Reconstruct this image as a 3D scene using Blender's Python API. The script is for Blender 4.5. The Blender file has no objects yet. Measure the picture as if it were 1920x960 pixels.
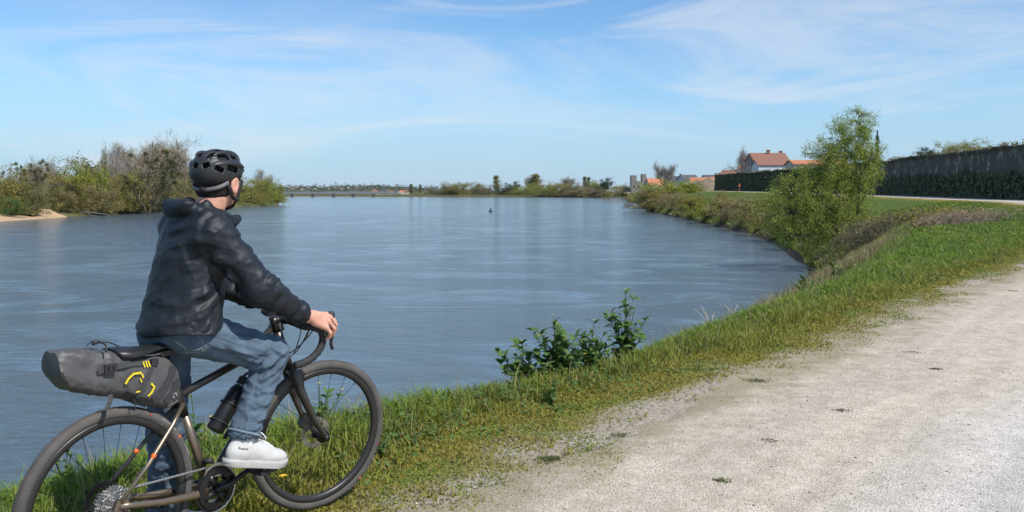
import bpy, math, random
import numpy as np
from mathutils import Vector, Matrix

D = bpy.data
scene = bpy.context.scene
COL = scene.collection
R = math.radians

# ------------------------------------------------------------------ camera, sky, sun, exposure
CAM_Z = 1.465
cam_d = D.cameras.new('camera'); cam = D.objects.new('camera', cam_d); COL.objects.link(cam)
cam.location = (0, 0, CAM_Z); cam.rotation_euler = (R(90), 0, 0)
cam_d.sensor_width = 36; cam_d.lens = 30; cam_d.shift_y = -118 / 1920
cam_d.clip_start = .05; cam_d.clip_end = 30000
scene.camera = cam

SUN_EL, SUN_AZ = 52.0, 128.0            # azimuth clockwise from +Y (the view direction)
world = D.worlds.new('World'); scene.world = world; world.use_nodes = True
wn = world.node_tree.nodes; wl = world.node_tree.links
wn.clear()
w_out = wn.new('ShaderNodeOutputWorld'); w_bg = wn.new('ShaderNodeBackground')
w_sky = wn.new('ShaderNodeTexSky'); w_sky.sky_type = 'NISHITA'; w_sky.sun_disc = False
w_sky.sun_elevation = R(SUN_EL); w_sky.sun_rotation = R(SUN_AZ)
w_sky.air_density = 1.0; w_sky.dust_density = 0.1; w_sky.ozone_density = 3.0; w_sky.altitude = 20
w_bg.inputs['Strength'].default_value = 0.108

def wnode(t, **kw):
    n = wn.new(t)
    for k, v in kw.items(): setattr(n, k, v)
    return n
def wmath(op, a, b=None, clamp=False):
    n = wn.new('ShaderNodeMath'); n.operation = op; n.use_clamp = clamp
    for i, v in enumerate((a, b)):
        if v is None: continue
        if isinstance(v, (int, float)): n.inputs[i].default_value = v
        else: wl.new(v, n.inputs[i])
    return n.outputs[0]
w_tc = wnode('ShaderNodeTexCoord')
w_sep = wnode('ShaderNodeSeparateXYZ'); wl.new(w_tc.outputs['Generated'], w_sep.inputs[0])
def cloud_layer(rot, scale_vec, loc, nscale, detail, rough, dist, lo, hi):
    m = wnode('ShaderNodeMapping'); m.inputs['Rotation'].default_value = (0, R(rot), 0)
    m.inputs['Scale'].default_value = scale_vec; m.inputs['Location'].default_value = loc
    wl.new(w_tc.outputs['Generated'], m.inputs[0])
    n = wnode('ShaderNodeTexNoise'); n.inputs['Scale'].default_value = nscale
    n.inputs['Detail'].default_value = detail; n.inputs['Roughness'].default_value = rough
    n.inputs['Distortion'].default_value = dist
    wl.new(m.outputs[0], n.inputs['Vector'])
    r = wnode('ShaderNodeMapRange'); r.interpolation_type = 'SMOOTHSTEP'
    r.inputs['From Min'].default_value = lo; r.inputs['From Max'].default_value = hi
    wl.new(n.outputs['Fac'], r.inputs['Value'])
    return r.outputs[0]
veil = cloud_layer(4, (.8, .8, 2.6), (5.40, 2.87, 1.33), 1.5, 6, .56, .8, .40, .78)
wisp = cloud_layer(19, (.70, .70, 3.8), (8.20, 4.07, 2.23), 2.9, 8, .60, 1.2, .44, .72)
broad = cloud_layer(12, (.7, .7, 1.6), (10.80, 5.17, 3.13), 1.5, 2, .5, .3, .36, .55)
cl = wmath('ADD', wmath('MULTIPLY', veil, .46), wmath('MULTIPLY', wmath('MULTIPLY', wisp, broad), .58), clamp=True)
fade = wnode('ShaderNodeMapRange'); fade.interpolation_type = 'SMOOTHSTEP'
fade.inputs['From Min'].default_value = 0.0; fade.inputs['From Max'].default_value = .10
fade.inputs['To Min'].default_value = .35
wl.new(w_sep.outputs['Z'], fade.inputs['Value'])
cl = wmath('ADD', wmath('MULTIPLY', veil, .38), wmath('MULTIPLY', wmath('MULTIPLY', wisp, broad), .58), clamp=True)
w_mix = wnode('ShaderNodeMix', data_type='RGBA')
w_tint = wnode('ShaderNodeMix', data_type='RGBA', blend_type='MULTIPLY'); w_tint.inputs['Factor'].default_value = 1
wl.new(w_sky.outputs[0], w_tint.inputs['A']); w_tint.inputs['B'].default_value = (.84, 1.10, 1.27, 1)
# pale blue air thickening towards the horizon, all the way round
hz = wnode('ShaderNodeMapRange'); hz.interpolation_type = 'SMOOTHERSTEP'
hz.inputs['From Min'].default_value = -.02; hz.inputs['From Max'].default_value = .19; hz.inputs['To Min'].default_value = .85; hz.inputs['To Max'].default_value = 0
wl.new(w_sep.outputs['Z'], hz.inputs['Value'])
w_hz = wnode('ShaderNodeMix', data_type='RGBA'); wl.new(hz.outputs[0], w_hz.inputs['Factor']); wl.new(w_tint.outputs['Result'], w_hz.inputs['A'])
w_hz.inputs['B'].default_value = (3.4, 4.9, 6.6, 1)
wl.new(cl, w_mix.inputs['Factor']); wl.new(w_hz.outputs['Result'], w_mix.inputs['A'])
w_mix.inputs['B'].default_value = (6.6, 6.9, 7.3, 1)
wl.new(w_mix.outputs['Result'], w_bg.inputs['Color']); wl.new(w_bg.outputs[0], w_out.inputs[0])

sun_d = D.lights.new('sun', 'SUN'); sun = D.objects.new('sun', sun_d); COL.objects.link(sun)
sun_d.energy = 4.8; sun_d.angle = R(.53); sun_d.color = (1, .955, .88)
sdir = Vector((math.sin(R(SUN_AZ)) * math.cos(R(SUN_EL)), math.cos(R(SUN_AZ)) * math.cos(R(SUN_EL)), math.sin(R(SUN_EL))))
sun.rotation_euler = sdir.to_track_quat('Z', 'Y').to_euler(); sun.location = sdir * 50

vs = scene.view_settings
vs.view_transform = 'Standard'; vs.look = 'None'; vs.exposure = 0.16; vs.gamma = 1.0; vs.use_curve_mapping = False
scene.cycles.use_denoising = True
scene.cycles.max_bounces = 6; scene.cycles.transparent_max_bounces = 8
scene.cycles.use_adaptive_sampling = True; scene.cycles.adaptive_threshold = .015

rng = np.random.default_rng(7)
random.seed(7)

# ------------------------------------------------------------------ helpers: materials
def mat(name, color=(.5, .5, .5), rough=.6, metal=0., spec=.5, bump=0., bscale=50., cvar=0., cscale=8., attr=None,
        island=0., trans=0., sheen=0., coat=0., color2=None, bdetail=4):
    m = D.materials.new(name); m.use_nodes = True
    nt = m.node_tree; N = nt.nodes; L = nt.links
    b = N['Principled BSDF']
    b.inputs['Roughness'].default_value = rough; b.inputs['Metallic'].default_value = metal
    b.inputs['Specular IOR Level'].default_value = spec
    b.inputs['Coat Weight'].default_value = coat; b.inputs['Sheen Weight'].default_value = sheen
    tc = N.new('ShaderNodeTexCoord')
    cs = None
    if attr:
        a = N.new('ShaderNodeAttribute'); a.attribute_name = attr; cs = a.outputs['Color']
    else:
        c = N.new('ShaderNodeRGB'); c.outputs[0].default_value = (*color, 1); cs = c.outputs[0]
    if color2 is not None:
        n = N.new('ShaderNodeTexNoise'); n.inputs['Scale'].default_value = cscale; n.inputs['Detail'].default_value = 6
        L.new(tc.outputs['Object'], n.inputs['Vector'])
        r = N.new('ShaderNodeMapRange'); r.inputs['From Min'].default_value = .38; r.inputs['From Max'].default_value = .62
        L.new(n.outputs['Fac'], r.inputs['Value'])
        x = N.new('ShaderNodeMix'); x.data_type = 'RGBA'; L.new(r.outputs[0], x.inputs['Factor'])
        L.new(cs, x.inputs['A']); x.inputs['B'].default_value = (*color2, 1); cs = x.outputs['Result']
    if cvar:
        n = N.new('ShaderNodeTexNoise'); n.inputs['Scale'].default_value = cscale * 2.3; n.inputs['Detail'].default_value = 8
        L.new(tc.outputs['Object'], n.inputs['Vector'])
        r = N.new('ShaderNodeMapRange'); r.inputs['From Min'].default_value = .3; r.inputs['From Max'].default_value = .7
        r.inputs['To Min'].default_value = 1 - cvar; r.inputs['To Max'].default_value = 1 + cvar
        L.new(n.outputs['Fac'], r.inputs['Value'])
        x = N.new('ShaderNodeVectorMath'); x.operation = 'SCALE'; L.new(cs, x.inputs[0]); L.new(r.outputs[0], x.inputs['Scale']); cs = x.outputs[0]
    if island:
        g = N.new('ShaderNodeNewGeometry')
        r = N.new('ShaderNodeMapRange'); r.inputs['To Min'].default_value = 1 - island; r.inputs['To Max'].default_value = 1 + island
        L.new(g.outputs['Random Per Island'], r.inputs['Value'])
        x = N.new('ShaderNodeVectorMath'); x.operation = 'SCALE'; L.new(cs, x.inputs[0]); L.new(r.outputs[0], x.inputs['Scale']); cs = x.outputs[0]
    L.new(cs, b.inputs['Base Color'])
    if bump:
        n = N.new('ShaderNodeTexNoise'); n.inputs['Scale'].default_value = bscale; n.inputs['Detail'].default_value = bdetail
        L.new(tc.outputs['Object'], n.inputs['Vector'])
        bp = N.new('ShaderNodeBump'); bp.inputs['Strength'].default_value = bump; bp.inputs['Distance'].default_value = .01
        L.new(n.outputs['Fac'], bp.inputs['Height']); L.new(bp.outputs[0], b.inputs['Normal'])
    if trans:
        t = N.new('ShaderNodeBsdfTranslucent'); L.new(cs, t.inputs['Color'])
        x = N.new('ShaderNodeMixShader'); x.inputs[0].default_value = trans
        L.new(b.outputs[0], x.inputs[1]); L.new(t.outputs[0], x.inputs[2])
        L.new(x.outputs[0], N['Material Output'].inputs['Surface'])
    return m

# ------------------------------------------------------------------ helpers: objects
def tag(o, label=None, cat=None, group=None, kind=None):
    if label: o['label'] = label
    if cat: o['category'] = cat
    if group: o['group'] = group
    if kind: o['kind'] = kind
    return o
def empty(name, loc=(0, 0, 0), rz=0., parent=None):
    o = D.objects.new(name, None); COL.objects.link(o); o.location = loc; o.rotation_euler = (0, 0, rz)
    o.empty_display_size = .05
    if parent: o.parent = parent
    return o
def mk_mesh(name, verts, faces, m=None, smooth=False):
    me = D.meshes.new(name)
    verts = np.asarray(verts, dtype=np.float32)
    if isinstance(faces, np.ndarray):
        nf, k = faces.shape
        me.vertices.add(len(verts)); me.vertices.foreach_set('co', verts.ravel())
        me.loops.add(nf * k); me.loops.foreach_set('vertex_index', faces.astype(np.int32).ravel())
        me.polygons.add(nf); me.polygons.foreach_set('loop_start', np.arange(0, nf * k, k, dtype=np.int32))
        me.update(calc_edges=True); me.validate()
    else:
        me.from_pydata([tuple(v) for v in verts.tolist()], [], faces); me.update()
    if smooth: me.polygons.foreach_set('use_smooth', np.ones(len(me.polygons), dtype=bool))
    if m: me.materials.append(m)
    return me
def obj(name, me, parent=None, loc=None):
    o = D.objects.new(name, me); COL.objects.link(o)
    if parent: o.parent = parent
    if loc is not None: o.location = loc
    return o
def set_col(me, cols, name='col'):
    a = me.color_attributes.new(name, 'FLOAT_COLOR', 'POINT')
    c = np.ones((len(me.vertices), 4), dtype=np.float32); c[:, :3] = cols
    a.data.foreach_set('color', c.ravel())
def tree_copy(o, parent=None):
    c = o.copy(); COL.objects.link(c)
    if parent: c.parent = parent
    for ch in list(o.children): tree_copy(ch, c)
    return c

class MB:
    """collects simple solids, then builds ONE mesh object"""
    def __init__(s): s.v = []; s.f = []
    def add(s, v, f):
        n = len(s.v); s.v += [tuple(map(float, p)) for p in v]; s.f += [tuple(i + n for i in q) for q in f]; return s
    def box(s, lo, hi):
        x0, y0, z0 = lo; x1, y1, z1 = hi
        return s.add([(x0, y0, z0), (x1, y0, z0), (x1, y1, z0), (x0, y1, z0), (x0, y0, z1), (x1, y0, z1), (x1, y1, z1), (x0, y1, z1)],
                     [(0, 3, 2, 1), (4, 5, 6, 7), (0, 1, 5, 4), (1, 2, 6, 5), (2, 3, 7, 6), (3, 0, 4, 7)])
    def tube(s, pts, rad, n=10, closed=False, caps=True, up=None, flat=1.0):
        P = [Vector(p) for p in pts]; m = len(P)
        rr = rad if hasattr(rad, '__len__') else [rad] * m
        rings = []; prev = None
        for i in range(m):
            if closed: t = P[(i + 1) % m] - P[i - 1]
            else: t = P[min(i + 1, m - 1)] - P[max(i - 1, 0)]
            t.normalize()
            if prev is None:
                a = Vector(up) if up else (Vector((0, 0, 1)) if abs(t.z) < .9 else Vector((1, 0, 0)))
                u = (a - t * a.dot(t)).normalized()
            else:
                u = (prev - t * prev.dot(t)).normalized()
            prev = u; w = t.cross(u)
            rings.append([P[i] + u * (rr[i] * math.cos(2 * math.pi * k / n)) + w * (rr[i] * flat * math.sin(2 * math.pi * k / n)) for k in range(n)])
        v = [p for r in rings for p in r]; f = []
        for i in range(m if closed else m - 1):
            j = (i + 1) % m
            for k in range(n):
                f.append((i * n + k, i * n + (k + 1) % n, j * n + (k + 1) % n, j * n + k))
        if caps and not closed:
            f.append(tuple(range(n - 1, -1, -1))); f.append(tuple((m - 1) * n + k for k in range(n)))
        return s.add(v, f)
    def lathe(s, prof, n=24, axis='y', c=(0, 0, 0), close=False):
        v = []; f = []; m = len(prof)
        for i, (r, h) in enumerate(prof):
            for k in range(n):
                a = 2 * math.pi * k / n
                if axis == 'y': v.append((c[0] + r * math.cos(a), c[1] + h, c[2] + r * math.sin(a)))
                elif axis == 'z': v.append((c[0] + r * math.cos(a), c[1] + r * math.sin(a), c[2] + h))
                else: v.append((c[0] + h, c[1] + r * math.cos(a), c[2] + r * math.sin(a)))
        for i in range(m if close else m - 1):
            j = (i + 1) % m
            for k in range(n):
                q = (i * n + k, i * n + (k + 1) % n, j * n + (k + 1) % n, j * n + k)
                f.append(q if axis != 'y' else q[::-1])
        return s.add(v, f)
    def prism(s, poly, y0, y1):
        """polygon in (x,z) extruded along y"""
        n = len(poly); v = [(x, y0, z) for x, z in poly] + [(x, y1, z) for x, z in poly]
        f = [tuple(range(n)), tuple(range(2 * n - 1, n - 1, -1))]
        f += [(i, i + n, (i + 1) % n + n, (i + 1) % n) for i in range(n)]
        return s.add(v, f)
    def xf(s, fn): s.v = [tuple(fn(Vector(p))) for p in s.v]; return s
    def mesh(s, name, m, smooth=False): return mk_mesh(name, s.v, s.f, m, smooth)
    def build(s, name, m, parent=None, smooth=False, loc=None, auto=None):
        me = s.mesh(name, m, smooth or auto is not None)
        o = obj(name, me, parent, loc)
        if auto is not None:
            me.set_sharp_from_angle(angle=R(auto))
        return o

# ------------------------------------------------------------------ helpers: noise and signed-distance surfaces
def vnoise(p, seed=0):
    """value noise in [0,1], p (n,3)"""
    p = np.asarray(p, dtype=np.float64); i = np.floor(p).astype(np.int64); f = p - i; f = f * f * (3 - 2 * f)
    def h(x, y, z):
        n = (x * 374761393 + y * 668265263 + z * 2147483647 + seed * 974634777) & 0xffffffff
        n = ((n ^ (n >> 13)) * 1274126177) & 0xffffffff
        n = (n ^ (n >> 16)) & 0xffffff
        return n / float(0xffffff)
    x, y, z = i[:, 0], i[:, 1], i[:, 2]; u, v, w = f[:, 0], f[:, 1], f[:, 2]
    a = h(x, y, z) * (1 - u) + h(x + 1, y, z) * u; b = h(x, y + 1, z) * (1 - u) + h(x + 1, y + 1, z) * u
    c = h(x, y, z + 1) * (1 - u) + h(x + 1, y, z + 1) * u; d = h(x, y + 1, z + 1) * (1 - u) + h(x + 1, y + 1, z + 1) * u
    return (a * (1 - v) + b * v) * (1 - w) + (c * (1 - v) + d * v) * w
def fbm(p, seed=0, oct=4, gain=.5):
    s = 0; a = 1; t = 0; p = np.asarray(p, dtype=np.float64)
    for k in range(oct): s = s + a * vnoise(p * 2 ** k + 17.3 * k, seed + k); t += a; a *= gain
    return s / t

class SDF:
    def __init__(s, lo, hi, res):
        s.lo = np.array(lo, float); s.res = res
        s.n = np.ceil((np.array(hi, float) - s.lo) / res).astype(int) + 1
        s.d = np.full(tuple(s.n), .12, dtype=np.float32)
        s.ax = [s.lo[k] + res * np.arange(s.n[k]) for k in range(3)]
    def _sub(s, lo, hi, pad):
        a = np.maximum(np.floor((np.array(lo) - pad - s.lo) / s.res).astype(int), 0)
        b = np.minimum(np.ceil((np.array(hi) + pad - s.lo) / s.res).astype(int) + 1, s.n)
        b = np.maximum(b, a)
        sl = tuple(slice(a[k], b[k]) for k in range(3))
        g = np.meshgrid(*[s.ax[k][sl[k]] for k in range(3)], indexing='ij')
        return sl, np.stack(g, -1).astype(np.float32)
    def op(s, sl, e, k, mode):
        d = s.d[sl]
        if mode == 'sub': e = -e; mx = True
        elif mode == 'and': mx = True
        else: mx = False
        if mx: r = np.maximum(d, e)
        else: r = np.minimum(d, e)
        if k > 0:
            h = np.maximum(k - np.abs(d - e), 0) / k; q = h * h * k * .25
            r = r + q if mx else r - q
        s.d[sl] = r
    def cap(s, a, b, ra, rb=None, k=.02, mode='add', flat=None):
        rb = ra if rb is None else rb; a = np.array(a, float); b = np.array(b, float); m = max(ra, rb)
        sl, P = s._sub(np.minimum(a, b) - m, np.maximum(a, b) + m, k + .03)
        ab = b - a; t = np.clip(((P - a) @ ab) / max(ab @ ab, 1e-9), 0, 1)
        q = P - a - t[..., None] * ab
        s.op(sl, (np.linalg.norm(q, axis=-1) - (ra + (rb - ra) * t)).astype(np.float32), k, mode); return s
    def ell(s, c, r, rot=None, k=.02, mode='add'):
        c = np.array(c, float); r = np.array(r, float); m = r.max() if rot is not None else r
        sl, P = s._sub(c - m, c + m, k + .03)
        q = P - c
        if rot is not None: q = q @ np.array(rot)          # columns of rot are the local axes
        k0 = np.linalg.norm(q / r, axis=-1); k1 = np.linalg.norm(q / (r * r), axis=-1)
        s.op(sl, (k0 * (k0 - 1) / np.maximum(k1, 1e-6)).astype(np.float32), k, mode); return s
    def rbox(s, c, h, r, rot=None, k=.01, mode='add'):
        c = np.array(c, float); h = np.array(h, float); m = np.linalg.norm(h) if rot is not None else h
        sl, P = s._sub(c - m, c + m, k + .03)
        q = P - c
        if rot is not None: q = q @ np.array(rot)
        q = np.abs(q) - (h - r)
        s.op(sl, (np.linalg.norm(np.maximum(q, 0), axis=-1) + np.minimum(q.max(-1), 0) - r).astype(np.float32), k, mode); return s
    def plane(s, p, nrm, k=.0, mode='and'):
        nrm = np.array(nrm, float); nrm /= np.linalg.norm(nrm)
        g = np.meshgrid(*s.ax, indexing='ij')
        e = ((g[0] - p[0]) * nrm[0] + (g[1] - p[1]) * nrm[1] + (g[2] - p[2]) * nrm[2]).astype(np.float32)
        s.op(tuple(slice(0, x) for x in s.n), e, k, mode); return s
    def loft(s, kn, yaw=0., k=.02, mode='add', grow=0.):
        """stack of ellipses: (z, cx, cy, rx, ry)"""
        kn = np.array(kn, float); m = max(kn[:, 3].max(), kn[:, 4].max()) + grow
        lo = (kn[:, 1].min() - m, kn[:, 2].min() - m, kn[0, 0]); hi = (kn[:, 1].max() + m, kn[:, 2].max() + m, kn[-1, 0])
        sl, P = s._sub(lo, hi, k + .03); z = P[..., 2]
        f = [np.interp(z, kn[:, 0], kn[:, j]) for j in range(1, 5)]
        dx, dy = P[..., 0] - f[0], P[..., 1] - f[1]; c, q = math.cos(R(yaw)), math.sin(R(yaw))
        u, v = dx * c + dy * q, -dx * q + dy * c; rx, ry = f[2] + grow, f[3] + grow
        k0 = np.sqrt((u / rx) ** 2 + (v / ry) ** 2); k1 = np.sqrt((u / rx ** 2) ** 2 + (v / ry ** 2) ** 2)
        d = np.where(k0 > .05, k0 * (k0 - 1) / np.maximum(k1, 1e-5), -np.minimum(rx, ry))
        dz = np.maximum(kn[0, 0] - z, z - kn[-1, 0])
        d = np.where((d > 0) & (dz > 0), np.sqrt(np.maximum(d, 0) ** 2 + np.maximum(dz, 0) ** 2), np.maximum(d, dz))
        s.op(sl, d.astype(np.float32), k, mode); return s
    def net(s, smooth=1):
        d = s.d; n = d.shape; neg = d < 0
        cells = np.zeros((n[0] - 1, n[1] - 1, n[2] - 1), dtype=np.int8)
        for i in (0, 1):
            for j in (0, 1):
                for k in (0, 1):
                    cells += neg[i:n[0] - 1 + i, j:n[1] - 1 + j, k:n[2] - 1 + k]
        act = (cells > 0) & (cells < 8)
        idx = np.full(act.shape, -1, dtype=np.int64); ac = np.argwhere(act); idx[act] = np.arange(len(ac))
        acc = np.zeros((len(ac), 3)); cnt = np.zeros(len(ac))
        C = [(i, j, k) for i in (0, 1) for j in (0, 1) for k in (0, 1)]
        val = {c: d[ac[:, 0] + c[0], ac[:, 1] + c[1], ac[:, 2] + c[2]] for c in C}
        for c in C:
            for ax in range(3):
                if c[ax]: continue
                e = list(c); e[ax] = 1; e = tuple(e)
                a, b = val[c], val[e]; m = (a < 0) != (b < 0)
                t = a[m] / (a[m] - b[m])
                pos = np.tile(np.array(c, float), (m.sum(), 1)); pos[:, ax] += t
                acc[m] += pos; cnt[m] += 1
        V = s.lo + s.res * (ac + acc / cnt[:, None])
        F = []
        for ax in range(3):
            o1, o2 = (ax + 1) % 3, (ax + 2) % 3
            a = [slice(None)] * 3; b = [slice(None)] * 3
            a[ax] = slice(0, -1); b[ax] = slice(1, None)
            A, B = neg[tuple(a)], neg[tuple(b)]
            e = np.argwhere(A != B)
            e = e[(e[:, o1] > 0) & (e[:, o2] > 0) & (e[:, o1] < n[o1] - 1) & (e[:, o2] < n[o2] - 1)]
            if not len(e): continue
            def at(d1, d2):
                q = e.copy(); q[:, o1] -= d1; q[:, o2] -= d2
                return idx[q[:, 0], q[:, 1], q[:, 2]]
            q = np.stack([at(1, 1), at(0, 1), at(0, 0), at(1, 0)], 1)
            fl = ~A[e[:, 0], e[:, 1], e[:, 2]]
            q[fl] = q[fl][:, ::-1]
            F.append(q)
        F = np.concatenate(F)
        for _ in range(smooth): V = lap(V, F)
        return V, F
def lap(V, F, w=.5):
    s = np.zeros_like(V); c = np.zeros(len(V))
    for a, b in ((0, 1), (1, 2), (2, 3), (3, 0)):
        for i, j in ((a, b), (b, a)):
            np.add.at(s, F[:, i], V[F[:, j]]); np.add.at(c, F[:, i], 1)
    return V * (1 - w) + w * s / np.maximum(c, 1)[:, None]
def vnormals(V, F):
    n = np.cross(V[F[:, 2]] - V[F[:, 0]], V[F[:, 3]] - V[F[:, 1]])
    s = np.zeros_like(V)
    for k in range(4): np.add.at(s, F[:, k], n)
    return s / np.maximum(np.linalg.norm(s, axis=1), 1e-12)[:, None]
def rotm(rx=0, ry=0, rz=0):
    return np.array((Matrix.Rotation(R(rz), 3, 'Z') @ Matrix.Rotation(R(ry), 3, 'Y') @ Matrix.Rotation(R(rx), 3, 'X')))
def smooth(a, b, x):
    t = np.clip((x - a) / (b - a), 0, 1); return t * t * (3 - 2 * t)
# ------------------------------------------------------------------ the lie of the land (metres; camera at x=0, y=0; path level z=0; river z=-3)
WATER = -3.0
def curve(kn):
    x = np.array([k[0] for k in kn], float); y = np.array([k[1] for k in kn], float)
    m = np.gradient(y, x)
    def f(q):
        q = np.clip(np.asarray(q, float), x[0], x[-1]); i = np.clip(np.searchsorted(x, q) - 1, 0, len(x) - 2)
        h = x[i + 1] - x[i]; t = (q - x[i]) / h
        return ((2 * t**3 - 3 * t**2 + 1) * y[i] + (t**3 - 2 * t**2 + t) * h * m[i] + (-2 * t**3 + 3 * t**2) * y[i + 1] + (t**3 - t**2) * h * m[i + 1])
    return f
path_l = curve([(-14, -11), (-5, -6.0), (0, -2.9), (1.5, -2.0), (2.7, -1.2), (3.92, -.46), (4.8, .15), (6.2, 1.24), (7.4, 2.36), (9.85, 4.2), (13.2, 6.9), (18.3, 11.2), (25, 16.8), (32, 21.3), (45, 27.3), (69, 34.2), (105, 40.2), (160, 45.5), (229, 50.2), (300, 60), (340, 75)])
crest = curve([(-14, -15), (-5, -9.8), (0, -6.4), (2, -4.9), (4.0, -3.35), (4.6, -2.9), (5.6, -1.95), (6.2, -1.25), (7.15, -.25), (9.85, 1.7), (13.2, 4.0), (18, 6.9), (25, 10.6), (35, 15.3), (45, 19.3), (56, 22.3), (81, 28), (135, 33), (216, 40), (235, 44.5), (300, 54), (340, 61)])
shore = curve([(-14, -19), (-5, -13.5), (0, -10.8), (4.0, -7.9), (6.2, -5.8), (9.85, -2.8), (13.2, -.4), (18, 2.6), (25, 7.0), (35, 12.0), (45, 15.9), (56, 18.8), (81, 24.2), (135, 28.6), (205, 33.6), (216, 34.6), (228, 38), (250, 42), (300, 49), (340, 55.5)])
road_z = curve([(-14, 0), (0, 0), (10, 0), (18, .02), (25, .18), (35, .55), (45, .82), (69, .97), (105, 1.22), (160, 1.62), (229, 2.03), (300, 2.25), (340, 2.3)])
def path_w(y): return 5.6 + 0 * np.asarray(y)
def ground_z(X, Y):
    X = np.asarray(X, float); Y = np.asarray(Y, float)
    p, c, s, zr = path_l(Y), crest(Y), shore(Y), road_z(Y)
    zc = zr - .05 - 1.15 * smooth(20, 46, Y)
    w = np.maximum(c - s, .5)
    t = (X - s) / w
    # river bed, bank face, rounded crest, verge, path
    bank = WATER + (zc - WATER) * np.clip(t, -1, 1)
    drop = (zc - WATER) * .28 * (1 - smooth(.72, 1.25, t))
    verge = zc + (zr - zc) * smooth(0, 1, (X - c) / np.maximum(p - c, .3))
    z = np.where(t < .72, bank, np.where(t < 1, zc, verge) - drop)
    far = np.clip(Y / 60, .25, 1)
    P = np.stack([X, Y, 0 * X], -1).reshape(-1, 3)
    nz = ((fbm(P * .9, 3, 3) - .5) * .16 * np.minimum(far * 1.6, 1.2).ravel()).reshape(X.shape)
    off = smooth(.05, .8, p - X)          # no lumps on the path itself
    nz2 = ((fbm(P * .3, 8, 3) - .5) * 1.0).reshape(X.shape) * smooth(20, 50, Y) * smooth(.3, 4, p - X)
    return z + nz * off + nz2

def soil_material():
    m = D.materials.new('soil_and_turf'); m.use_nodes = True
    nt = m.node_tree; N = nt.nodes; L = nt.links; b = N['Principled BSDF']; b.inputs['Roughness'].default_value = .95
    b.inputs['Specular IOR Level'].default_value = .15
    a = N.new('ShaderNodeAttribute'); a.attribute_name = 'col'
    tc = N.new('ShaderNodeTexCoord')
    n = N.new('ShaderNodeTexNoise'); n.inputs['Scale'].default_value = 28; n.inputs['Detail'].default_value = 8; n.inputs['Roughness'].default_value = .7
    L.new(tc.outputs['Object'], n.inputs['Vector'])
    r = N.new('ShaderNodeMapRange'); r.inputs['From Min'].default_value = .3; r.inputs['From Max'].default_value = .7
    r.inputs['To Min'].default_value = .45; r.inputs['To Max'].default_value = 1.5
    L.new(n.outputs['Fac'], r.inputs['Value'])
    x = N.new('ShaderNodeVectorMath'); x.operation = 'SCALE'; L.new(a.outputs['Color'], x.inputs[0]); L.new(r.outputs[0], x.inputs['Scale'])
    L.new(x.outputs[0], b.inputs['Base Color'])
    bp = N.new('ShaderNodeBump'); bp.inputs['Strength'].default_value = .9; bp.inputs['Distance'].default_value = .02
    L.new(n.outputs['Fac'], bp.inputs['Height']); L.new(bp.outputs[0], b.inputs['Normal'])
    return m

# ground: one sheet, rows along y, columns from the river bed across crest and path to far beyond the wall
ys = np.concatenate([np.arange(-14, 0, .5), np.arange(0, 14, .12), np.arange(14, 40, .4), np.arange(40, 120, 1.2), np.arange(120, 341, 3), np.array([380, 450, 600, 900, 1500, 3000, 6000.])])
cols = []
for y in ys:
    yy = min(y, 340)
    s, c, p = float(shore(yy)), float(crest(yy)), float(path_l(yy))
    if y > 340: k = (y - 340) * .13; s += k; c += k; p += k
    xs = np.concatenate([np.linspace(s - 9, s, 6, endpoint=False), np.linspace(s, c - .25 * (c - s), 8, endpoint=False), np.linspace(c - .25 * (c - s), p, 34, endpoint=False),
                         np.linspace(p, p + 2, 6, endpoint=False), np.linspace(p + 2, p + 7, 8, endpoint=False), p + np.array([7, 9, 12, 18, 30, 60, 120, 300, 900, 4000.])])
    cols.append(xs)
GX = np.array(cols); GY = np.repeat(ys[:, None], GX.shape[1], 1)
GZ = ground_z(GX, np.minimum(GY, 340)) - .03 * smooth(.1, .7, GX - path_l(np.minimum(GY, 340)))
# beyond the road the land carries on level; the terrace behind the wall is higher
nr, nc = GX.shape
V = np.stack([GX, GY, GZ], -1).reshape(-1, 3)
ii = (np.arange(nr - 1)[:, None] * nc + np.arange(nc - 1)[None]).ravel()
F = np.stack([ii, ii + 1, ii + nc + 1, ii + nc], 1)
gm = mk_mesh('ground', V, F, soil_material(), True)
Yc = np.minimum(V[:, 1], 340); tp = path_l(Yc) - V[:, 0]; tc_ = V[:, 0] - crest(Yc)
n1 = fbm(V * .8, 21, 4)
moss = np.array((.190, .160, .030)); green = np.array((.070, .105, .020)); earth = np.array((.075, .058, .038)); dirt = np.array((.32, .28, .225))
wm = smooth(2.3, .5, tp + (n1 - .5) * 1.2)[:, None]
gc = green * (1 - wm) + moss * wm
wd = smooth(.55, .0, tp + (fbm(V * 2.4, 5, 3) - .5) * 1.3)[:, None]
gc = gc * (1 - wd) + dirt * wd
we = smooth(-.6, -2.0, tc_ + (n1 - .5) * 1.5)[:, None]
gc = gc * (1 - we) + earth * we
set_col(gm, gc)
ground = tag(obj('ground', gm), kind='structure')

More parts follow.
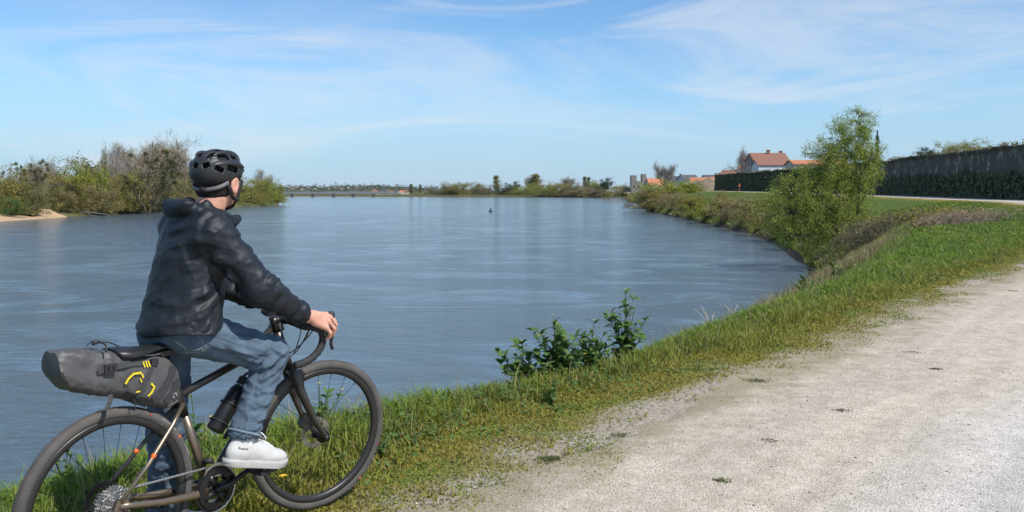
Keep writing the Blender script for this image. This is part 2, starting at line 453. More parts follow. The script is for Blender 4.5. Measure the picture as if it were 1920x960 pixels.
# gravel path: a sheet 6 mm above the ground, ragged along the grass
def path_material():
    m = D.materials.new('gravel_path'); m.use_nodes = True
    nt = m.node_tree; N = nt.nodes; L = nt.links; b = N['Principled BSDF']; b.inputs['Roughness'].default_value = .92
    b.inputs['Specular IOR Level'].default_value = .2
    tc = N.new('ShaderNodeTexCoord'); uv = N.new('ShaderNodeUVMap')
    sx = N.new('ShaderNodeSeparateXYZ'); L.new(uv.outputs[0], sx.inputs[0])
    def noise(sc, det, rough=.6, vec=None, dist=0):
        n = N.new('ShaderNodeTexNoise'); n.inputs['Scale'].default_value = sc; n.inputs['Detail'].default_value = det
        n.inputs['Roughness'].default_value = rough; n.inputs['Distortion'].default_value = dist
        L.new(vec or tc.outputs['Object'], n.inputs['Vector']); return n.outputs['Fac']
    def rng_(v, a, b_, c=0., d=1., smoothstep=True):
        r = N.new('ShaderNodeMapRange'); r.interpolation_type = 'SMOOTHSTEP' if smoothstep else 'LINEAR'
        r.inputs['From Min'].default_value = a; r.inputs['From Max'].default_value = b_; r.inputs['To Min'].default_value = c; r.inputs['To Max'].default_value = d
        L.new(v, r.inputs['Value']); return r.outputs[0]
    def mix(f, a, b_, mode='MIX'):
        x = N.new('ShaderNodeMix'); x.data_type = 'RGBA'; x.blend_type = mode
        for s_, k in ((f, 'Factor'), (a, 'A'), (b_, 'B')):
            if isinstance(s_, (tuple, float, int)): x.inputs[k].default_value = (*s_, 1) if isinstance(s_, tuple) else s_
            else: L.new(s_, x.inputs[k])
        return x.outputs['Result']
    def math_(op, a, b_):
        n = N.new('ShaderNodeMath'); n.operation = op
        for k, s_ in enumerate((a, b_)):
            if isinstance(s_, (int, float)): n.inputs[k].default_value = s_
            else: L.new(s_, n.inputs[k])
        return n.outputs[0]
    big = noise(.9, 5); mid = noise(7, 6, .65)
    across = math_('ADD', sx.outputs['X'], math_('MULTIPLY', math_('SUBTRACT', big, .5), .9))
    seal = rng_(across, 1.35, 2.35)                        # left: loose beige grit, right: pale chip seal
    grit = mix(rng_(mid, .3, .7), (.42, .360, .288), (.53, .468, .388))
    chip = mix(rng_(mid, .3, .7), (.465, .432, .398), (.56, .525, .487))
    mpn = N.new('ShaderNodeMapping'); mpn.inputs['Scale'].default_value = (2.6, .10, 1); L.new(uv.outputs[0], mpn.inputs[0])
    tracks = math_('MULTIPLY', rng_(noise(1.0, 5, .6, mpn.outputs[0], .2), .40, .62, .90, 1.06), rng_(noise(1.3, 4, .6, None, .3), .42, .62, .95, 1.03))
    col = mix(seal, grit, chip)
    vor = N.new('ShaderNodeTexVoronoi'); vor.inputs['Scale'].default_value = 120; L.new(tc.outputs['Object'], vor.inputs['Vector'])
    vs_ = N.new('ShaderNodeSeparateXYZ'); L.new(vor.outputs['Color'], vs_.inputs[0])
    speck = rng_(vs_.outputs['X'], 0, 1, .72, 1.24, False)
    fine = rng_(noise(230, 3, .7), .3, .7, .78, 1.20)
    k = math_('MULTIPLY', math_('MULTIPLY', speck, fine), tracks)
    dark = rng_(noise(55, 2, .5), .70, .78, 1.0, .5)
    k = math_('MULTIPLY', k, dark)
    sc = N.new('ShaderNodeVectorMath'); sc.operation = 'SCALE'; L.new(col, sc.inputs[0]); L.new(k, sc.inputs['Scale'])
    # worn green-brown edge against the grass
    edge = rng_(math_('ADD', sx.outputs['X'], math_('MULTIPLY', math_('SUBTRACT', noise(3.2, 6, .65), .5), 1.5)), .15, .75, .55, 0.)
    L.new(mix(edge, sc.outputs[0], (.17, .145, .06)), b.inputs['Base Color'])
    bp = N.new('ShaderNodeBump'); bp.inputs['Strength'].default_value = .75; bp.inputs['Distance'].default_value = .006
    L.new(math_('ADD', vor.outputs['Distance'], math_('MULTIPLY', mid, 1.2)), bp.inputs['Height']); L.new(bp.outputs[0], b.inputs['Normal'])
    return m
py = np.concatenate([np.arange(-14, 0, .4), np.arange(0, 22, .06), np.arange(22, 60, .5), np.arange(60, 335, 2.0)])
pu = np.concatenate([np.array([0, .15, .3, .5, .8, 1.2, 1.8, 2.5, 3.4, 4.4, 5.4])])
pl = path_l(py); dx = np.gradient(pl, py); wx = np.sqrt(1 + dx * dx)
edge = (fbm(np.stack([pl * .9, py * .9, 0 * py], -1), 31, 5, .6) - .5) * 1.3 * np.minimum(1, 12 / np.maximum(py, 6))
PX = []; PY = []; PU = []
for i in range(len(py)):
    wid = np.interp(py[i], [0, 40, 60, 100, 340], [5.2, 5.2, 4.6, 4.3, 4.0])
    o = edge[i] + pu / 5.4 * (wid - edge[i])
    PX.append(pl[i] + o * wx[i]); PY.append(np.full(len(pu), py[i])); PU.append(o)
PX = np.array(PX); PY = np.array(PY); PU = np.array(PU)
PZ = ground_z(PX, PY) + .006 + .03 * smooth(50, 120, PY); PZ[:, 0] -= .03
pv = np.stack([PX, PY, PZ], -1).reshape(-1, 3); nc2 = len(pu)
ii = (np.arange(len(py) - 1)[:, None] * nc2 + np.arange(nc2 - 1)[None]).ravel()
pf = np.stack([ii, ii + 1, ii + nc2 + 1, ii + nc2], 1)
pm = mk_mesh('gravel_path', pv, pf, path_material(), True)
uvl = pm.uv_layers.new(name='uv'); uvs = np.stack([PU.ravel()[pf.ravel()], PY.ravel()[pf.ravel()]], -1).astype(np.float32)
uvl.data.foreach_set('uv', uvs.ravel())
path = tag(obj('gravel_path', pm), kind='structure')

# river
def water_material():
    m = D.materials.new('river_water'); m.use_nodes = True
    nt = m.node_tree; N = nt.nodes; L = nt.links; b = N['Principled BSDF']
    b.inputs['Roughness'].default_value = .09; b.inputs['IOR'].default_value = 1.33
    tc = N.new('ShaderNodeTexCoord')
    def mp(scale, rot=0):
        n = N.new('ShaderNodeMapping'); n.inputs['Scale'].default_value = scale; n.inputs['Rotation'].default_value = (0, 0, R(rot))
        L.new(tc.outputs['Object'], n.inputs[0]); return n.outputs[0]
    def noise(vec, sc, det, rough=.55, dist=0.):
        n = N.new('ShaderNodeTexNoise'); n.inputs['Scale'].default_value = sc; n.inputs['Detail'].default_value = det
        n.inputs['Roughness'].default_value = rough; n.inputs['Distortion'].default_value = dist; L.new(vec, n.inputs['Vector']); return n.outputs['Fac']
    def math_(op, a, b_):
        n = N.new('ShaderNodeMath'); n.operation = op
        for k, s_ in enumerate((a, b_)):
            if isinstance(s_, (int, float)): n.inputs[k].default_value = s_
            else: L.new(s_, n.inputs[k])
        return n.outputs[0]
    patch = noise(mp((.085, .13, 1), 12), 1.0, 7, .66, 2.2)       # eddies and wind lanes: smoother and rougher areas
    pr = N.new('ShaderNodeMapRange'); pr.interpolation_type = 'SMOOTHSTEP'
    pr.inputs['From Min'].default_value = .40; pr.inputs['From Max'].default_value = .64; pr.inputs['To Min'].default_value = .42; pr.inputs['To Max'].default_value = 1.35
    L.new(patch, pr.inputs['Value'])
    rip = noise(mp((1.5, 2.7, 1), 10), 1.0, 5, .62, .9)
    fine = noise(mp((5.0, 8.0, 1), -14), 1.0, 3, .6)
    swell = noise(mp((.12, .34, 1), 8), 1.0, 3, .5, .6)
    h = math_('ADD', math_('MULTIPLY', math_('ADD', math_('MULTIPLY', rip, .085), math_('MULTIPLY', fine, .030)), pr.outputs[0]), math_('MULTIPLY', swell, .09))
    bp = N.new('ShaderNodeBump'); bp.inputs['Strength'].default_value = .85; bp.inputs['Distance'].default_value = 1.0
    L.new(h, bp.inputs['Height']); L.new(bp.outputs[0], b.inputs['Normal'])
    x = N.new('ShaderNodeMix'); x.data_type = 'RGBA'; x.inputs['A'].default_value = (.064, .098, .130, 1); x.inputs['B'].default_value = (.080, .112, .140, 1)
    L.new(noise(mp((.02, .05, 1), 5), 1.0, 4), x.inputs['Factor']); L.new(x.outputs['Result'], b.inputs['Base Color'])
    return m
M_water = water_material()
rm = mk_mesh('river', [(-5000, -80, WATER), (5000, -80, WATER), (5000, 8000, WATER), (-5000, 8000, WATER)], [(0, 1, 2, 3)], M_water)
river = tag(obj('river', rm), kind='structure')

# left bank and far bank land
def land(name, outline_fn, ys_, depth, m, hz=1.2, seed=1):
    """outline_fn(y) -> (x of the shore, direction -1/+1): strips of land rising from the water"""
    rows = []
    offs = np.array([-3, 0, .8, 2.5, 6, 14, 40, 120, depth])
    for y in ys_:
        x0, sg = outline_fn(y)
        for o in offs: rows.append((x0 + sg * o, y, 0))
    P = np.array(rows, float); n = len(offs)
    o = np.tile(offs, len(ys_))
    P[:, 2] = WATER - .6 + np.interp(o, [-3, 0, .8, 2.5, 6, 14, 40, 5000], [0, .6, 1.0, 1.5, 1.9, 2.3, 2.6, 3.0]) + (fbm(P * .12, seed, 3) - .5) * np.clip(o, 0, 1) * hz
    ii = (np.arange(len(ys_) - 1)[:, None] * n + np.arange(n - 1)[None]).ravel()
    F = np.stack([ii, ii + 1, ii + n + 1, ii + n], 1)
    if outline_fn(ys_[0])[1] < 0: F = F[:, ::-1]
    return tag(obj(name, mk_mesh(name, P, F, m, True)), kind='structure')
M_bank = mat('bank_earth', (.105, .090, .045), .95, spec=.1, color2=(.06, .075, .022), cscale=.25, cvar=.35, bump=.6, bscale=2)
lb = curve([(100, -97), (120, -93), (143, -88), (166, -84.5), (204, -84.5), (275, -89), (330, -91), (345, -100), (360, -125), (420, -230)])
land('left_bank', lambda y: (float(lb(y)) + 1.2 * math.sin(y * .5), -1), np.concatenate([np.arange(60, 380, 4), np.arange(380, 421, 10)]), 900, M_bank, seed=4)
M_sand = mat('river_sand', (.42, .30, .185), .95, spec=.1, cvar=.15, cscale=1.5)
sv = []; sf = []
for i in range(25):
    y = 128 + i * 1.3; wdt = 13.0 * math.sin(math.pi * (i + .3) / 25.5) ** .7
    x0 = -79.8 - (y - 128) * .10
    for k, (o, z) in enumerate(((1.5, -.5), (0, .02), (-.25, .35), (-.6, .75), (-1, 1.45))): sv.append((x0 + o * wdt * (1 if o < 0 else .3), y, WATER + z + (.0 if k < 2 else .12 * math.sin(i * 1.7))))
for i in range(24):
    for k in range(4): sf.append((i * 5 + k, i * 5 + k + 1, i * 5 + k + 6, i * 5 + k + 5))
tag(obj('sandbank', mk_mesh('sandbank', sv, sf, M_sand, True)), kind='structure')
M_mud = mat('wet_shoal', (.13, .115, .085), .5, cvar=.2, cscale=2)
# low shoal just breaking the surface near the left bank
for (sx_, sy_, a_, b_) in ((-53, 92, 3.2, .8), (-60, 104, 2.6, .6)):
    n = 20; v = [(sx_, sy_, WATER + .05)] + [(sx_ + a_ * math.cos(q) * (1 + .15 * math.sin(3 * q)), sy_ + b_ * math.sin(q), WATER - .02) for q in np.linspace(0, 2 * math.pi, n, endpoint=False)]
    tag(obj('shoal', mk_mesh('shoal', v, [(0, 1 + i, 1 + (i + 1) % n) for i in range(n)], M_mud, True)), kind='structure')

fb_pts = [(-900, 1250), (-420, 1180), (-300, 1120), (-200, 1060), (-120, 1040), (-40, 1010), (40, 960), (85, 860), (120, 780), (160, 700), (260, 620), (420, 560), (800, 500)]
P = []; rows = (-4, 0, 2, 6, 20, 80, 400, 6000)
for (x, y) in fb_pts:
    for o in rows: P.append((x + (o * .25 if o < 500 else o * .1), y + o, WATER - .5 + float(np.interp(o, [-4, 0, 2, 6, 20, 80, 6000], [0, .55, 1.5, 2.3, 2.8, 3.2, 4]))))
n = len(rows); F = [(i * n + k, (i + 1) * n + k, (i + 1) * n + k + 1, i * n + k + 1) for i in range(len(fb_pts) - 1) for k in range(n - 1)]
tag(obj('far_bank', mk_mesh('far_bank', P, F, M_bank, True)), kind='structure')

# far wooded ridge
M_hill = mat('far_ridge', (.055, .070, .045), .95, spec=.05, color2=(.085, .085, .06), cscale=.01, cvar=.3)
xs = np.linspace(-1700, 500, 150); P = []
prof = curve([(-1700, 30), (-1300, 26), (-1000, 21.5), (-800, 19), (-650, 20.5), (-500, 22), (-400, 24), (-300, 19), (-200, 13), (-100, 9), (100, 7), (500, 5)])
for x in xs:
    h = float(prof(x))
    for (o, k) in ((-500, 0), (-330, .35), (-160, .75), (0, 1), (200, .9), (900, .2)): P.append((x, 2600 + o, -1.5 + (h + 1.5) * k))
P = np.array(P); P[:, 2] += (fbm(P * .03, 9, 3) - .5) * 5 * (P[:, 1] > 2200)
n = 6; F = [(i * n + k, (i + 1) * n + k, (i + 1) * n + k + 1, i * n + k + 1) for i in range(149) for k in range(n - 1)]
tag(obj('far_hills', mk_mesh('far_hills', P, F, M_hill, True)), kind='structure')
# ------------------------------------------------------------------ vegetation
def quads_from(center, ax, up, L_, W_):
    """leaf quads (diamond, 4 verts) for arrays of centres and axes"""
    n = len(center)
    side = np.cross(ax, up); side /= np.maximum(np.linalg.norm(side, axis=1), 1e-6)[:, None]
    a = center - ax * (L_ * .5)[:, None]; b = center + ax * (L_ * .5)[:, None]
    m = center - ax * (L_ * .05)[:, None]
    V = np.stack([a, m + side * (W_ * .5)[:, None], b, m - side * (W_ * .5)[:, None]], 1).reshape(-1, 3)
    F = np.arange(n * 4).reshape(n, 4)
    return V, F
def rand_unit(g, n):
    v = g.normal(size=(n, 3)); return v / np.linalg.norm(v, axis=1)[:, None]
def leaf_cloud(g, pts, n_per, spread, L_, W_, droop=0.):
    """small leaf faces scattered round each of the points"""
    P = np.repeat(pts, n_per, 0); P = P + g.normal(size=P.shape) * spread
    ax = rand_unit(g, len(P)); ax[:, 2] -= droop; ax /= np.linalg.norm(ax, axis=1)[:, None]
    s = g.uniform(.6, 1.35, len(P))
    return quads_from(P, ax, rand_unit(g, len(P)), L_ * s, W_ * s)
class Branches:
    def __init__(s): s.segs = []; s.tips = []; s.mids = []
    def grow(s, g, p, d, length, r, depth, up=.15, split=(2, 4), ang=.6, wig=.18, ratio=.68, droop=0., steps=4):
        pts = [p]; rr = [r]; q = p.copy(); v = d / np.linalg.norm(d)
        for k in range(steps):
            v = v + g.normal(size=3) * wig; v[2] += up - droop * (k / steps); v /= np.linalg.norm(v)
            q = q + v * length / steps; pts.append(q.copy()); rr.append(r * (1 - .55 * (k + 1) / steps))
        s.segs.append((np.array(pts), np.array(rr)))
        if depth == 0: s.tips.append(q); s.mids.append(pts[len(pts) // 2]); return
        for k in range(int(g.integers(split[0], split[1] + 1))):
            f = g.uniform(.35, 1.0) if k else 1.0
            i = min(int(f * steps), steps); a = rand_unit(g, 1)[0]; a -= v * a.dot(v); a /= max(np.linalg.norm(a), 1e-6)
            th = ang * g.uniform(.5, 1.3)
            s.grow(g, pts[i], v * math.cos(th) + a * math.sin(th), length * ratio * g.uniform(.75, 1.2), rr[i] * .72, depth - 1, up, split, ang, wig, ratio, droop, max(steps - 1, 2))
    def mesh(s, n=5, minr=0., sel=None):
        V = []; F = []; base = 0
        for pts, rr in s.segs:
            if sel is not None and not sel(rr[0]): continue
            m = len(pts); t = np.gradient(pts, axis=0); t /= np.maximum(np.linalg.norm(t, axis=1), 1e-9)[:, None]
            a = np.array((.31, .17, .93)) if abs(t[0, 2]) < .8 else np.array((1., .1, 0))
            u = a - t * (t @ a)[:, None]; u /= np.linalg.norm(u, axis=1)[:, None]; w = np.cross(t, u)
            k = n if rr[0] > .03 * s.scale else 3
            an = 2 * np.pi * np.arange(k) / k
            r = np.maximum(rr, minr)[:, None, None]
            ring = pts[:, None] + r * (u[:, None] * np.cos(an)[None, :, None] + w[:, None] * np.sin(an)[None, :, None])
            V.append(ring.reshape(-1, 3))
            i = (np.arange(m - 1)[:, None] * k + np.arange(k)[None]); j = (np.arange(m - 1)[:, None] * k + (np.arange(k)[None] + 1) % k)
            F.append(np.stack([i, j, j + k, i + k], -1).reshape(-1, 4) + base); base += m * k
        return np.concatenate(V), np.concatenate(F)
    scale = 1.

M_bark = mat('bark_grey_brown', (.115, .092, .068), .95, spec=.1, cvar=.35, cscale=2.5, bump=.5, bscale=18)
M_bark_pale = mat('bark_pale', (.20, .175, .145), .95, spec=.1, cvar=.3, cscale=2)
M_twig = mat('twigs_brown', (.260, .220, .155), .95, spec=.1, island=.35)
M_twig_grey = mat('twigs_grey', (.27, .24, .21), .95, spec=.1, island=.3)
def leafm(name, c, island=.45, trans=.42): return mat(name, c, .65, spec=.25, island=island, trans=trans)
M_leaf = dict(olive=leafm('leaf_olive', (.270, .245, .060)), fresh=leafm('leaf_fresh_green', (.260, .285, .042)), brown=leafm('leaf_bud_brown', (.275, .240, .100)),
              dark=leafm('leaf_dark_evergreen', (.035, .055, .025), trans=.1), willow=leafm('leaf_willow', (.290, .350, .062)), mistle=leafm('leaf_mistletoe', (.085, .095, .020)),
              grey=leafm('leaf_grey_green', (.220, .212, .100)), straw=leafm('leaf_straw', (.33, .26, .13)), weed=leafm('leaf_weed', (.085, .150, .036), .3, .25), ivy=leafm('leaf_ivy', (.060, .082, .034), .5, .1))

def tree_meshes(kind, seed, leaves=None, dens=1.0):
    """a tree 10 m tall standing at the origin: (branch mesh, crown mesh)"""
    g = np.random.default_rng(seed); B = Branches(); z0 = np.array((0, 0, -.3))
    if kind == 'bush':                  # dense willow scrub, many stems from the ground
        for k in range(9):
            a = g.uniform(0, 2 * np.pi); el = g.uniform(.5, 1.35)
            B.grow(g, z0 + np.array((g.normal() * .5, g.normal() * .5, 0)), np.array((math.cos(a) * math.cos(el), math.sin(a) * math.cos(el), math.sin(el))), g.uniform(3.6, 5.2), .12, 3, up=.10, split=(2, 3), ang=.55, ratio=.62)
        tips = np.array(B.tips); tips = tips[g.permutation(len(tips))[:int(420 * dens)]]; low = g.normal(size=(int(170 * dens), 3)) * (2.2, 2.2, 0) + (0, 0, 0); low[:, 2] = g.uniform(.1, 3.4, len(low))
        V, F = leaf_cloud(g, np.concatenate([tips, low]), 30, .42, .36, .17)
        mn = .022
    elif kind == 'round':               # broad-crowned tree coming into leaf
        B.grow(g, z0, np.array((.05, 0, 1.)), 3.2, .26, 5, up=.08, split=(2, 3), ang=.62, ratio=.76)
        tips = np.array(B.tips); tips = tips[g.permutation(len(tips))[:int(300 * dens)]]
        V, F = leaf_cloud(g, tips, 20, .40, .30, .15); mn = .02
    elif kind == 'bare':                # leafless, fine upswept twigs
        B.grow(g, z0, np.array((.0, .05, 1.)), 3.0, .22, 5, up=.16, split=(3, 4), ang=.55, ratio=.72, wig=.14)
        tips = np.array(B.tips); tips = tips[g.permutation(len(tips))[:int(420 * dens)]]
        P = np.repeat(tips, 10, 0) + g.normal(size=(len(tips) * 10, 3)) * .24
        ax = g.normal(size=P.shape) * .55 + (0, 0, .9); ax /= np.linalg.norm(ax, axis=1)[:, None]
        V, F = quads_from(P, ax, rand_unit(g, len(P)), g.uniform(.5, 1.0, len(P)), np.full(len(P), .034)); mn = .016
    elif kind == 'tall':                # open tree with mistletoe bunches
        for k in range(4):
            a = k * 1.6 + g.uniform(-.4, .4); B.grow(g, z0 + np.array((.25 * math.cos(a), .25 * math.sin(a), 0)), np.array((.30 * math.cos(a), .30 * math.sin(a), 1.)), 4.2, .15, 4, up=.10, split=(2, 3), ang=.5, ratio=.68)
        tips = np.array(B.tips); mids = np.array(B.mids)
        sel = tips[g.permutation(len(tips))[:34]]
        V1, F1 = leaf_cloud(g, sel, 80, .17, .26, .10)
        P = np.repeat(tips, 3, 0) + g.normal(size=(len(tips) * 3, 3)) * .25
        ax = g.normal(size=P.shape) * .6 + (0, 0, .6); ax /= np.linalg.norm(ax, axis=1)[:, None]
        V2, F2 = quads_from(P, ax, rand_unit(g, len(P)), g.uniform(.4, .9, len(P)), np.full(len(P), .03))
        return B, (V1, F1), (V2, F2)
    elif kind == 'poplar':
        B.grow(g, z0, np.array((0, 0, 1.)), 9.6, .16, 0, up=.3, wig=.03, steps=9)
        pts = B.segs[0][0]
        for k in range(60):
            f = g.uniform(.12, .97); p = pts[0] * (1 - f) + pts[-1] * f; a = g.uniform(0, 2 * np.pi)
            B.grow(g, p, np.array((math.cos(a) * .45, math.sin(a) * .45, 1)), (1.9 * (1 - f) + .8), .035, 1, up=.2, split=(2, 3), ang=.3, ratio=.6, steps=3)
        tips = np.array(B.tips + B.mids); V, F = leaf_cloud(g, tips, int(12 * dens), .22, .30, .13); mn = .018
    elif kind == 'pine':                # dark spreading evergreen
        B.grow(g, z0, np.array((.05, 0, 1.)), 5.2, .25, 4, up=.02, split=(3, 4), ang=.85, ratio=.62)
        tips = np.array(B.tips); tips = tips[tips[:, 2] > 2.5]; tips = tips[g.permutation(len(tips))[:int(160 * dens)]]
        V, F = leaf_cloud(g, tips, 40, .36, .32, .12); mn = .02
    top = max(V[:, 2].max(), 1); return B, (V, F), mn
TREES = {}
def tree_variant(kind, seed, leaves, bark=None, dens=1.0):
    key = (kind, seed, leaves, dens)
    if key in TREES: return TREES[key]
    r = tree_meshes(kind, seed, leaves, dens)
    B = r[0]
    if kind == 'tall':
        bv, bf = B.mesh(5, .018); z = max(p[2] for p in B.tips); k = 10 / z
        res = [('trunk', mk_mesh('trunk', bv * k, bf, bark or M_bark_pale, True)), ('crown', mk_mesh('crown', r[2][0] * k, r[2][1], M_twig_grey)), ('mistletoe', mk_mesh('mistletoe', r[1][0] * k, r[1][1], M_leaf['mistle']))]
    else:
        bv, bf = B.mesh(5, r[2]); z = np.percentile(r[1][0][:, 2], 99.7); k = 10 / z
        res = [('trunk', mk_mesh('trunk', bv * k, bf, bark or M_bark, True)), ('crown', mk_mesh('crown', r[1][0] * k, r[1][1], M_leaf[leaves] if leaves in M_leaf else (M_twig_grey if leaves == 'twiggrey' else M_twig)))]
    TREES[key] = res; return res
def put_tree(name, res, x, y, z, h, wide=1.0, rz=0., label=None, cat='tree', group=None):
    t = empty(name, (x, y, z), rz); k = h / 10; t.scale = (k * wide, k * wide, k)
    for nm, me in res: obj(nm, me, t)
    return tag(t, label, cat, group)
def AT(px, py, Y):      # a spot of the photograph at a known distance
    return ((px - 960) / 1600 * Y, Y, CAM_Z - (py - 362) / 1600 * Y)
# ------------------------------------------------------------------ wooded left bank: (px, distance, top py, kind, seed, leaf, width, label)
G1 = 'trees on the wooded left bank'
left = [
 (8, 150, 318, 'bush', 1, 'olive', 1.15, 'olive green bush at the left edge, behind the sandbank'),
 (40, 163, 300, 'bare', 2, 'twig', .9, 'bare brown tree left of the ragged dead-topped tree'),
 (62, 158, 286, 'tall', 3, None, .8, 'ragged half-dead tree poking above the scrub near the sandbank'),
 (100, 168, 322, 'bush', 4, 'olive', 1.2, 'low olive bush right above the end of the sandbank'),
 (95, 185, 300, 'bare', 5, 'twiggrey', .9, 'thin grey bare tree between dead-topped tree and round green tree'),
 (128, 176, 302, 'bush', 6, 'fresh', 1.1, 'fresh green bushy tree left of the small round-topped tree'),
 (140, 190, 288, 'round', 7, 'grey', .8, 'small round-topped grey green tree above the scrub'),
 (165, 180, 315, 'bush', 8, 'fresh', 1.2, 'wide yellow green bush in the middle of the left bank'),
 (185, 172, 338, 'bush', 1, 'brown', 1.3, 'low brownish shrub over the water on the left bank'),
 (205, 195, 275, 'bare', 9, 'twiggrey', .7, 'slim grey bare tree left of the tall brown tree group'),
 (228, 200, 268, 'bare', 10, 'twiggrey', .75, 'second slim grey bare tree beside the tall brown trees'),
 (232, 186, 318, 'bush', 4, 'olive', 1.2, 'olive bush under the slim grey bare trees'),
 (262, 215, 262, 'bare', 11, 'twig', 1.0, 'tall brown bare tree behind the mistletoe tree'),
 (290, 210, 258, 'bare', 2, 'twig', 1.15, 'tallest brown tree with dome-shaped twiggy crown'),
 (318, 215, 266, 'bare', 5, 'twig', 1.0, 'tall brown bare tree on the right shoulder of the group'),
 (276, 184, 280, 'tall', 12, None, 1.3, 'pale-stemmed tree full of dark mistletoe bunches'),
 (262, 188, 335, 'bush', 6, 'brown', 1.2, 'brown scrub at the foot of the mistletoe tree'),
 (305, 195, 325, 'bush', 8, 'grey', 1.2, 'grey green scrub right of the mistletoe tree'),
 (338, 222, 290, 'bare', 9, 'twig', 1.0, 'brown bare tree just left of the helmet'),
 (335, 205, 320, 'bush', 1, 'brown', 1.3, 'brown scrub between mistletoe tree and the rider'),
 (60, 152, 345, 'bush', 8, 'grey', 1.2, 'grey green shrub leaning over the sandbank edge'),
 (118, 166, 352, 'bush', 4, 'brown', 1.2, 'low brown shrub on the water line, left bank'),
 (150, 175, 350, 'bush', 6, 'olive', 1.1, 'low olive shrub on the water line, left bank'),
 (215, 180, 352, 'bush', 1, 'olive', 1.1, 'low olive shrub below the slim bare trees'),
 (15, 175, 305, 'bush', 6, 'brown', 1.3, 'brownish tree behind the olive bush at the left edge'),
 (22, 145, 368, 'bush', 4, 'weed', 1.1, 'dark green low bush spreading on top of the sandbank'),
 (136, 170, 338, 'pine', 13, 'dark', .6, 'dark evergreen bush amid the pale scrub'),
 (245, 230, 300, 'bush', 8, 'brown', 1.3, 'brown thicket behind the mistletoe tree'),
 (180, 215, 300, 'bush', 4, 'brown', 1.3, 'brown thicket behind the wide yellow green bush'),
 (75, 200, 305, 'bush', 1, 'olive', 1.4, 'olive thicket behind the dead-topped tree'),
 (355, 240, 300, 'bush', 8, 'brown', 1.3, 'brown thicket hidden behind the helmet'),
 (385, 250, 318, 'bush', 6, 'olive', 1.3, 'olive thicket behind the rider\'s head'),
 (420, 265, 325, 'bush', 4, 'olive', 1.2, 'olive thicket seen just right of the neck'),
 (462, 300, 332, 'bush', 6, 'olive', 1.2, 'olive bush at the left side of the island point'),
 (492, 318, 329, 'bush', 1, 'fresh', 1.35, 'large fresh green bush on the point right of the helmet'),
 (520, 325, 344, 'bush', 8, 'fresh', 1.0, 'smaller green bush at the tip of the point'),
 (490, 340, 318, 'bare', 10, 'twig', 1.2, 'bare brown tree rising behind the green bush on the point'),
 (476, 306, 352, 'bush', 4, 'olive', 1.2, 'low olive shrub at the foot of the point'),
]
for (px, Y, top, kind, sd, lf, wd, lab) in left:
    x = (px - 960) / 1600 * Y; zt = CAM_Z - (top - 362) / 1600 * Y; zb = -2.3
    res = tree_variant(kind, sd, lf, M_bark if kind != 'bare' else (M_twig if lf == 'twig' else M_twig_grey), 1.0)
    nm = {'bush': 'bush', 'bare': 'bare_tree', 'tall': 'tree', 'round': 'tree', 'pine': 'evergreen_bush'}[kind]
    put_tree(nm, res, x, Y, zb, zt - zb, wd, (px * 1.7) % 6.28, lab, 'bush' if 'bush' in nm else 'tree', G1)
# driftwood and fallen trunks on the left shore
for k, (px, Y, ln, rz, lab) in enumerate(((262, 190, 9, .25, 'fallen grey trunk with broken branches lying on left shore'), (150, 166, 6, -.5, 'curved dead limb hanging over the water, left bank'))):
    g = np.random.default_rng(50 + k); B = Branches(); x, _, _ = AT(px, 400, Y)
    B.grow(g, np.array((0, 0, .2)), np.array((math.cos(rz), -.2, .12)), ln, .16, 2, up=.0, split=(2, 3), ang=.5, ratio=.5)
    v, f = B.mesh(6, .03)
    tag(obj('driftwood', mk_mesh('driftwood', v, f, M_bark_pale, True), None, (x, Y, -2.7)), lab, 'log')

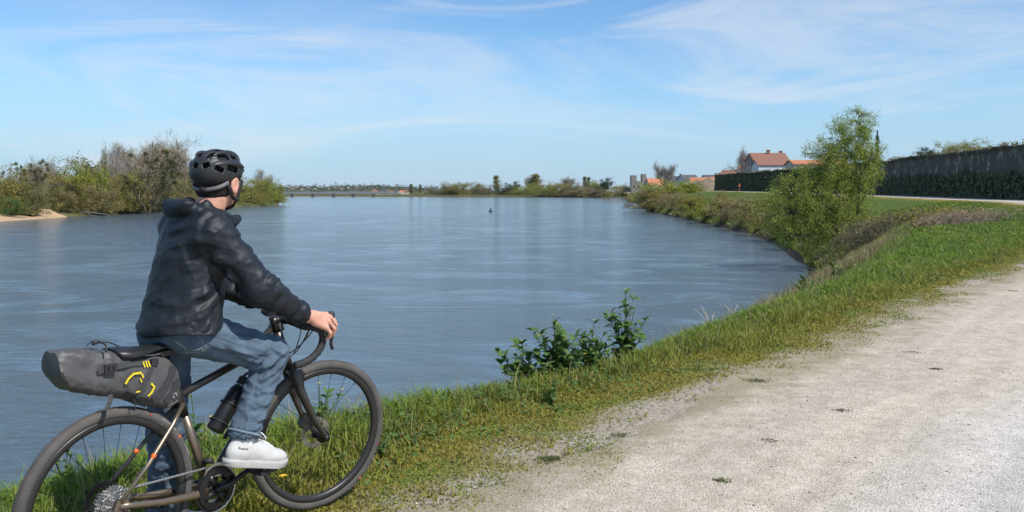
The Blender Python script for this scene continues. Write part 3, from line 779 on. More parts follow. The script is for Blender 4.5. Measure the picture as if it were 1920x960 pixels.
# ------------------------------------------------------------------ far bank trees
G2 = 'trees on the far bank'
far = [(772, 'poplar', 345, 1.9, 'grey', 'left poplar of the pair beside the far village'), (789, 'poplar', 346, 1.5, 'grey', 'right poplar of the pair beside the far village'),
 (812, 'round', 349, 1.2, 'brown', 'brown round tree right of the poplar pair'), (835, 'round', 343, 1.1, 'brown', 'thin brownish tree on far bank near the dark barn'),
 (860, 'bush', 341, 1.5, 'olive', 'broad olive tree left of the lone poplar'), (885, 'round', 340, 1.4, 'brown', 'reddish brown dome tree left of the lone poplar'),
 (905, 'bush', 346, 1.4, 'grey', 'grey green bush just left of the lone poplar'), (932, 'poplar', 329, 1.6, 'olive', 'lone tall poplar in the middle of the far bank'),
 (948, 'bush', 346, 1.2, 'dark', 'dark bush just right of the lone poplar'), (972, 'pine', 340, 1.2, 'dark', 'dark spreading tree left of the pale bare tree'),
 (992, 'bare', 327, 1.1, 'twiggrey', 'pale bare tree with spreading crown on the far bank'), (1006, 'poplar', 326, 2.4, 'olive', 'stout leafy poplar beside the pale bare tree'),
 (985, 'bush', 346, 1.7, 'fresh', 'green bush below the pale bare tree'), (1015, 'bush', 345, 1.7, 'olive', 'olive bush below the stout poplar'),
 (1033, 'bush', 339, 1.4, 'fresh', 'fresh green bush right of the stout poplar'), (1060, 'bare', 331, 1.5, 'twiggrey', 'grey domed bare tree on the far bank'),
 (1055, 'bush', 344, 1.5, 'olive', 'olive bush under the grey domed tree'), (1082, 'bush', 340, 1.5, 'brown', 'brown bush right of the grey domed tree'),
 (1098, 'poplar', 331, 1.2, 'grey', 'left of two thin poplars near the village'), (1104, 'poplar', 332, 1.2, 'grey', 'right of two thin poplars near the village'),
 (1117, 'round', 337, 1.4, 'fresh', 'green rounded tree between thin poplars and dark pine'), (1141, 'pine', 333, 1.0, 'dark', 'dark layered pine near the village edge'),
 (1110, 'bush', 350, 1.8, 'straw', 'straw coloured low bush on the far waterline'), (1135, 'bush', 352, 1.5, 'brown', 'brown low bush below the dark pine'),
 (1168, 'bush', 347, 1.3, 'brown', 'brown bush below the ruined stone house'), (845, 'bush', 352, 1.6, 'olive', 'low olive hedge bush left part of the far bank'),
 (960, 'bush', 352, 1.3, 'olive', 'low olive bush on the shore below the dark tree'), (1180, 'bush', 344, 1.0, 'dark', 'dark bush at the left side of the ruined stone house')]
for k, (px, kind, top, wd, lf, lab) in enumerate(far):
    Y = float(np.interp(px, [700, 880, 1000, 1080, 1140, 1200], [1085, 1045, 1010, 900, 800, 700])) + (k * 7) % 12 + (25 if kind in ('poplar', 'bare', 'pine') else 0)
    x = (px - 960) / 1600 * Y; zt = CAM_Z - (top - 362) / 1600 * Y; zb = -1.2
    sd = {'poplar': 14, 'round': 7, 'bush': [1, 4, 6][k % 3], 'pine': 13, 'bare': 11}[kind]
    res = tree_variant(kind, sd, lf, None)
    put_tree({'bush': 'bush', 'bare': 'bare_tree', 'poplar': 'poplar_tree', 'round': 'tree', 'pine': 'evergreen_tree'}[kind], res, x, Y, zb, zt - zb, wd * (1.5 if kind in ('bush', 'round') else 1.15), k * 1.1, lab, 'bush' if kind == 'bush' else 'tree', G2)
# scrub that runs unbroken along the far waterline and over the ridge: no one could count it
def scrub(name, pts, L_, W_, m, label, n_per=14, spread=1.2, seed=3):
    g = np.random.default_rng(seed); v, f = leaf_cloud(g, np.array(pts, float), n_per, spread, L_, W_)
    return tag(obj(name, mk_mesh(name, v, f, m)), label, 'scrub', kind='stuff')
g = np.random.default_rng(77)
pts = []
for k in range(620):
    px = g.uniform(690, 1215); Y = float(np.interp(px, [690, 880, 1000, 1080, 1140, 1215], [1085, 1045, 1012, 900, 800, 690])) + g.uniform(0, 14)
    pts.append(((px - 960) / 1600 * Y, Y, -1.6 + abs(g.normal()) * 3.2 * (1 if px > 960 else .8)))
scrub('shore_scrub', pts, 1.3, .6, M_leaf['olive'], 'unbroken olive scrub along the far waterline', 12, 1.1)
pts = []
for k in range(900):
    x = g.uniform(-1500, 150); y = 2600 + g.uniform(-380, 60); h = float(prof(x)); t = np.interp(y - 2600, [-500, -330, -160, 0, 200], [0, .35, .75, 1, .9])
    pts.append((x, y, -1.5 + (h + 1.5) * t + abs(g.normal()) * 1.6))
scrub('ridge_wood', pts, 4.5, 2.6, M_leaf['dark'], 'dark distant woods covering the far ridge', 9, 3.2, 8)
# ------------------------------------------------------------------ bridge
M_conc = mat('bridge_stone', (.30, .29, .27), .9, cvar=.2, cscale=.3)
M_steel = mat('bridge_steel', (.16, .19, .21), .7, cvar=.15, cscale=.3)
br = empty('bridge', (0, 900, WATER))
deck_z = 5.0
b = MB(); b.box((-330, -3.2, deck_z), (-120, 3.2, deck_z + .5)); b.build('deck', M_conc, br)
for sgn in (-1, 1):
    b = MB(); y = 3.0 * sgn; b.box((-330, y - .15, deck_z - 1.5), (-120, y + .15, deck_z)); b.build('girder', M_steel, br)
    b = MB(); b.box((-330, y - .06, deck_z + 1.45), (-120, y + .06, deck_z + 1.55))
    for k in range(85): b.box((-330 + k * 2.5, y - .05, deck_z + .5), (-330 + k * 2.5 + .1, y + .05, deck_z + 1.5))
    b.build('railing', M_steel, br)
for px in (508, 547, 586, 625, 662, 700):
    x = (px - 960) / 1600 * 900; b = MB()
    b.lathe([(0, -1), (1.9, -1), (1.9, .6), (1.35, .9), (1.15, deck_z - 1.9), (1.5, deck_z - 1.5), (0, deck_z - 1.5)], 12, 'z', (x, 0, 0))
    b.build('pier', M_conc, br)
tag(br, 'low grey girder bridge on stone piers crossing the far river', 'bridge')

# ------------------------------------------------------------------ buildings
M_white = mat('white_render', (.68, .66, .62), .9, cvar=.06, cscale=.5)
M_cool = mat('pale_render_shade_blue', (.50, .56, .62), .9, cvar=.06, cscale=.4)  # blue of a wall in shade put into the pale base colour
M_cream = mat('cream_render', (.55, .49, .40), .9, cvar=.08, cscale=.5)
M_stone = mat('grey_rubble_stone', (.20, .185, .165), .95, cvar=.4, cscale=1.2)
M_orange = mat('orange_roof_tile', (.42, .165, .085), .85, cvar=.3, cscale=1.5)
M_brown = mat('brown_roof_tile', (.215, .105, .07), .85, cvar=.35, cscale=1.5)
M_slate = mat('slate_roof', (.060, .066, .075), .6, cvar=.25, cscale=1.5)
M_brick = mat('chimney_brick', (.26, .12, .08), .9, cvar=.25, cscale=3)
M_glass = mat('window_glass', (.03, .035, .04), .1)
def house(name, loc, rz, w, d, h, rh, wall, roof, label, wins=(), chim=(), group=None, over=.3, hip=0.):
    """gabled house: ridge along local x; front wall is local -y"""
    t = empty(name, loc, rz)
    b = MB()
    hw, hd = w / 2, d / 2
    b.add([(-hw, -hd, -1.5), (hw, -hd, -1.5), (hw, hd, -1.5), (-hw, hd, -1.5), (-hw, -hd, h), (hw, -hd, h), (hw, hd, h), (-hw, hd, h), (-hw + hip, 0, h + rh), (hw - hip, 0, h + rh)],
          [(0, 1, 5, 4), (1, 2, 6, 5), (2, 3, 7, 6), (3, 0, 4, 7), (5, 6, 9), (7, 4, 8), (4, 5, 9, 8), (6, 7, 8, 9)])
    b.build('wall', wall, t)
    b = MB(); e = over; th = .18; s = rh / hd
    for sg in (-1, 1):
        y0 = sg * (hd + e); z0 = h - s * e + .04
        q = [(-hw - e, y0, z0), (hw + e, y0, z0), (hw + e - hip, 0, h + rh + .04), (-hw - e + hip, 0, h + rh + .04)]
        b.add(q + [(x, y, z + th) for x, y, z in q], [(0, 1, 2, 3), (7, 6, 5, 4), (0, 4, 5, 1), (1, 5, 6, 2), (2, 6, 7, 3), (3, 7, 4, 0)])
    r = b.build('roof', roof, t)
    for (cx_, cy_, ch) in chim:
        b = MB(); z0 = h + rh * (1 - abs(cy_) / hd) - .6; b.box((cx_ - .45, cy_ - .35, z0), (cx_ + .45, cy_ + .35, h + rh + ch)); b.box((cx_ - .55, cy_ - .45, h + rh + ch), (cx_ + .55, cy_ + .45, h + rh + ch + .18))
        b.build('chimney', M_brick, r)
    for (face, u, z, ww, hh) in wins:
        b = MB(); g_ = MB()
        if face == 'f':
            b.box((u - ww / 2 - .12, -hd - .05, z - .12), (u + ww / 2 + .12, -hd + .05, z + hh + .12)); g_.box((u - ww / 2, -hd - .08, z), (u + ww / 2, -hd - .02, z + hh))
        else:
            b.box((-hw - .05, u - ww / 2 - .12, z - .12), (-hw + .05, u + ww / 2 + .12, z + hh + .12)); g_.box((-hw - .08, u - ww / 2, z), (-hw - .02, u + ww / 2, z + hh))
        f_ = b.build('window', M_cream, t); g_.build('pane', M_glass, f_)
    return tag(t, label, 'house', group)
GV = 'houses of the riverside village'
def hat(px, Y, z): return ((px - 960) / 1600 * Y, Y, z)
W2 = (('f', -1.8, 1.2, 1.0, 1.4), ('f', 1.8, 1.2, 1.0, 1.4))
# ruined grey stone house on the point
t = empty('stone_ruin', hat(1197, 560, -.5))
b = MB(); b.box((-5, -3, -2), (5, 3, 9.5)); b.build('wall', M_stone, t)
b = MB(); b.box((-5.1, -3.1, 9.5), (-1.6, 3.1, 13.6)); b.build('tower', M_stone, t)
b = MB(); b.box((1.9, -3.2, 9.5), (4.6, 3.2, 14.4)); b.build('tower', M_stone, t)
b = MB(); b.add([(4.6, -3, 9.5), (4.6, 3, 9.5), (7.2, 3, 8), (7.2, -3, 8), (4.6, -3, 13), (4.6, 3, 13)], [(0, 1, 2, 3), (0, 3, 4), (1, 5, 2), (3, 2, 5, 4)]); b.build('broken_gable', M_stone, t)
for u in (-3.2, 0, 3.1):
    b = MB(); b.box((u - .5, -3.08, 5.2), (u + .5, -2.98, 7.0)); b.build('window', M_glass, t)
tag(t, 'grey stone ruin with two square stumps left of the orange roofs', 'ruin')
house('house', hat(1228, 470, .5), .2, 9, 8, 5.5, 3.4, M_cream, M_orange, 'low house with plain orange roof left of the leafless tree', W2, (), GV)
house('house', hat(1262, 430, .8), -.25, 9, 7, 6.0, 3.0, M_cream, M_slate, 'slate-roofed house right behind the leafless tree', W2, ((3.6, 0, 1.2),), GV)
house('house', hat(1290, 400, 1.0), .35, 8, 7, 6.2, 2.6, M_cool, M_slate, 'pale grey house with dark slate roof above the shore bush', W2 + (('f', 0, 3.6, .9, 1.2),), (), GV)
house('house', hat(1316, 350, 1.6), -.3, 9, 6, 4.2, 1.9, M_white, M_orange, 'white house with low orange roof behind the parked van', W2, (), GV)
house('house', hat(1336, 400, 1.5), .1, 9, 6, 6.3, 2.0, M_stone, M_slate, 'dark-roofed house with twin chimneys above the orange roofs', (), ((3.2, 0, 1.0), (1.6, 0, .8)), GV)
house('house', hat(1346, 340, 1.8), .25, 7, 5, 4.2, 1.6, M_cream, M_orange, 'small orange-roofed house at the left end of the wall', (), (), GV)
house('house', hat(1384, 330, 2.2), -.5, 12, 7, 6.0, 2.1, M_white, M_brown, 'long white house with red brown roof left of the big house', (('f', -3.5, 3.2, .9, 1.3), ('f', 0, 3.2, .9, 1.3), ('f', 3, 3.2, .9, 1.3)), (), GV)
house('house', hat(1398, 318, 2.2), -.2, 5, 5, 8.2, 1.2, M_white, M_orange, 'narrow white house tucked against the big brick-roofed house', (('f', 0, 5.6, .9, 1.2),), (), GV)
house('house', hat(1438, 275, 2.0), .05, 11.2, 9, 9.6, 2.6, M_stone, M_brown, 'big house with brown roof and tall brick chimney above the wall', (('s', -1, 6.5, 1.0, 1.6), ('s', 2, 6.5, 1.0, 1.6)), ((.2, -.6, 1.0), (4.6, .3, .7)), GV)
house('house', hat(1443, 262, 2.0), .05, 9.0, 6, 7.9, 1.5, M_cool, M_brown, 'white lean-to house, its wall coloured with blue shade, in front of the big brown roof', (), (), GV)
house('house', hat(1478, 262, 2.0), .05, 5, 4, 6.4, 1.3, M_white, M_white, 'small white gabled shed beside the pale lean-to house', (), (), GV)
house('house', hat(1530, 215, 2.0), .05, 13.5, 6, 6.6, 1.0, M_cream, M_orange, 'orange-roofed building half hidden behind the willow', (), (), GV)
# small houses across the river and on the ridge
GH = 'tiny houses across the river'
g = np.random.default_rng(5)
for k, px in enumerate((703, 712, 722, 731, 742, 752, 762, 722)):
    wall, roof = (M_white, M_cream, M_white)[k % 3], (M_brown, M_slate, M_orange)[k % 3]
    house('house', hat(px, 1120 + (k % 3) * 25, -.6 + (2 if k == 7 else 0)), g.uniform(-.4, .4), 6 + g.uniform(0, 3), 6, 2.6 + g.uniform(0, 1.8), 2.0, wall, roof,
          ['leftmost tiny white house at the far end of the bridge', 'second tiny house from the bridge, dark roof', 'third tiny house from the bridge, orange roof', 'tiny white house in the middle of the far row', 'tiny cream house right of the middle of the far row', 'tiny white house with orange roof in the far row', 'rightmost tiny house of the far row, near the poplar pair', 'tiny house standing behind the middle of the far row'][k], (), (), GH)
M_far = mat('dull_white_render', (.46, .45, .43), .9)
GR = 'houses dotted on the far ridge'
ORD = ['leftmost', 'second', 'third', 'fourth', 'fifth', 'sixth', 'seventh', 'eighth', 'ninth', 'tenth', 'eleventh', 'twelfth', 'thirteenth', 'rightmost']
for k in range(14):
    px = [543, 549, 556, 566, 578, 590, 603, 614, 626, 640, 652, 668, 684, 700][k]; yy = 2600 - [60, 200, 120, 260, 90, 240, 150, 220, 110, 250, 180, 130, 90, 280][k]
    x = (px - 960) / 1600 * yy; h = float(prof(x)); tz = np.interp(yy - 2600, [-500, -330, -160, 0], [0, .35, .75, 1])
    o = house('house', (x, yy, -1.5 + (h + 1.5) * tz), g.uniform(-.5, .5), 5.5 + g.uniform(0, 3), 5, 3.0, 1.8, (M_far, M_cream)[k % 2], (M_slate, M_brown)[k % 3 == 0],
          'pale speck of a house on the wooded far ridge, %s counted from the left' % ORD[k], (), (), GR)
# long dark barns on the far bank
for (px, w, lab) in ((905, 20, 'long dark barn on the far bank left of the lone poplar'), (822, 14, 'low dark barn on the far bank left of centre')):
    house('barn', hat(px, 1075, -.6), 0, w * .95, 8, 4.4, 2.0, mat('dark_barn_boards', (.035, .035, .033), .9), M_slate, lab)

# ------------------------------------------------------------------ retaining wall on the right, its ivy and the terrace
wall_x = curve([(15, 33.0), (40, 34.6), (63, 38.0), (105, 45.0), (160, 50.2), (229, 55.0), (236, 56)])
def wall_material():
    m = D.materials.new('old_stone_wall'); m.use_nodes = True
    nt = m.node_tree; N = nt.nodes; L = nt.links; b = N['Principled BSDF']; b.inputs['Roughness'].default_value = .95; b.inputs['Specular IOR Level'].default_value = .1
    tc = N.new('ShaderNodeTexCoord')
    def noise(sc, det, rough=.6):
        n = N.new('ShaderNodeTexNoise'); n.inputs['Scale'].default_value = sc; n.inputs['Detail'].default_value = det; n.inputs['Roughness'].default_value = rough
        L.new(tc.outputs['Object'], n.inputs['Vector']); return n.outputs['Fac']
    at = N.new('ShaderNodeAttribute'); at.attribute_name = 'col'
    r = N.new('ShaderNodeMapRange'); r.inputs['From Min'].default_value = .52; r.inputs['From Max'].default_value = .72; r.inputs['To Min'].default_value = .5; r.inputs['To Max'].default_value = 2.3
    L.new(noise(.8, 9, .72), r.inputs['Value'])
    x = N.new('ShaderNodeVectorMath'); x.operation = 'SCALE'; L.new(at.outputs['Color'], x.inputs[0]); L.new(r.outputs[0], x.inputs['Scale'])
    L.new(x.outputs[0], b.inputs['Base Color'])
    bp = N.new('ShaderNodeBump'); bp.inputs['Strength'].default_value = .8; bp.inputs['Distance'].default_value = .12; L.new(noise(2.2, 7, .65), bp.inputs['Height']); L.new(bp.outputs[0], b.inputs['Normal'])
    return m
wy = np.concatenate([np.arange(15, 130, 1.0), np.arange(130, 236.1, 2.0)]); wz = np.linspace(-.3, 4.0, 12)
WV = []; WC = []
for y in wy:
    x = float(wall_x(y)); z0 = float(road_z(y))
    for z in wz: WV.append((x + .12 * z / 4, y, z0 + z))
    WV.append((x + .12 - .08, y, z0 + 4.0)); WV.append((x + .02, y, z0 + 4.22)); WV.append((x + .75, y, z0 + 4.25)); WV.append((x + .8, y, z0 + 3.2))
WV = np.array(WV); n = len(wz) + 4
nb = (fbm(WV * 1.3, 14, 4) - .5); WV[:, 0] += nb * .28; WV[:, 2] += ((vnoise(WV * 1.7, 3) - .5) * .12 + (vnoise(WV * (.2, .25, 0), 5) - .5) * .45) * smooth(2.0, 3.6, WV[:, 2] - road_z(np.clip(WV[:, 1], -14, 340)))
ii = (np.arange(len(wy) - 1)[:, None] * n + np.arange(n - 1)[None]).ravel()
WF = np.stack([ii, ii + n, ii + n + 1, ii + 1], 1)
wm_ = mk_mesh('retaining_wall', WV, WF, wall_material(), False)
rel = WV[:, 2] - road_z(np.clip(WV[:, 1], -14, 340))
bd = rel + (fbm(WV * .5, 6, 4) - .5) * 2.6 + np.interp(WV[:, 1], [60, 105, 130, 160, 240], [0, -.1, -.8, -2.6, -3.2])
up = smooth(1.5, 2.4, bd)[:, None]; capm = (rel > 4.02)[:, None]
wc = np.array((.055, .068, .034)) * (1 - up) + np.array((.185, .182, .165)) * up
wc = np.where(capm, np.array((.12, .12, .09)), wc)
set_col(wm_, wc)
wall = empty('retaining_wall', (0, 0, 0)); obj('masonry', wm_, wall)
g = np.random.default_rng(15)
iy = g.uniform(58, 236, 5200); ir = g.uniform(0, 1, len(iy)) ** 1.4 * np.interp(iy, [60, 105, 135, 170, 236], [2.1, 2.1, 3.2, 4.0, 4.1])
P = np.stack([wall_x(iy) + .12 * ir / 4 - .10, iy, road_z(iy) + ir], -1) + g.normal(size=(len(iy), 3)) * (.05, 0, 0)
ax = rand_unit(g, len(P)) * (.3, 1, 1); ax /= np.linalg.norm(ax, axis=1)[:, None]
v, f = quads_from(P, ax, np.tile((-1., 0, .2), (len(P), 1)), g.uniform(.2, .5, len(P)), g.uniform(.15, .35, len(P)))
tag(obj('ivy', mk_mesh('ivy', v, f, M_leaf['ivy']), wall), kind='stuff')
iy = g.uniform(50, 236, 420); P = np.stack([wall_x(iy) + .3, iy, road_z(iy) + 4.15], -1); P = P[vnoise(P * (.3, .12, 0), 77) > .5]
v, f = leaf_cloud(g, P, 16, .16, .22, .10); tag(obj('wall_top_weeds', mk_mesh('wall_top_weeds', v, f, M_leaf['grey']), wall), kind='stuff')
tag(wall, 'long old stone retaining wall, ivied at its foot, along the road', 'wall')
# terrace behind the wall
TV = []; 
for y in np.concatenate([np.arange(15, 236, 6.0), [236, 300, 420]]):
    x = float(wall_x(min(y, 236))) + (0 if y <= 236 else (y - 236) * .6); z = float(road_z(min(y, 340))) + 3.6
    for o in (.4, 6, 30, 400): TV.append((x + o, y, z if y <= 236 else max(z - (y - 236) * .05, 2.2)))
n = 4; TF = [(i * n + k, i * n + k + 1, (i + 1) * n + k + 1, (i + 1) * n + k) for i in range(len(TV) // n - 1) for k in range(3)]
tag(obj('terrace', mk_mesh('terrace', TV, TF, M_bank)), kind='structure')
# brown earth ramp at the wall's far end
t0 = hat(1326, 250, 0); ev = []
for i in range(9):
    for k in range(7):
        u, w = i / 8, k / 6
        ev.append((46.5 + 13 * u, 240 + 26 * w + 4 * u, 1.9 + 4.2 * smooth(.1, 1, u) * smooth(0, .35, w) * (1 - .2 * w) + .3 * math.sin(i * 2.1 + k)))
ef = [(i * 7 + k, (i + 1) * 7 + k, (i + 1) * 7 + k + 1, i * 7 + k + 1) for i in range(8) for k in range(6)]
tag(obj('earth_ramp', mk_mesh('earth_ramp', ev, ef, mat('bare_earth', (.17, .135, .09), .95, cvar=.25, cscale=.4, bump=.5, bscale=2), True)), kind='structure')

# trees and shrubs around village and terrace
def put(px, Y, top, zb, kind, sd, lf, wd, lab, nm, cat='tree', bark=None, group=None):
    x = (px - 960) / 1600 * Y; zt = CAM_Z - (top - 362) / 1600 * Y
    return put_tree(nm, tree_variant(kind, sd, lf, bark), x, Y, zb, zt - zb, wd, px * .37, lab, cat, group)
put(1246, 380, 303, 1.0, 'bare', 11, 'twiggrey', .95, 'leafless rounded tree above the orange village roofs', 'bare_tree')
put(1398, 290, 282, 2.2, 'bare', 9, 'twiggrey', .8, 'left of two bare trees behind the big brown-roofed house', 'bare_tree')
put(1412, 300, 280, 2.2, 'bare', 2, 'twiggrey', .8, 'right of two bare trees behind the big brown-roofed house', 'bare_tree')
put(1735, 98, 275, 4.4, 'pine', 13, 'dark', 1.5, 'dark flat-topped pine above the stone wall', 'pine_tree')
put(1800, 86, 262, 4.0, 'bush', 4, 'olive', 1.5, 'olive rounded shrub with twiggy top above the wall', 'bush', 'bush')
put(1836, 84, 268, 4.0, 'bush', 6, 'olive', 1.3, 'right half of the olive hedge above the wall', 'bush', 'bush')
put(1775, 90, 276, 4.2, 'bush', 8, 'dark', 1.1, 'dark green shrub between pine and olive shrub above the wall', 'bush', 'bush')
put(1872, 78, 266, 4.2, 'bare', 10, 'twig', 1.6, 'bare twiggy shrub above the wall at the right', 'bare_tree', 'bush')
put(1694, 104, 292, 4.4, 'bare', 5, 'twiggrey', 1.4, 'low bare twigs above the wall beside the pole', 'bare_tree', 'bush')
put(1556, 118, 292, 4.8, 'bush', 1, 'weed', 1.0, 'dark green bush behind the willow top', 'bush', 'bush')
# ivied pole and street lamp
b = MB(); b.tube([(0, 0, 0), (0, 0, 5.3)], [.14, .10], 8)
x, y, z = AT(1645, 305, 101); p = empty('utility_pole', (x, y, 3.6)); b.build('post', M_bark, p)
v, f = leaf_cloud(g, np.stack([np.zeros(40), np.zeros(40), np.linspace(.6, 4.6, 40)], -1), 14, .10, .22, .14); obj('ivy', mk_mesh('ivy', v, f, M_leaf['weed']), p)
tag(p, 'wooden pole wrapped in ivy rising right of the willow', 'pole')
x, y, z = AT(1358, 325, 300); b = MB(); b.tube([(0, 0, 0), (0, 0, 7.6), (0.1, 0, 7.9), (1.1, 0, 8.0)], [.09, .07, .06, .06], 6)
p = empty('street_lamp', (x, y, 2.2)); b.build('post', M_steel, p); b = MB(); b.box((.9, -.15, 7.86), (1.6, .15, 8.02)); b.build('lamp_head', M_steel, p)
tag(p, 'slim street lamp left of the big house', 'street lamp')
# grey van parked below the houses
vx, vy, _ = hat(1311, 268, 0); van = empty('parked_van', (vx, vy, 1.95), -.5)
M_van = mat('van_paint', (.10, .105, .12), .35, coat=.5); M_tyre0 = mat('van_tyre', (.02, .02, .02), .9)
b = MB(); b.prism([(-2.4, .35), (2.3, .35), (2.4, .9), (1.7, 1.15), (1.05, 1.95), (-2.3, 2.0), (-2.45, 1.2)], -.9, .9); b.build('body', M_van, van)
b = MB(); b.prism([(1.0, 1.22), (1.5, 1.2), (1.0, 1.8), (-2.1, 1.85), (-2.2, 1.3)], -.915, .915); b.build('side_window', M_glass, van)
b = MB(); b.add([(1.76, -.75, 1.15), (1.76, .75, 1.15), (1.12, .7, 1.88), (1.12, -.7, 1.88)], [(0, 1, 2, 3)]); b.build('windscreen', M_glass, van)
for sx_ in (-1.5, 1.5):
    for sy_ in (-.85, .85):
        b = MB(); b.lathe([(0, -.1), (.33, -.1), (.33, .1), (0, .1)], 14, 'y', (sx_, sy_, .33)); b.build('wheel', M_tyre0, van)
tag(van, 'dark grey van parked below the village houses', 'van')

# ------------------------------------------------------------------ marker buoy in the river
x, y, _ = AT(920, 397, 1600 * 4.465 / 35)
bu = empty('channel_buoy', (x, y, WATER)); M_buoy = mat('buoy_dark', (.03, .035, .03), .6)
b = MB(); b.lathe([(0, -.3), (.5, -.3), (.55, .1), (.4, .3), (0, .32)], 14, 'z'); b.build('float', M_buoy, bu)
b = MB(); b.lathe([(.22, .3), (.12, .9), (.05, 1.0), (0, 1.0)], 10, 'z'); b.build('top_mark', M_buoy, bu)
tag(bu, 'small dark buoy floating in mid river', 'buoy')
# ------------------------------------------------------------------ bicycle: local x forward, y left, z up; origin under the rear hub
BK = (-1.463, 3.10, 0.0); BK_RZ = math.atan2(.83, .557)
bike = empty('bicycle', BK, BK_RZ)
tag(bike, 'bronze and black gravel bicycle with drop handlebars held by the rider', 'bicycle')
M_tyre = mat('tyre_rubber', (.088, .081, .074), .85, cvar=.2, cscale=6, bump=.55, bscale=210)
M_rim = mat('rim_black', (.022, .021, .020), .38)
M_blk = mat('black_alloy', (.016, .016, .017), .32, metal=.3)
M_blkm = mat('black_matt', (.020, .020, .021), .6)
M_sil = mat('worn_steel', (.42, .42, .41), .32, metal=1.0)
M_bronze = mat('bronze_paint', (.235, .185, .135), .34, metal=.75, cvar=.06, cscale=4, coat=.35)
M_dkframe = mat('dark_bronze_paint', (.048, .040, .036), .35, metal=.5, coat=.35)
M_carbon = mat('fork_carbon', (.035, .030, .027), .42, coat=.25)
M_sad = mat('saddle_vinyl', (.016, .016, .018), .42)
M_tape = mat('bar_tape', (.020, .020, .020), .72, bump=.4, bscale=120)
M_orng = mat('orange_decal', (.85, .13, .02), .5)
M_red = mat('red_decal', (.55, .03, .03), .5)
M_print = mat('white_print', (.33, .33, .32), .6)
M_spoke = mat('spoke_steel', (.035, .035, .036), .35, metal=.8)
RR = .345
def text_mesh(s, size, m, name='lettering', depth=.0006, space=1.0):
    c = D.curves.new(name, 'FONT'); c.body = s; c.size = size; c.extrude = depth / 2; c.align_x = 'CENTER'; c.resolution_u = 2; c.space_character = space
    o = D.objects.new(name, c); COL.objects.link(o)
    bpy.context.view_layer.update()
    me = D.meshes.new_from_object(o.evaluated_get(bpy.context.evaluated_depsgraph_get()))
    D.objects.remove(o); D.curves.remove(c); me.name = name; me.materials.clear(); me.materials.append(m); return me
def map_mesh(me, fn):
    for v in me.vertices: v.co = fn(v.co)
    me.update(); return me

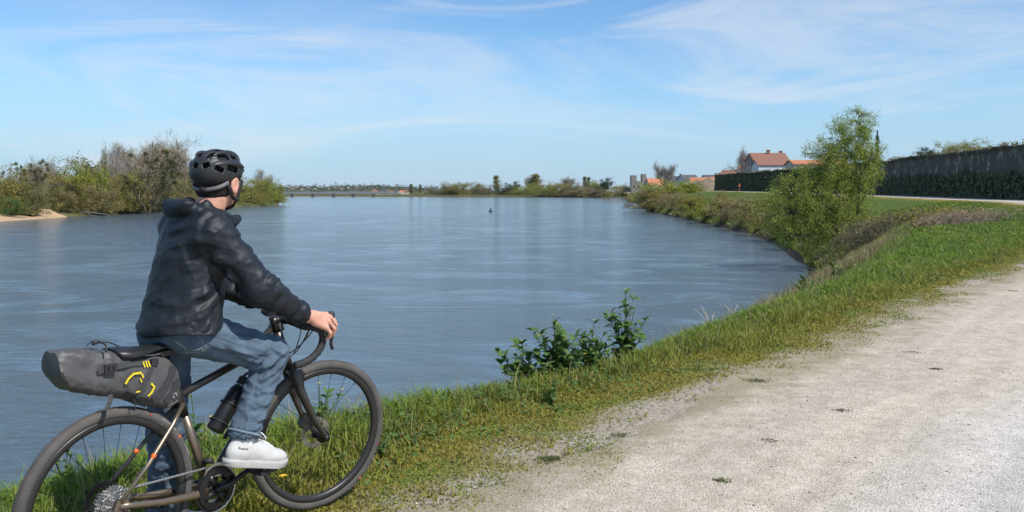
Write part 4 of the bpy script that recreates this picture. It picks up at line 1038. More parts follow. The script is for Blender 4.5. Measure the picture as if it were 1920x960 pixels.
def make_wheel(name, hub, n_sp, drive, steer=None):
    """hub: local (x, z)"""
    T = (lambda p: p) if steer is None else steer
    cx_, cz_ = hub
    w = empty(name, (0, 0, 0), 0, bike)
    S = lambda p: T(Vector((p.x + cx_, p.y, p.z + cz_)))
    nm = 96; v = []; f = []; mn = 14; rt = .0210; rc = RR - rt
    for i in range(nm):
        a = 2 * math.pi * i / nm
        for k in range(mn):
            q = 2 * math.pi * k / mn; r = rc + rt * math.cos(q)
            v.append((r * math.cos(a), rt * 1.02 * math.sin(q), r * math.sin(a)))
    for i in range(nm):
        for k in range(mn): f.append((i * mn + k, ((i + 1) % nm) * mn + k, ((i + 1) % nm) * mn + (k + 1) % mn, i * mn + (k + 1) % mn))
    b = MB(); b.add(v, f)
    for i in range(240):                  # low file tread blocks round the crown
        for j, yy in enumerate((-.0085, 0, .0085)):
            a = 2 * math.pi * (i + .5 * (j % 2)) / 240; r = RR - .0018 * (abs(yy) > .004)
            ca, sa = math.cos(a), math.sin(a); da = .0024; 
            b.add([((r + h) * math.cos(a + s1 * da / r), yy + s2 * .003, (r + h) * math.sin(a + s1 * da / r)) for h in (-.001, .0006) for s1, s2 in ((-1, -1), (1, -1), (1, 1), (-1, 1))],
                  [(4, 5, 6, 7), (0, 1, 5, 4), (1, 2, 6, 5), (2, 3, 7, 6), (3, 0, 4, 7)])
    b.xf(S); b.build('tyre', M_tyre, w, True)
    b = MB(); b.lathe([(.309, -.0145), (.309, .0145), (.300, .0150), (.288, .012), (.2815, .006), (.2815, -.006), (.288, -.012), (.300, -.0150)], 96, 'y', close=True); b.xf(S); b.build('rim', M_rim, w, True)
    b = MB(); b.lathe([(0, -.052), (.008, -.052), (.010, -.034), (.029, -.032), (.029, -.028), (.014, -.024), (.013, .022), (.026, .026), (.026, .030), (.010, .032), (.008, .052), (0, .052)], 24, 'y'); b.xf(S); b.build('hub', M_blk, w, True)
    b = MB(); b.lathe([(.052, .0385), (.072, .0385), (.072, .0405), (.052, .0405)], 48, 'y', close=True)
    for k in range(6):
        a = k * math.pi / 3; b.tube([(.012 * math.cos(a), .0395, .012 * math.sin(a)), (.056 * math.cos(a + .5), .0395, .056 * math.sin(a + .5))], .0025, 5)
    b.xf(S); b.build('brake_disc', M_sil if not drive else M_blk, w)
    for i in range(n_sp):
        side = 1 if i % 2 else -1; a = 2 * math.pi * i / n_sp + .09; off = (.75 if (i // 2) % 2 else -.75)
        h0 = Vector((.027 * math.cos(a + off), .029 * side, .027 * math.sin(a + off))); h1 = Vector((.283 * math.cos(a), .003 * side, .283 * math.sin(a)))
        b = MB(); b.tube([h0, h0.lerp(h1, .5), h1], .0011, 5); b.tube([h0.lerp(h1, .945), h1], .002, 5); b.xf(S); b.build('spoke', M_spoke, w)
    # tyre lettering on the drive side (local -y)
    for (txt, a0, mm) in (('HUTCHINSON', .80, M_print), ('OVERIDE', .38, M_print)) if drive else (('HUTCHINSON', -.62, M_print), ('OVERIDE', -1.0, M_print)):
        me = text_mesh(txt, .0125, mm)
        def wrap(c, a0=a0):
            q = a0 - c.x / (RR - .012); r = RR - .0155 + c.y * .95; yy = -math.sqrt(max(rt**2 - (r - rc)**2, 0)) * 1.02 - .0012 + c.z
            return S(Vector((r * math.cos(q), yy, r * math.sin(q))))
        map_mesh(me, wrap); obj('lettering', me, w)
    for (a0, rr_, mm) in ((1.09, .003, M_red), (.585, .0045, M_orng)) if drive else ((-.30, .003, M_red), (-.84, .0045, M_orng)):
        b = MB(); yy = -math.sqrt(max(rt**2 - (.329 - rc)**2, 0)) * 1.02 - .0015
        b.lathe([(0, yy - .0008), (rr_, yy - .0008), (rr_, yy + .002)], 12, 'y', (.329 * math.cos(a0), 0, .329 * math.sin(a0))); b.xf(S); b.build('tyre_mark', mm, w)
    return w
# steering: axis through the head tube, turned to the rider's right
AX0 = Vector((.775, 0, .855)); AXD = Vector((-.34, 0, .94)).normalized(); STEER = Matrix.Rotation(R(-13.5), 3, AXD)
def steer(p): return AX0 + STEER @ (Vector(p) - AX0)
REAR = (0.0, .338); FRONT = (1.016, .352)
rw = make_wheel('rear_wheel', REAR, 24, True)
fw = make_wheel('front_wheel', FRONT, 24, False, steer)
# cassette
for k in range(10):
    r = .068 - k * .0046; nt_ = int(34 - k * 2.3); poly = []
    for i in range(nt_ * 4):
        a = 2 * math.pi * i / (nt_ * 4); q = r + (.0028 if i % 4 in (1, 2) else -.0018); poly.append((REAR[0] + q * math.cos(a), REAR[1] + q * math.sin(a)))
    y = -.022 - k * .0037; b = MB(); b.prism(poly, y - .0011, y + .0011); b.build('cassette_cog', M_sil, rw)
# frame
BBX, BBZ = .422, .280
def tb(name, pts, rad, m, parent=bike, n=14, flat=1., sm=True, st=False, caps=True):
    b = MB(); b.tube(pts, rad, n, flat=flat, caps=caps)
    if st: b.xf(steer)
    return b.build(name, m, parent, sm)
tb('seat_tube', [(BBX, 0, BBZ), (.365, 0, .44), (.312, 0, .59)], [.0185, .0175, .0165], M_bronze)
tb('seat_tube_collar', [(.312, 0, .59), (.280, 0, .68), (.277, 0, .690)], [.0175, .0185, .0185], M_dkframe)
tb('seatpost', [(.277, 0, .69), (.225, 0, .845)], .0136, M_blk)
tb('top_tube', [(.283, 0, .672), (.45, 0, .722), (.62, 0, .772), (.775, 0, .818)], [.0155, .0165, .018, .021], M_dkframe, flat=.85)
tb('down_tube', [(BBX, 0, BBZ), (.52, 0, .398), (.70, 0, .610), (.812, 0, .742)], [.021, .0235, .0245, .0235], M_dkframe)
tb('head_tube', [(.834, 0, .695), (.805, 0, .772), (.775, 0, .858)], [.0255, .0235, .0235], M_dkframe)
tb('bottom_bracket_shell', [(BBX, -.04, BBZ), (BBX, .04, BBZ)], .0225, M_bronze)
for sy in (-1, 1):
    tb('chainstay', [(BBX - .02, sy * .028, BBZ - .004), (.34, sy * .046, .278), (.18, sy * .058, .300), (.05, sy * .066, .329), (0, sy * .068, REAR[1])], [.019, .0165, .0135, .012, .010], M_bronze, flat=.6)
    o = tb('seatstay', [(.296, sy * .014, .640), (.235, sy * .038, .578), (.12, sy * .058, .460), (.005, sy * .066, .352)], [.0088, .0085, .008, .0078], M_bronze if sy < 0 else M_dkframe)
    p0, p1 = Vector((.12, sy * .058, .460)), Vector((.235, sy * .038, .578)); tb('decal', [p0.lerp(p1, .14), p0.lerp(p1, .23)], .0090, M_orng, o)
    b = MB(); b.prism([(-.022, .33), (-.006, .362), (.03, .355), (.045, .335), (.02, .318), (-.01, .318)], sy * .064 - .0035, sy * .064 + .0035); b.build('dropout', M_bronze, bike)
# fork (turns with the wheel)
fk = tb('fork', [(.838, 0, .690), (.834, 0, .700)], [.024, .0255], M_carbon, st=True)
for sy in (-1, 1):
    tb('fork_blade', [(.835, sy * .018, .690), (.850, sy * .038, .665), (.880, sy * .049, .585), (.945, sy * .054, .455), (FRONT[0] - .006, sy * .056, FRONT[1] + .010), (FRONT[0], sy * .056, FRONT[1])], [.021, .0245, .0215, .0165, .0125, .012], M_carbon, fk, st=True, flat=.72)
tb('axle_end', [(FRONT[0], -.070, FRONT[1]), (FRONT[0], -.060, FRONT[1])], [.013, .015], M_blk, fk, st=True)
b = MB(); b.prism([(.93, .40), (.965, .365), (1.0, .385), (.985, .44), (.955, .455)], .030, .062); b.xf(steer); b.build('brake_caliper', M_blkm, fk)
# stem and bars
st_ = tb('stem', [(.757, 0, .905), (.775, 0, .909), (.80, 0, .914)], [.021, .0165, .018], M_blk, st=True)
tb('headset_spacer', [(.775, 0, .858), (.752, 0, .922)], .0185, M_blk, st_, st=True)
tb('bar_clamp', [(.802, -.026, .912), (.802, .026, .912)], .0205, M_blk, st_, st=True)
hb = tb('handlebar', [(.802, -.15, .912), (.802, .15, .912)], .0145, M_blk, st=True)
def arc_pts(P, n=5):
    P = [Vector(p) for p in P]; out = []
    for i in range(len(P) - 1):
        a, b_, c, d = P[max(i - 1, 0)], P[i], P[i + 1], P[min(i + 2, len(P) - 1)]
        for k in range(n):
            t = k / n; out.append(.5 * ((2 * b_) + (c - a) * t + (2 * a - 5 * b_ + 4 * c - d) * t * t + (3 * b_ - a - 3 * c + d) * t**3))
    return out + [P[-1]]
for sy in (-1, 1):
    pts = arc_pts([(.802, sy * .13, .912), (.806, sy * .180, .912), (.832, sy * .203, .910), (.864, sy * .210, .896), (.876, sy * .214, .862), (.862, sy * .218, .818), (.822, sy * .221, .782), (.775, sy * .223, .766), (.742, sy * .224, .762)], 6)
    rad = [.0160 + .0011 * math.sin(i * 2.2) for i in range(len(pts))]
    tb('bar_tape', pts, rad, M_tape, hb, 14, st=True)
    # brake hood: rubber body with a horn, brake lever in front
    hd_ = tb('brake_hood', arc_pts([(.842, sy * .204, .920), (.868, sy * .206, .930), (.895, sy * .207, .935), (.912, sy * .207, .952), (.914, sy * .206, .972)], 4), [.019] * 4 + [.0195] * 4 + [.020] * 4 + [.0195, .019, .0175, .0155, .010], M_blkm, hb, 14, flat=.85, st=True)
    tb('brake_lever', arc_pts([(.912, sy * .207, .940), (.926, sy * .208, .905), (.922, sy * .212, .865), (.916, sy * .216, .832), (.926, sy * .217, .808)], 4), [.0105] * 5 + [.0085] * 6 + [.0075] * 6, M_blk, hd_, 10, flat=.6, st=True)
    tb('shift_paddle', arc_pts([(.903, sy * .200, .925), (.908, sy * .198, .892), (.900, sy * .200, .862)], 4), .006, M_blk, hd_, 8, st=True)
# cables in front of the head tube
for (y0, y1, zz, xx) in ((-.10, .012, .80, .93), (-.07, -.010, .79, .915), (.09, .016, .81, .95), (.05, -.014, .785, .90)):
    tb('cable', arc_pts([(.806, y0, .905), (xx - .02, y0 * .7, .89), (xx, y0 * .3, .845), (xx - .045, y1, zz - .03), (.818, y1, .735)], 5), .0026, M_blk, bike, 7, st=True)
# saddle
v = []; f = []; N_ = 20
stn = [(.000, .052, .905, .885), (.012, .066, .908, .868), (.05, .074, .906, .862), (.10, .066, .898, .864), (.15, .048, .892, .868), (.20, .032, .890, .868), (.25, .024, .893, .872), (.29, .020, .897, .877), (.303, .012, .896, .886)]
for (x, hw, zt, zb) in stn:
    for k in range(N_):
        a = 2 * math.pi * k / N_; c, s = math.cos(a), math.sin(a)
        yy = hw * (abs(c) ** .75) * (1 if c > 0 else -1)
        z = (zt + zb) / 2 + (zt - zb) / 2 * (abs(s) ** .8) * (1 if s > 0 else -1) - .012 * (abs(yy) / .07) ** 2 - (.004 if s > .7 and x < .2 else 0)
        v.append((x, yy, z))
for i in range(len(stn) - 1):
    for k in range(N_): f.append((i * N_ + k, i * N_ + (k + 1) % N_, (i + 1) * N_ + (k + 1) % N_, (i + 1) * N_ + k)[::-1])
f += [tuple(range(N_)), tuple(range(len(v) - 1, len(v) - N_ - 1, -1))]
b = MB(); b.add(v, f); sad = b.build('saddle', M_sad, bike, auto=50)
for sy in (-1, 1): tb('saddle_rail', arc_pts([(.03, sy * .035, .880), (.09, sy * .030, .862), (.20, sy * .024, .854), (.255, sy * .016, .864), (.285, sy * .010, .882)], 5), .0036, M_sil, sad, 8)
b = MB(); b.box((.19, -.03, .842), (.245, .03, .862)); b.build('saddle_clamp', M_blk, sad)
# crankset
RING_Y = -.047
def gear(r, nt_, y, th, ri, m, name, parent, hole=True):
    out = []; n = nt_ * 4
    for i in range(n):
        a = 2 * math.pi * i / n; q = r + (.003 if i % 4 in (1, 2) else -.002); out.append((BBX + q * math.cos(a), BBZ + q * math.sin(a)))
    inn = [(BBX + ri * math.cos(2 * math.pi * i / n), BBZ + ri * math.sin(2 * math.pi * i / n)) for i in range(n)]
    v = [(x, y + s_, z) for s_ in (-th / 2, th / 2) for ring in (out, inn) for x, z in ring]; f = []
    for i in range(n):
        j = (i + 1) % n
        f += [(i, j, n + j, n + i), (2 * n + i, 3 * n + i, 3 * n + j, 2 * n + j), (i, 2 * n + i, 2 * n + j, j), (n + i, n + j, 3 * n + j, 3 * n + i)]
    b = MB(); b.add(v, f); return b.build(name, m, parent)
crs = tb('crank_spindle', [(BBX, -.075, BBZ), (BBX, .075, BBZ)], .013, M_blk)
gear(.0925, 46, RING_Y, .004, .060, M_blk, 'chainring', crs); gear(.062, 30, RING_Y + .009, .003, .045, M_sil, 'chainring', crs)
b = MB(); b.lathe([(.058, RING_Y - .012), (.082, RING_Y - .008), (.084, RING_Y - .004), (.058, RING_Y - .004)], 64, 'y', (BBX, 0, BBZ), close=True); b.build('chainring_cover', M_blk, crs, auto=40)
b = MB()
for k in range(4):
    a = k * math.pi / 2 + .5; b.tube([(BBX + .012 * math.cos(a), RING_Y - .012, BBZ + .012 * math.sin(a)), (BBX + .066 * math.cos(a), RING_Y - .008, BBZ + .066 * math.sin(a))], [.014, .010], 8, flat=.6)
b.build('crank_spider', M_blk, crs, True)
CE = Vector((.590, -.072, .324))
tb('crank_arm', [(BBX, -.066, BBZ), (BBX + .05, -.069, BBZ + .006), (CE.x - .02, -.072, CE.z - .002), (CE.x + .008, -.072, CE.z)], [.0165, .0135, .012, .0115], M_blk, crs, flat=.7)
LE = Vector((2 * BBX - CE.x, .072, 2 * BBZ - CE.z))
tb('crank_arm', [(BBX, .066, BBZ), (BBX - .05, .069, BBZ - .006), (LE.x, .072, LE.z)], [.0165, .0135, .0115], M_blk, crs, flat=.7)
for (e, sy) in ((CE, -1), (LE, 1)):
    pd = tb('pedal', [(e.x, e.y, e.z), (e.x, e.y + sy * .095, e.z)], .006, M_sil)
    b = MB()
    for dx_ in (-.042, .030): b.box((e.x + dx_, e.y + sy * (.018 if sy > 0 else .098), e.z - .008), (e.x + dx_ + .012, e.y + sy * (.098 if sy > 0 else .018), e.z + .008))
    for dy_ in (.022, .058, .094):
        y_ = e.y + sy * dy_; b.box((e.x - .030, y_ - .005, e.z - .007), (e.x + .030, y_ + .005, e.z + .007))
    b.build('pedal_cage', M_blkm, pd)
# chain: individual links round ring and cog
lp = []; rc_, cc_ = .093, Vector((BBX, BBZ)); rb, cb = .050, Vector((REAR[0], REAR[1]))
for k in range(15): a = R(97 - k * 13.3); lp.append((cc_.x + rc_ * math.cos(a), RING_Y, cc_.y + rc_ * math.sin(a)))
jy = -.036; jp = Vector((.045, .215))
lp2 = [(jp.x + .02, jy, jp.y - .012), (jp.x - .012, jy, jp.y - .02), (jp.x - .02, jy, jp.y + .01), (jp.x + .02, jy, jp.y + .05), (REAR[0] + .048, jy, REAR[1] - .02)]
loop = lp + lp2 + [(cb.x + rb * math.cos(R(a)), jy, cb.y + rb * math.sin(R(a))) for a in (-40, -75, -110, -145, -180, -215, -250)]
b = MB(); Lp = [Vector(p) for p in loop] + [Vector(loop[0])]; seg = [(Lp[i + 1] - Lp[i]).length for i in range(len(Lp) - 1)]; tot = sum(seg); nl = int(tot / .0127); d = 0; i = 0; acc = 0
for k in range(nl):
    s_ = k * tot / nl
    while acc + seg[i] < s_ and i < len(seg) - 1: acc += seg[i]; i += 1
    p = Lp[i].lerp(Lp[i + 1], (s_ - acc) / seg[i]); t = (Lp[i + 1] - Lp[i]).normalized() * .0068; o_ = .0022 if k % 2 else .0032
    for sg in (-1, 1): b.tube([p - t + Vector((0, sg * o_, 0)), p + Vector((0, sg * o_, 0)), p + t + Vector((0, sg * o_, 0))], [.0042, .0030, .0042], 6, flat=.3)
b.build('chain', M_sil, bike)
# derailleurs
rd = tb('rear_derailleur', [(.005, -.075, .318), (.028, -.082, .285), (.040, -.062, .262)], [.012, .016, .012], M_blk)
for (x, z) in ((.048, .258), (jp.x, jp.y - .018)):
    b = MB(); b.lathe([(0, jy - .004), (.020, jy - .004), (.020, jy + .004), (0, jy + .004)], 22, 'y', (x, 0, z)); b.build('jockey_wheel', M_blkm, rd)
tb('derailleur_cage', [(.048, jy - .007, .258), (jp.x, jy - .007, jp.y - .018)], [.010, .009], M_blk, rd, flat=.3)
fd = tb('front_derailleur', [(.385, -.022, .392), (.392, -.040, .398), (.410, -.050, .392)], [.010, .013, .010], M_blkm)
b = MB(); b.prism([(.36, .345), (.37, .372), (.41, .388), (.455, .378), (.45, .368), (.41, .376), (.378, .362)], RING_Y - .010, RING_Y - .007); b.build('cage_plate', M_sil, fd)
# bottle cage on the down tube
dt = Vector((.812 - BBX, 0, .742 - BBZ)).normalized(); dn = Vector((-dt.z, 0, dt.x)); cg0 = Vector((.472, 0, .340)) + dn * .026 + dt * .085
cage = tb('bottle_cage', [cg0 + dn * .026 + dt * .02, cg0 + dn * .026 + dt * .20], .006, M_blkm, flat=2.0)
for q in (.06, .15): tb('cage_mount', [cg0 - dn * .02 + dt * q, cg0 + dn * .026 + dt * q], .008, M_blkm, cage, 8)
bc = cg0 + dn * .068 + dt * .018 + Vector((-.022, 0, .012))      # bottle axis start
for s_ in (.045, .125):
    c = bc + dt * s_; P = [c + dn * (.0395 * math.cos(a)) + Vector((0, .0395 * math.sin(a), 0)) for a in np.linspace(math.pi * .98, -math.pi * .98, 22)]
    tb('cage_hoop', P, .0035, M_blkm, cage, 6)
# water bottle stands in the cage
bot = empty('water_bottle', BK, BK_RZ); M_bot = mat('bottle_black', (.015, .015, .016), .34, bump=.05, bscale=300)
def blathe(name, prof, m, parent, sm=None):
    b = MB(); b.lathe(prof, 28, 'z'); rot = Matrix((tuple(dn.cross(Vector((0, -1, 0)))), (0, 1, 0), tuple(dt))).transposed()
    ex = Vector((0, 1, 0)).cross(dt)
    b.xf(lambda p: bc + ex * p.x + Vector((0, 1, 0)) * p.y + dt * p.z); return b.build(name, m, parent, auto=sm or 40)
blathe('body', [(0, .010), (.032, .010), (.0365, .016), (.0365, .175), (.035, .190), (.027, .206), (.0235, .212), (0, .212)], M_bot, bot)
blathe('neck_ring', [(.0240, .211), (.0248, .212), (.0248, .2155), (.0240, .2165)], M_sil, bot)
blathe('lid', [(0, .216), (.0255, .216), (.0262, .220), (.0262, .248), (.022, .252), (0, .253)], M_blkm, bot)
ex = Vector((0, 1, 0)).cross(dt)
b = MB(); hp = [bc + dt * (.250 + .026 * math.sin(a)) + Vector((0, .019 * math.cos(a), 0)) for a in np.linspace(0, math.pi, 12)]; b.tube(hp, .0055, 8); b.build('carry_loop', M_blkm, bot, True)
tag(bot, 'matt black metal bottle with loop lid in the frame cage', 'bottle')
# ------------------------------------------------------------------ saddle bag strapped under the saddle
bag = empty('saddle_bag', BK, BK_RZ)
tag(bag, 'grey roll-top bikepacking bag with yellow marks strapped under the saddle', 'bag')
M_bag = mat('bag_grey_fabric', (.076, .075, .076), .55, bump=.25, bscale=90, cvar=.12, cscale=6)
M_bagd = mat('bag_dark_fabric', (.040, .040, .042), .6, bump=.25, bscale=120)
M_web = mat('webbing', (.045, .045, .047), .8, bump=.4, bscale=260)
M_yel = mat('yellow_binding', (.72, .55, .015), .6)
bst = np.array([(-.212, .910, .838, .054), (-.207, .913, .832, .059), (-.180, .913, .803, .062), (-.13, .911, .777, .066), (-.05, .898, .752, .066), (.03, .870, .720, .062), (.10, .858, .686, .055), (.17, .852, .652, .052), (.225, .838, .634, .040), (.262, .800, .640, .030), (.275, .76, .66, .022)])
PB = 3.6
def bag_sec(x): return [float(np.interp(x, bst[:, 0], bst[:, j])) for j in (1, 2, 3)]
def bag_wr(x, y, z):
    p = np.array([(x, y, z)]); q = p * (14, 14, 20) + np.array((0, 0, x * 9))
    r1 = 1 - abs(2 * vnoise(q, 4) - 1); r2 = 1 - abs(2 * vnoise(p * (26, 26, 40) + (z * 18, 0, -x * 20), 9) - 1)
    k = float(smooth(.12, -.02, x))
    return float(r1[0] ** 2 * .016 + r2[0] ** 2 * .006) * (k * .8 + .2) - .006
v = []; f = []; NX, NA = 60, 48
xs = np.linspace(-.212, .275, NX)
for x in xs:
    zt, zb, hw = bag_sec(x)
    for k in range(NA):
        a = 2 * math.pi * k / NA; c, s = math.cos(a), math.sin(a)
        y = hw * math.copysign(abs(c) ** (2 / PB), c); z = (zt + zb) / 2 + (zt - zb) / 2 * math.copysign(abs(s) ** (2 / PB), s)
        w = bag_wr(x, y, z); v.append((x, y + math.copysign(w, y) * abs(c), z + w * s))
for i in range(NX - 1):
    for k in range(NA): f.append((i * NA + k, (i + 1) * NA + k, (i + 1) * NA + (k + 1) % NA, i * NA + (k + 1) % NA))
f += [tuple(range(NA)), tuple(range((NX - 1) * NA + NA - 1, (NX - 1) * NA - 1, -1))]
b = MB(); b.add(v, f); body_ = b.build('bag_body', M_bag, bag, auto=38)
def side(x, z, off=.0):
    zt, zb, hw = bag_sec(x); t = min(abs((z - (zt + zb) / 2) / ((zt - zb) / 2)), .985)
    return -hw * (1 - t ** PB) ** (1 / PB) - .0085 * float(smooth(.14, -.05, x)) - off
def ribbon(name, pts, width, m, off=.004, parent=bag, th=.002, n=7, free=0):
    P = arc_pts([(x, 0, z) for x, z in pts], n); b = MB(); L_ = len(P); row = []
    for i, p in enumerate(P):
        t = (P[min(i + 1, L_ - 1)] - P[max(i - 1, 0)]).normalized(); nn = Vector((-t.z, 0, t.x)) * width / 2
        for s_ in (1, -1):
            q = p + nn * s_; y = side(q.x, q.z, off); row.append((q.x, y, q.z))
    base = row + [(x, y - th, z) for x, y, z in row]; n2 = len(row); fc = []
    for i in range(L_ - 1):
        a = i * 2; fc += [(a, a + 2, a + 3, a + 1), (n2 + a, n2 + a + 1, n2 + a + 3, n2 + a + 2), (a, n2 + a, n2 + a + 2, a + 2), (a + 1, a + 3, n2 + a + 3, n2 + a + 1)]
    fc += [(0, 1, n2 + 1, n2), (n2 - 2, n2 + n2 - 2, n2 + n2 - 1, n2 - 1)]
    b.add(base, fc); return b.build(name, m, parent, auto=40)
ribbon('side_strap', [(-.09, .842), (-.03, .845), (.04, .846), (.105, .838)], .020, M_web)
b = MB(); x0, z0 = -.045, .845; y0 = side(x0, z0, .006); b.box((x0 - .022, y0 - .007, z0 - .015), (x0 + .022, y0 + .004, z0 + .015)); bk_ = b.build('buckle', M_blkm, bag)
for dx_ in (-.012, .006): b = MB(); b.box((x0 + dx_, y0 - .0095, z0 - .009), (x0 + dx_ + .006, y0 - .006, z0 + .009)); b.build('buckle_tongue', M_blk, bk_)
ribbon('compression_strap', [(.150, .842), (.125, .800), (.095, .750), (.070, .705)], .020, M_web, .006)
b = MB(); b.box((.13, side(.14, .835, .010) - .006, .82), (.158, side(.14, .835, 0), .845)); b.build('ladder_lock', M_blkm, bag)
ribbon('velcro_strap', [(.235, .800), (.215, .755), (.175, .715), (.140, .690)], .036, M_bagd, .005)
ribbon('velcro_strap', [(.262, .745), (.235, .705), (.195, .672)], .030, M_bagd, .0045)
ribbon('seatpost_panel', [(.255, .735), (.240, .690), (.215, .655)], .052, M_bagd, .002)
ribbon('base_panel', [(.02, .735), (.07, .708), (.13, .678)], .030, M_bagd, .002)
for pts, w in ((((.016, .778), (.030, .795), (.052, .808), (.086, .805)), .0095), (((.128, .757), (.141, .742), (.130, .722), (.116, .712)), .0095), (((.088, .800), (.093, .785)), .008), (((.080, .785), (.086, .770)), .006), (((.110, .842), (.114, .820)), .006), (((.121, .842), (.125, .820)), .006), (((.099, .842), (.102, .822)), .006), (((.062, .738), (.080, .738)), .007)):
    ribbon('yellow_mark', pts, w * .8, M_yel, .0065, n=1)
# loose strap tail, shock cord and roll closure
b = MB(); b.tube([(-.03, -.06, .748), (-.036, -.066, .725), (-.052, -.070, .700)], .009, 6, flat=.2); b.build('strap_tail', M_web, bag)
b = MB(); b.tube([(.065, -.02, .705), (.06, -.068, .70), (.052, -.075, .672)], .010, 6, flat=.2); b.build('strap_tail', M_web, bag)
b = MB(); b.tube(arc_pts([(-.11, -.045, .932), (-.085, -.03, .940), (-.055, -.02, .934), (-.01, -.015, .925), (.03, -.01, .905)], 5), .0022, 6); b.build('shock_cord', M_blkm, bag, True)
b = MB(); b.tube([(-.085, -.035, .934), (-.06, -.04, .938)], [.008, .006], 8); b.build('cord_lock', M_blkm, bag, True)
b = MB(); b.tube(arc_pts([(-.06, -.045, .936), (-.055, -.07, .928), (-.06, -.080, .905)], 4), .0035, 6); b.build('cord_end', M_blkm, bag, True)
me = text_mesh('APIDURA', .0115, M_print, space=1.15); map_mesh(me, lambda c: Vector((.236 + c.x, side(.236 + c.x, .655 + c.y, .0085) - c.z, .655 + c.y + c.x * .18))); obj('lettering', me, bag)
b = MB()
for a in (20, 65, 110, 155, 200, 245, 340): 
    p0 = Vector((.240 + .005 * math.cos(R(a)), 0, .688 + .005 * math.sin(R(a)))); p1 = Vector((.240 + .0125 * math.cos(R(a)), 0, .688 + .0125 * math.sin(R(a))))
    for p in (p0, p1): p.y = side(p.x, p.z, .0075)
    b.tube([p0, p0.lerp(p1, .5), p1], [.0008, .0018, .0008], 6)
b.build('logo', M_print, bag)
# ------------------------------------------------------------------ the rider (same local frame as the bicycle)
rider = empty('person', BK, BK_RZ)
tag(rider, 'person in black jacket, jeans and white trainers astride the bicycle, looking over the river', 'person')
M_skin = mat('skin', (.56, .295, .21), .5, spec=.35, cvar=.10, cscale=30, bump=.08, bscale=300)
M_skin.node_tree.nodes['Principled BSDF'].inputs['Subsurface Weight'].default_value = .18
M_skin.node_tree.nodes['Principled BSDF'].inputs['Subsurface Radius'].default_value = (.012, .004, .002)
M_jkt = mat('jacket_nylon', (.0080, .0115, .0175), .56, spec=.42, bump=.12, bscale=500)
M_jean = mat('denim', (.070, .108, .152), .85, cvar=.28, cscale=9, bump=.3, bscale=420)
M_jean_l = mat('denim_faded', (.17, .215, .27), .85, cvar=.15, cscale=20, bump=.3, bscale=420)
M_hair = mat('dark_hair', (.026, .018, .013), .7, spec=.3, bump=.9, bscale=420, cvar=.5, cscale=120)
M_shoe = mat('white_leather', (.50, .495, .48), .5, cvar=.04, cscale=12)
M_sole = mat('white_rubber', (.45, .435, .41), .65, cvar=.06, cscale=14)
M_sock = mat('white_sock', (.72, .72, .72), .9, bump=.5, bscale=260)
HC = np.array((.466, .0, 1.529)); FY = R(22); FD = np.array((math.cos(FY), math.sin(FY), 0)); RD = np.array((math.sin(FY), -math.cos(FY), 0)); UP = np.array((0, 0, 1.))
HROT = np.stack([FD, -RD, UP], 1)         # columns: forward, left, up
def H(f, l, u): return HC + FD * f - RD * l + UP * u
sR, eR, wR = np.array((.335, -.150, 1.315)), np.array((.480, -.240, 1.090)), np.array((.722, -.226, .955))
sL, eL, wL = np.array((.400, .185, 1.325)), np.array((.585, .270, 1.110)), np.array((.810, .195, .975))
hipR, knR, anR = np.array((.345, -.052, .910)), np.array((.628, -.128, .795)), np.array((.482, -.136, .455))
hipL, knL, anL = np.array((.320, .120, .885)), np.array((.352, .170, .495)), np.array((.372, .235, .085))
S_ = SDF((.12, -.34, -.01), (1.02, .36, 1.68), .0042)
# head
S_.ell(H(-.010, 0, .018), (.094, .074, .082), HROT, .0); S_.ell(H(.030, 0, -.050), (.066, .060, .075), HROT, .03); S_.ell(H(.062, 0, -.088), (.030, .034, .026), HROT, .03)
S_.ell(H(.088, 0, -.030), (.016, .012, .028), HROT, .012); S_.ell(H(.100, 0, -.042), (.013, .012, .010), HROT, .008)     # nose
S_.ell(H(.078, 0, .010), (.020, .052, .012), HROT, .015)                                                              # brow
for l in (-.032, .032): S_.ell(H(.086, l, -.012), (.014, .018, .012), HROT, .008, 'sub'); S_.ell(H(.070, l, -.013), (.014, .015, .012), HROT, .003); S_.ell(H(.052, l * 1.3, -.038), (.025, .018, .018), HROT, .02)
S_.ell(H(.087, 0, -.070), (.012, .024, .006), HROT, .005); S_.ell(H(.086, 0, -.080), (.011, .021, .006), HROT, .005)  # lips
for sg in (-1, 1):                                                                                                     # ears
    ro = HROT @ rotm(0, 12, sg * 22)
    S_.ell(H(-.008, sg * .082, -.032), (.020, .009, .034), ro, .006); S_.ell(H(-.004, sg * .091, -.030), (.011, .006, .021), ro, .004, 'sub'); S_.ell(H(-.002, sg * .080, -.060), (.010, .008, .010), ro, .006)
# neck and trunk
S_.cap((.385, .01, 1.30), H(-.030, 0, -.085), .064, .056, .03)
S_.cap((.30, .03, .95), (.345, .022, 1.15), .090, .090, .05); S_.cap((.345, .022, 1.15), (.375, .015, 1.28), .090, .080, .06); S_.cap((.350, -.10, 1.30), (.395, .13, 1.31), .052, .052, .05)
S_.cap((.325, .01, .93), (.325, .09, .93), .070, .070, .03)
for s, e, w in ((sR, eR, wR), (sL, eL, wL)):
    S_.cap(s, e, .048, .040, .04); S_.cap(e, w, .040, .026, .03)
for h, k, a in ((hipR, knR, anR), (hipL, knL, anL)):
    S_.cap(h * .85 + k * .15, k, .054, .046, .02); S_.cap(k, a, .044, .034, .03)
S_.cap(anR, (.60, -.145, .37), .034, .030, .03); S_.cap(anL, (.49, .245, .045), .036, .030, .03)
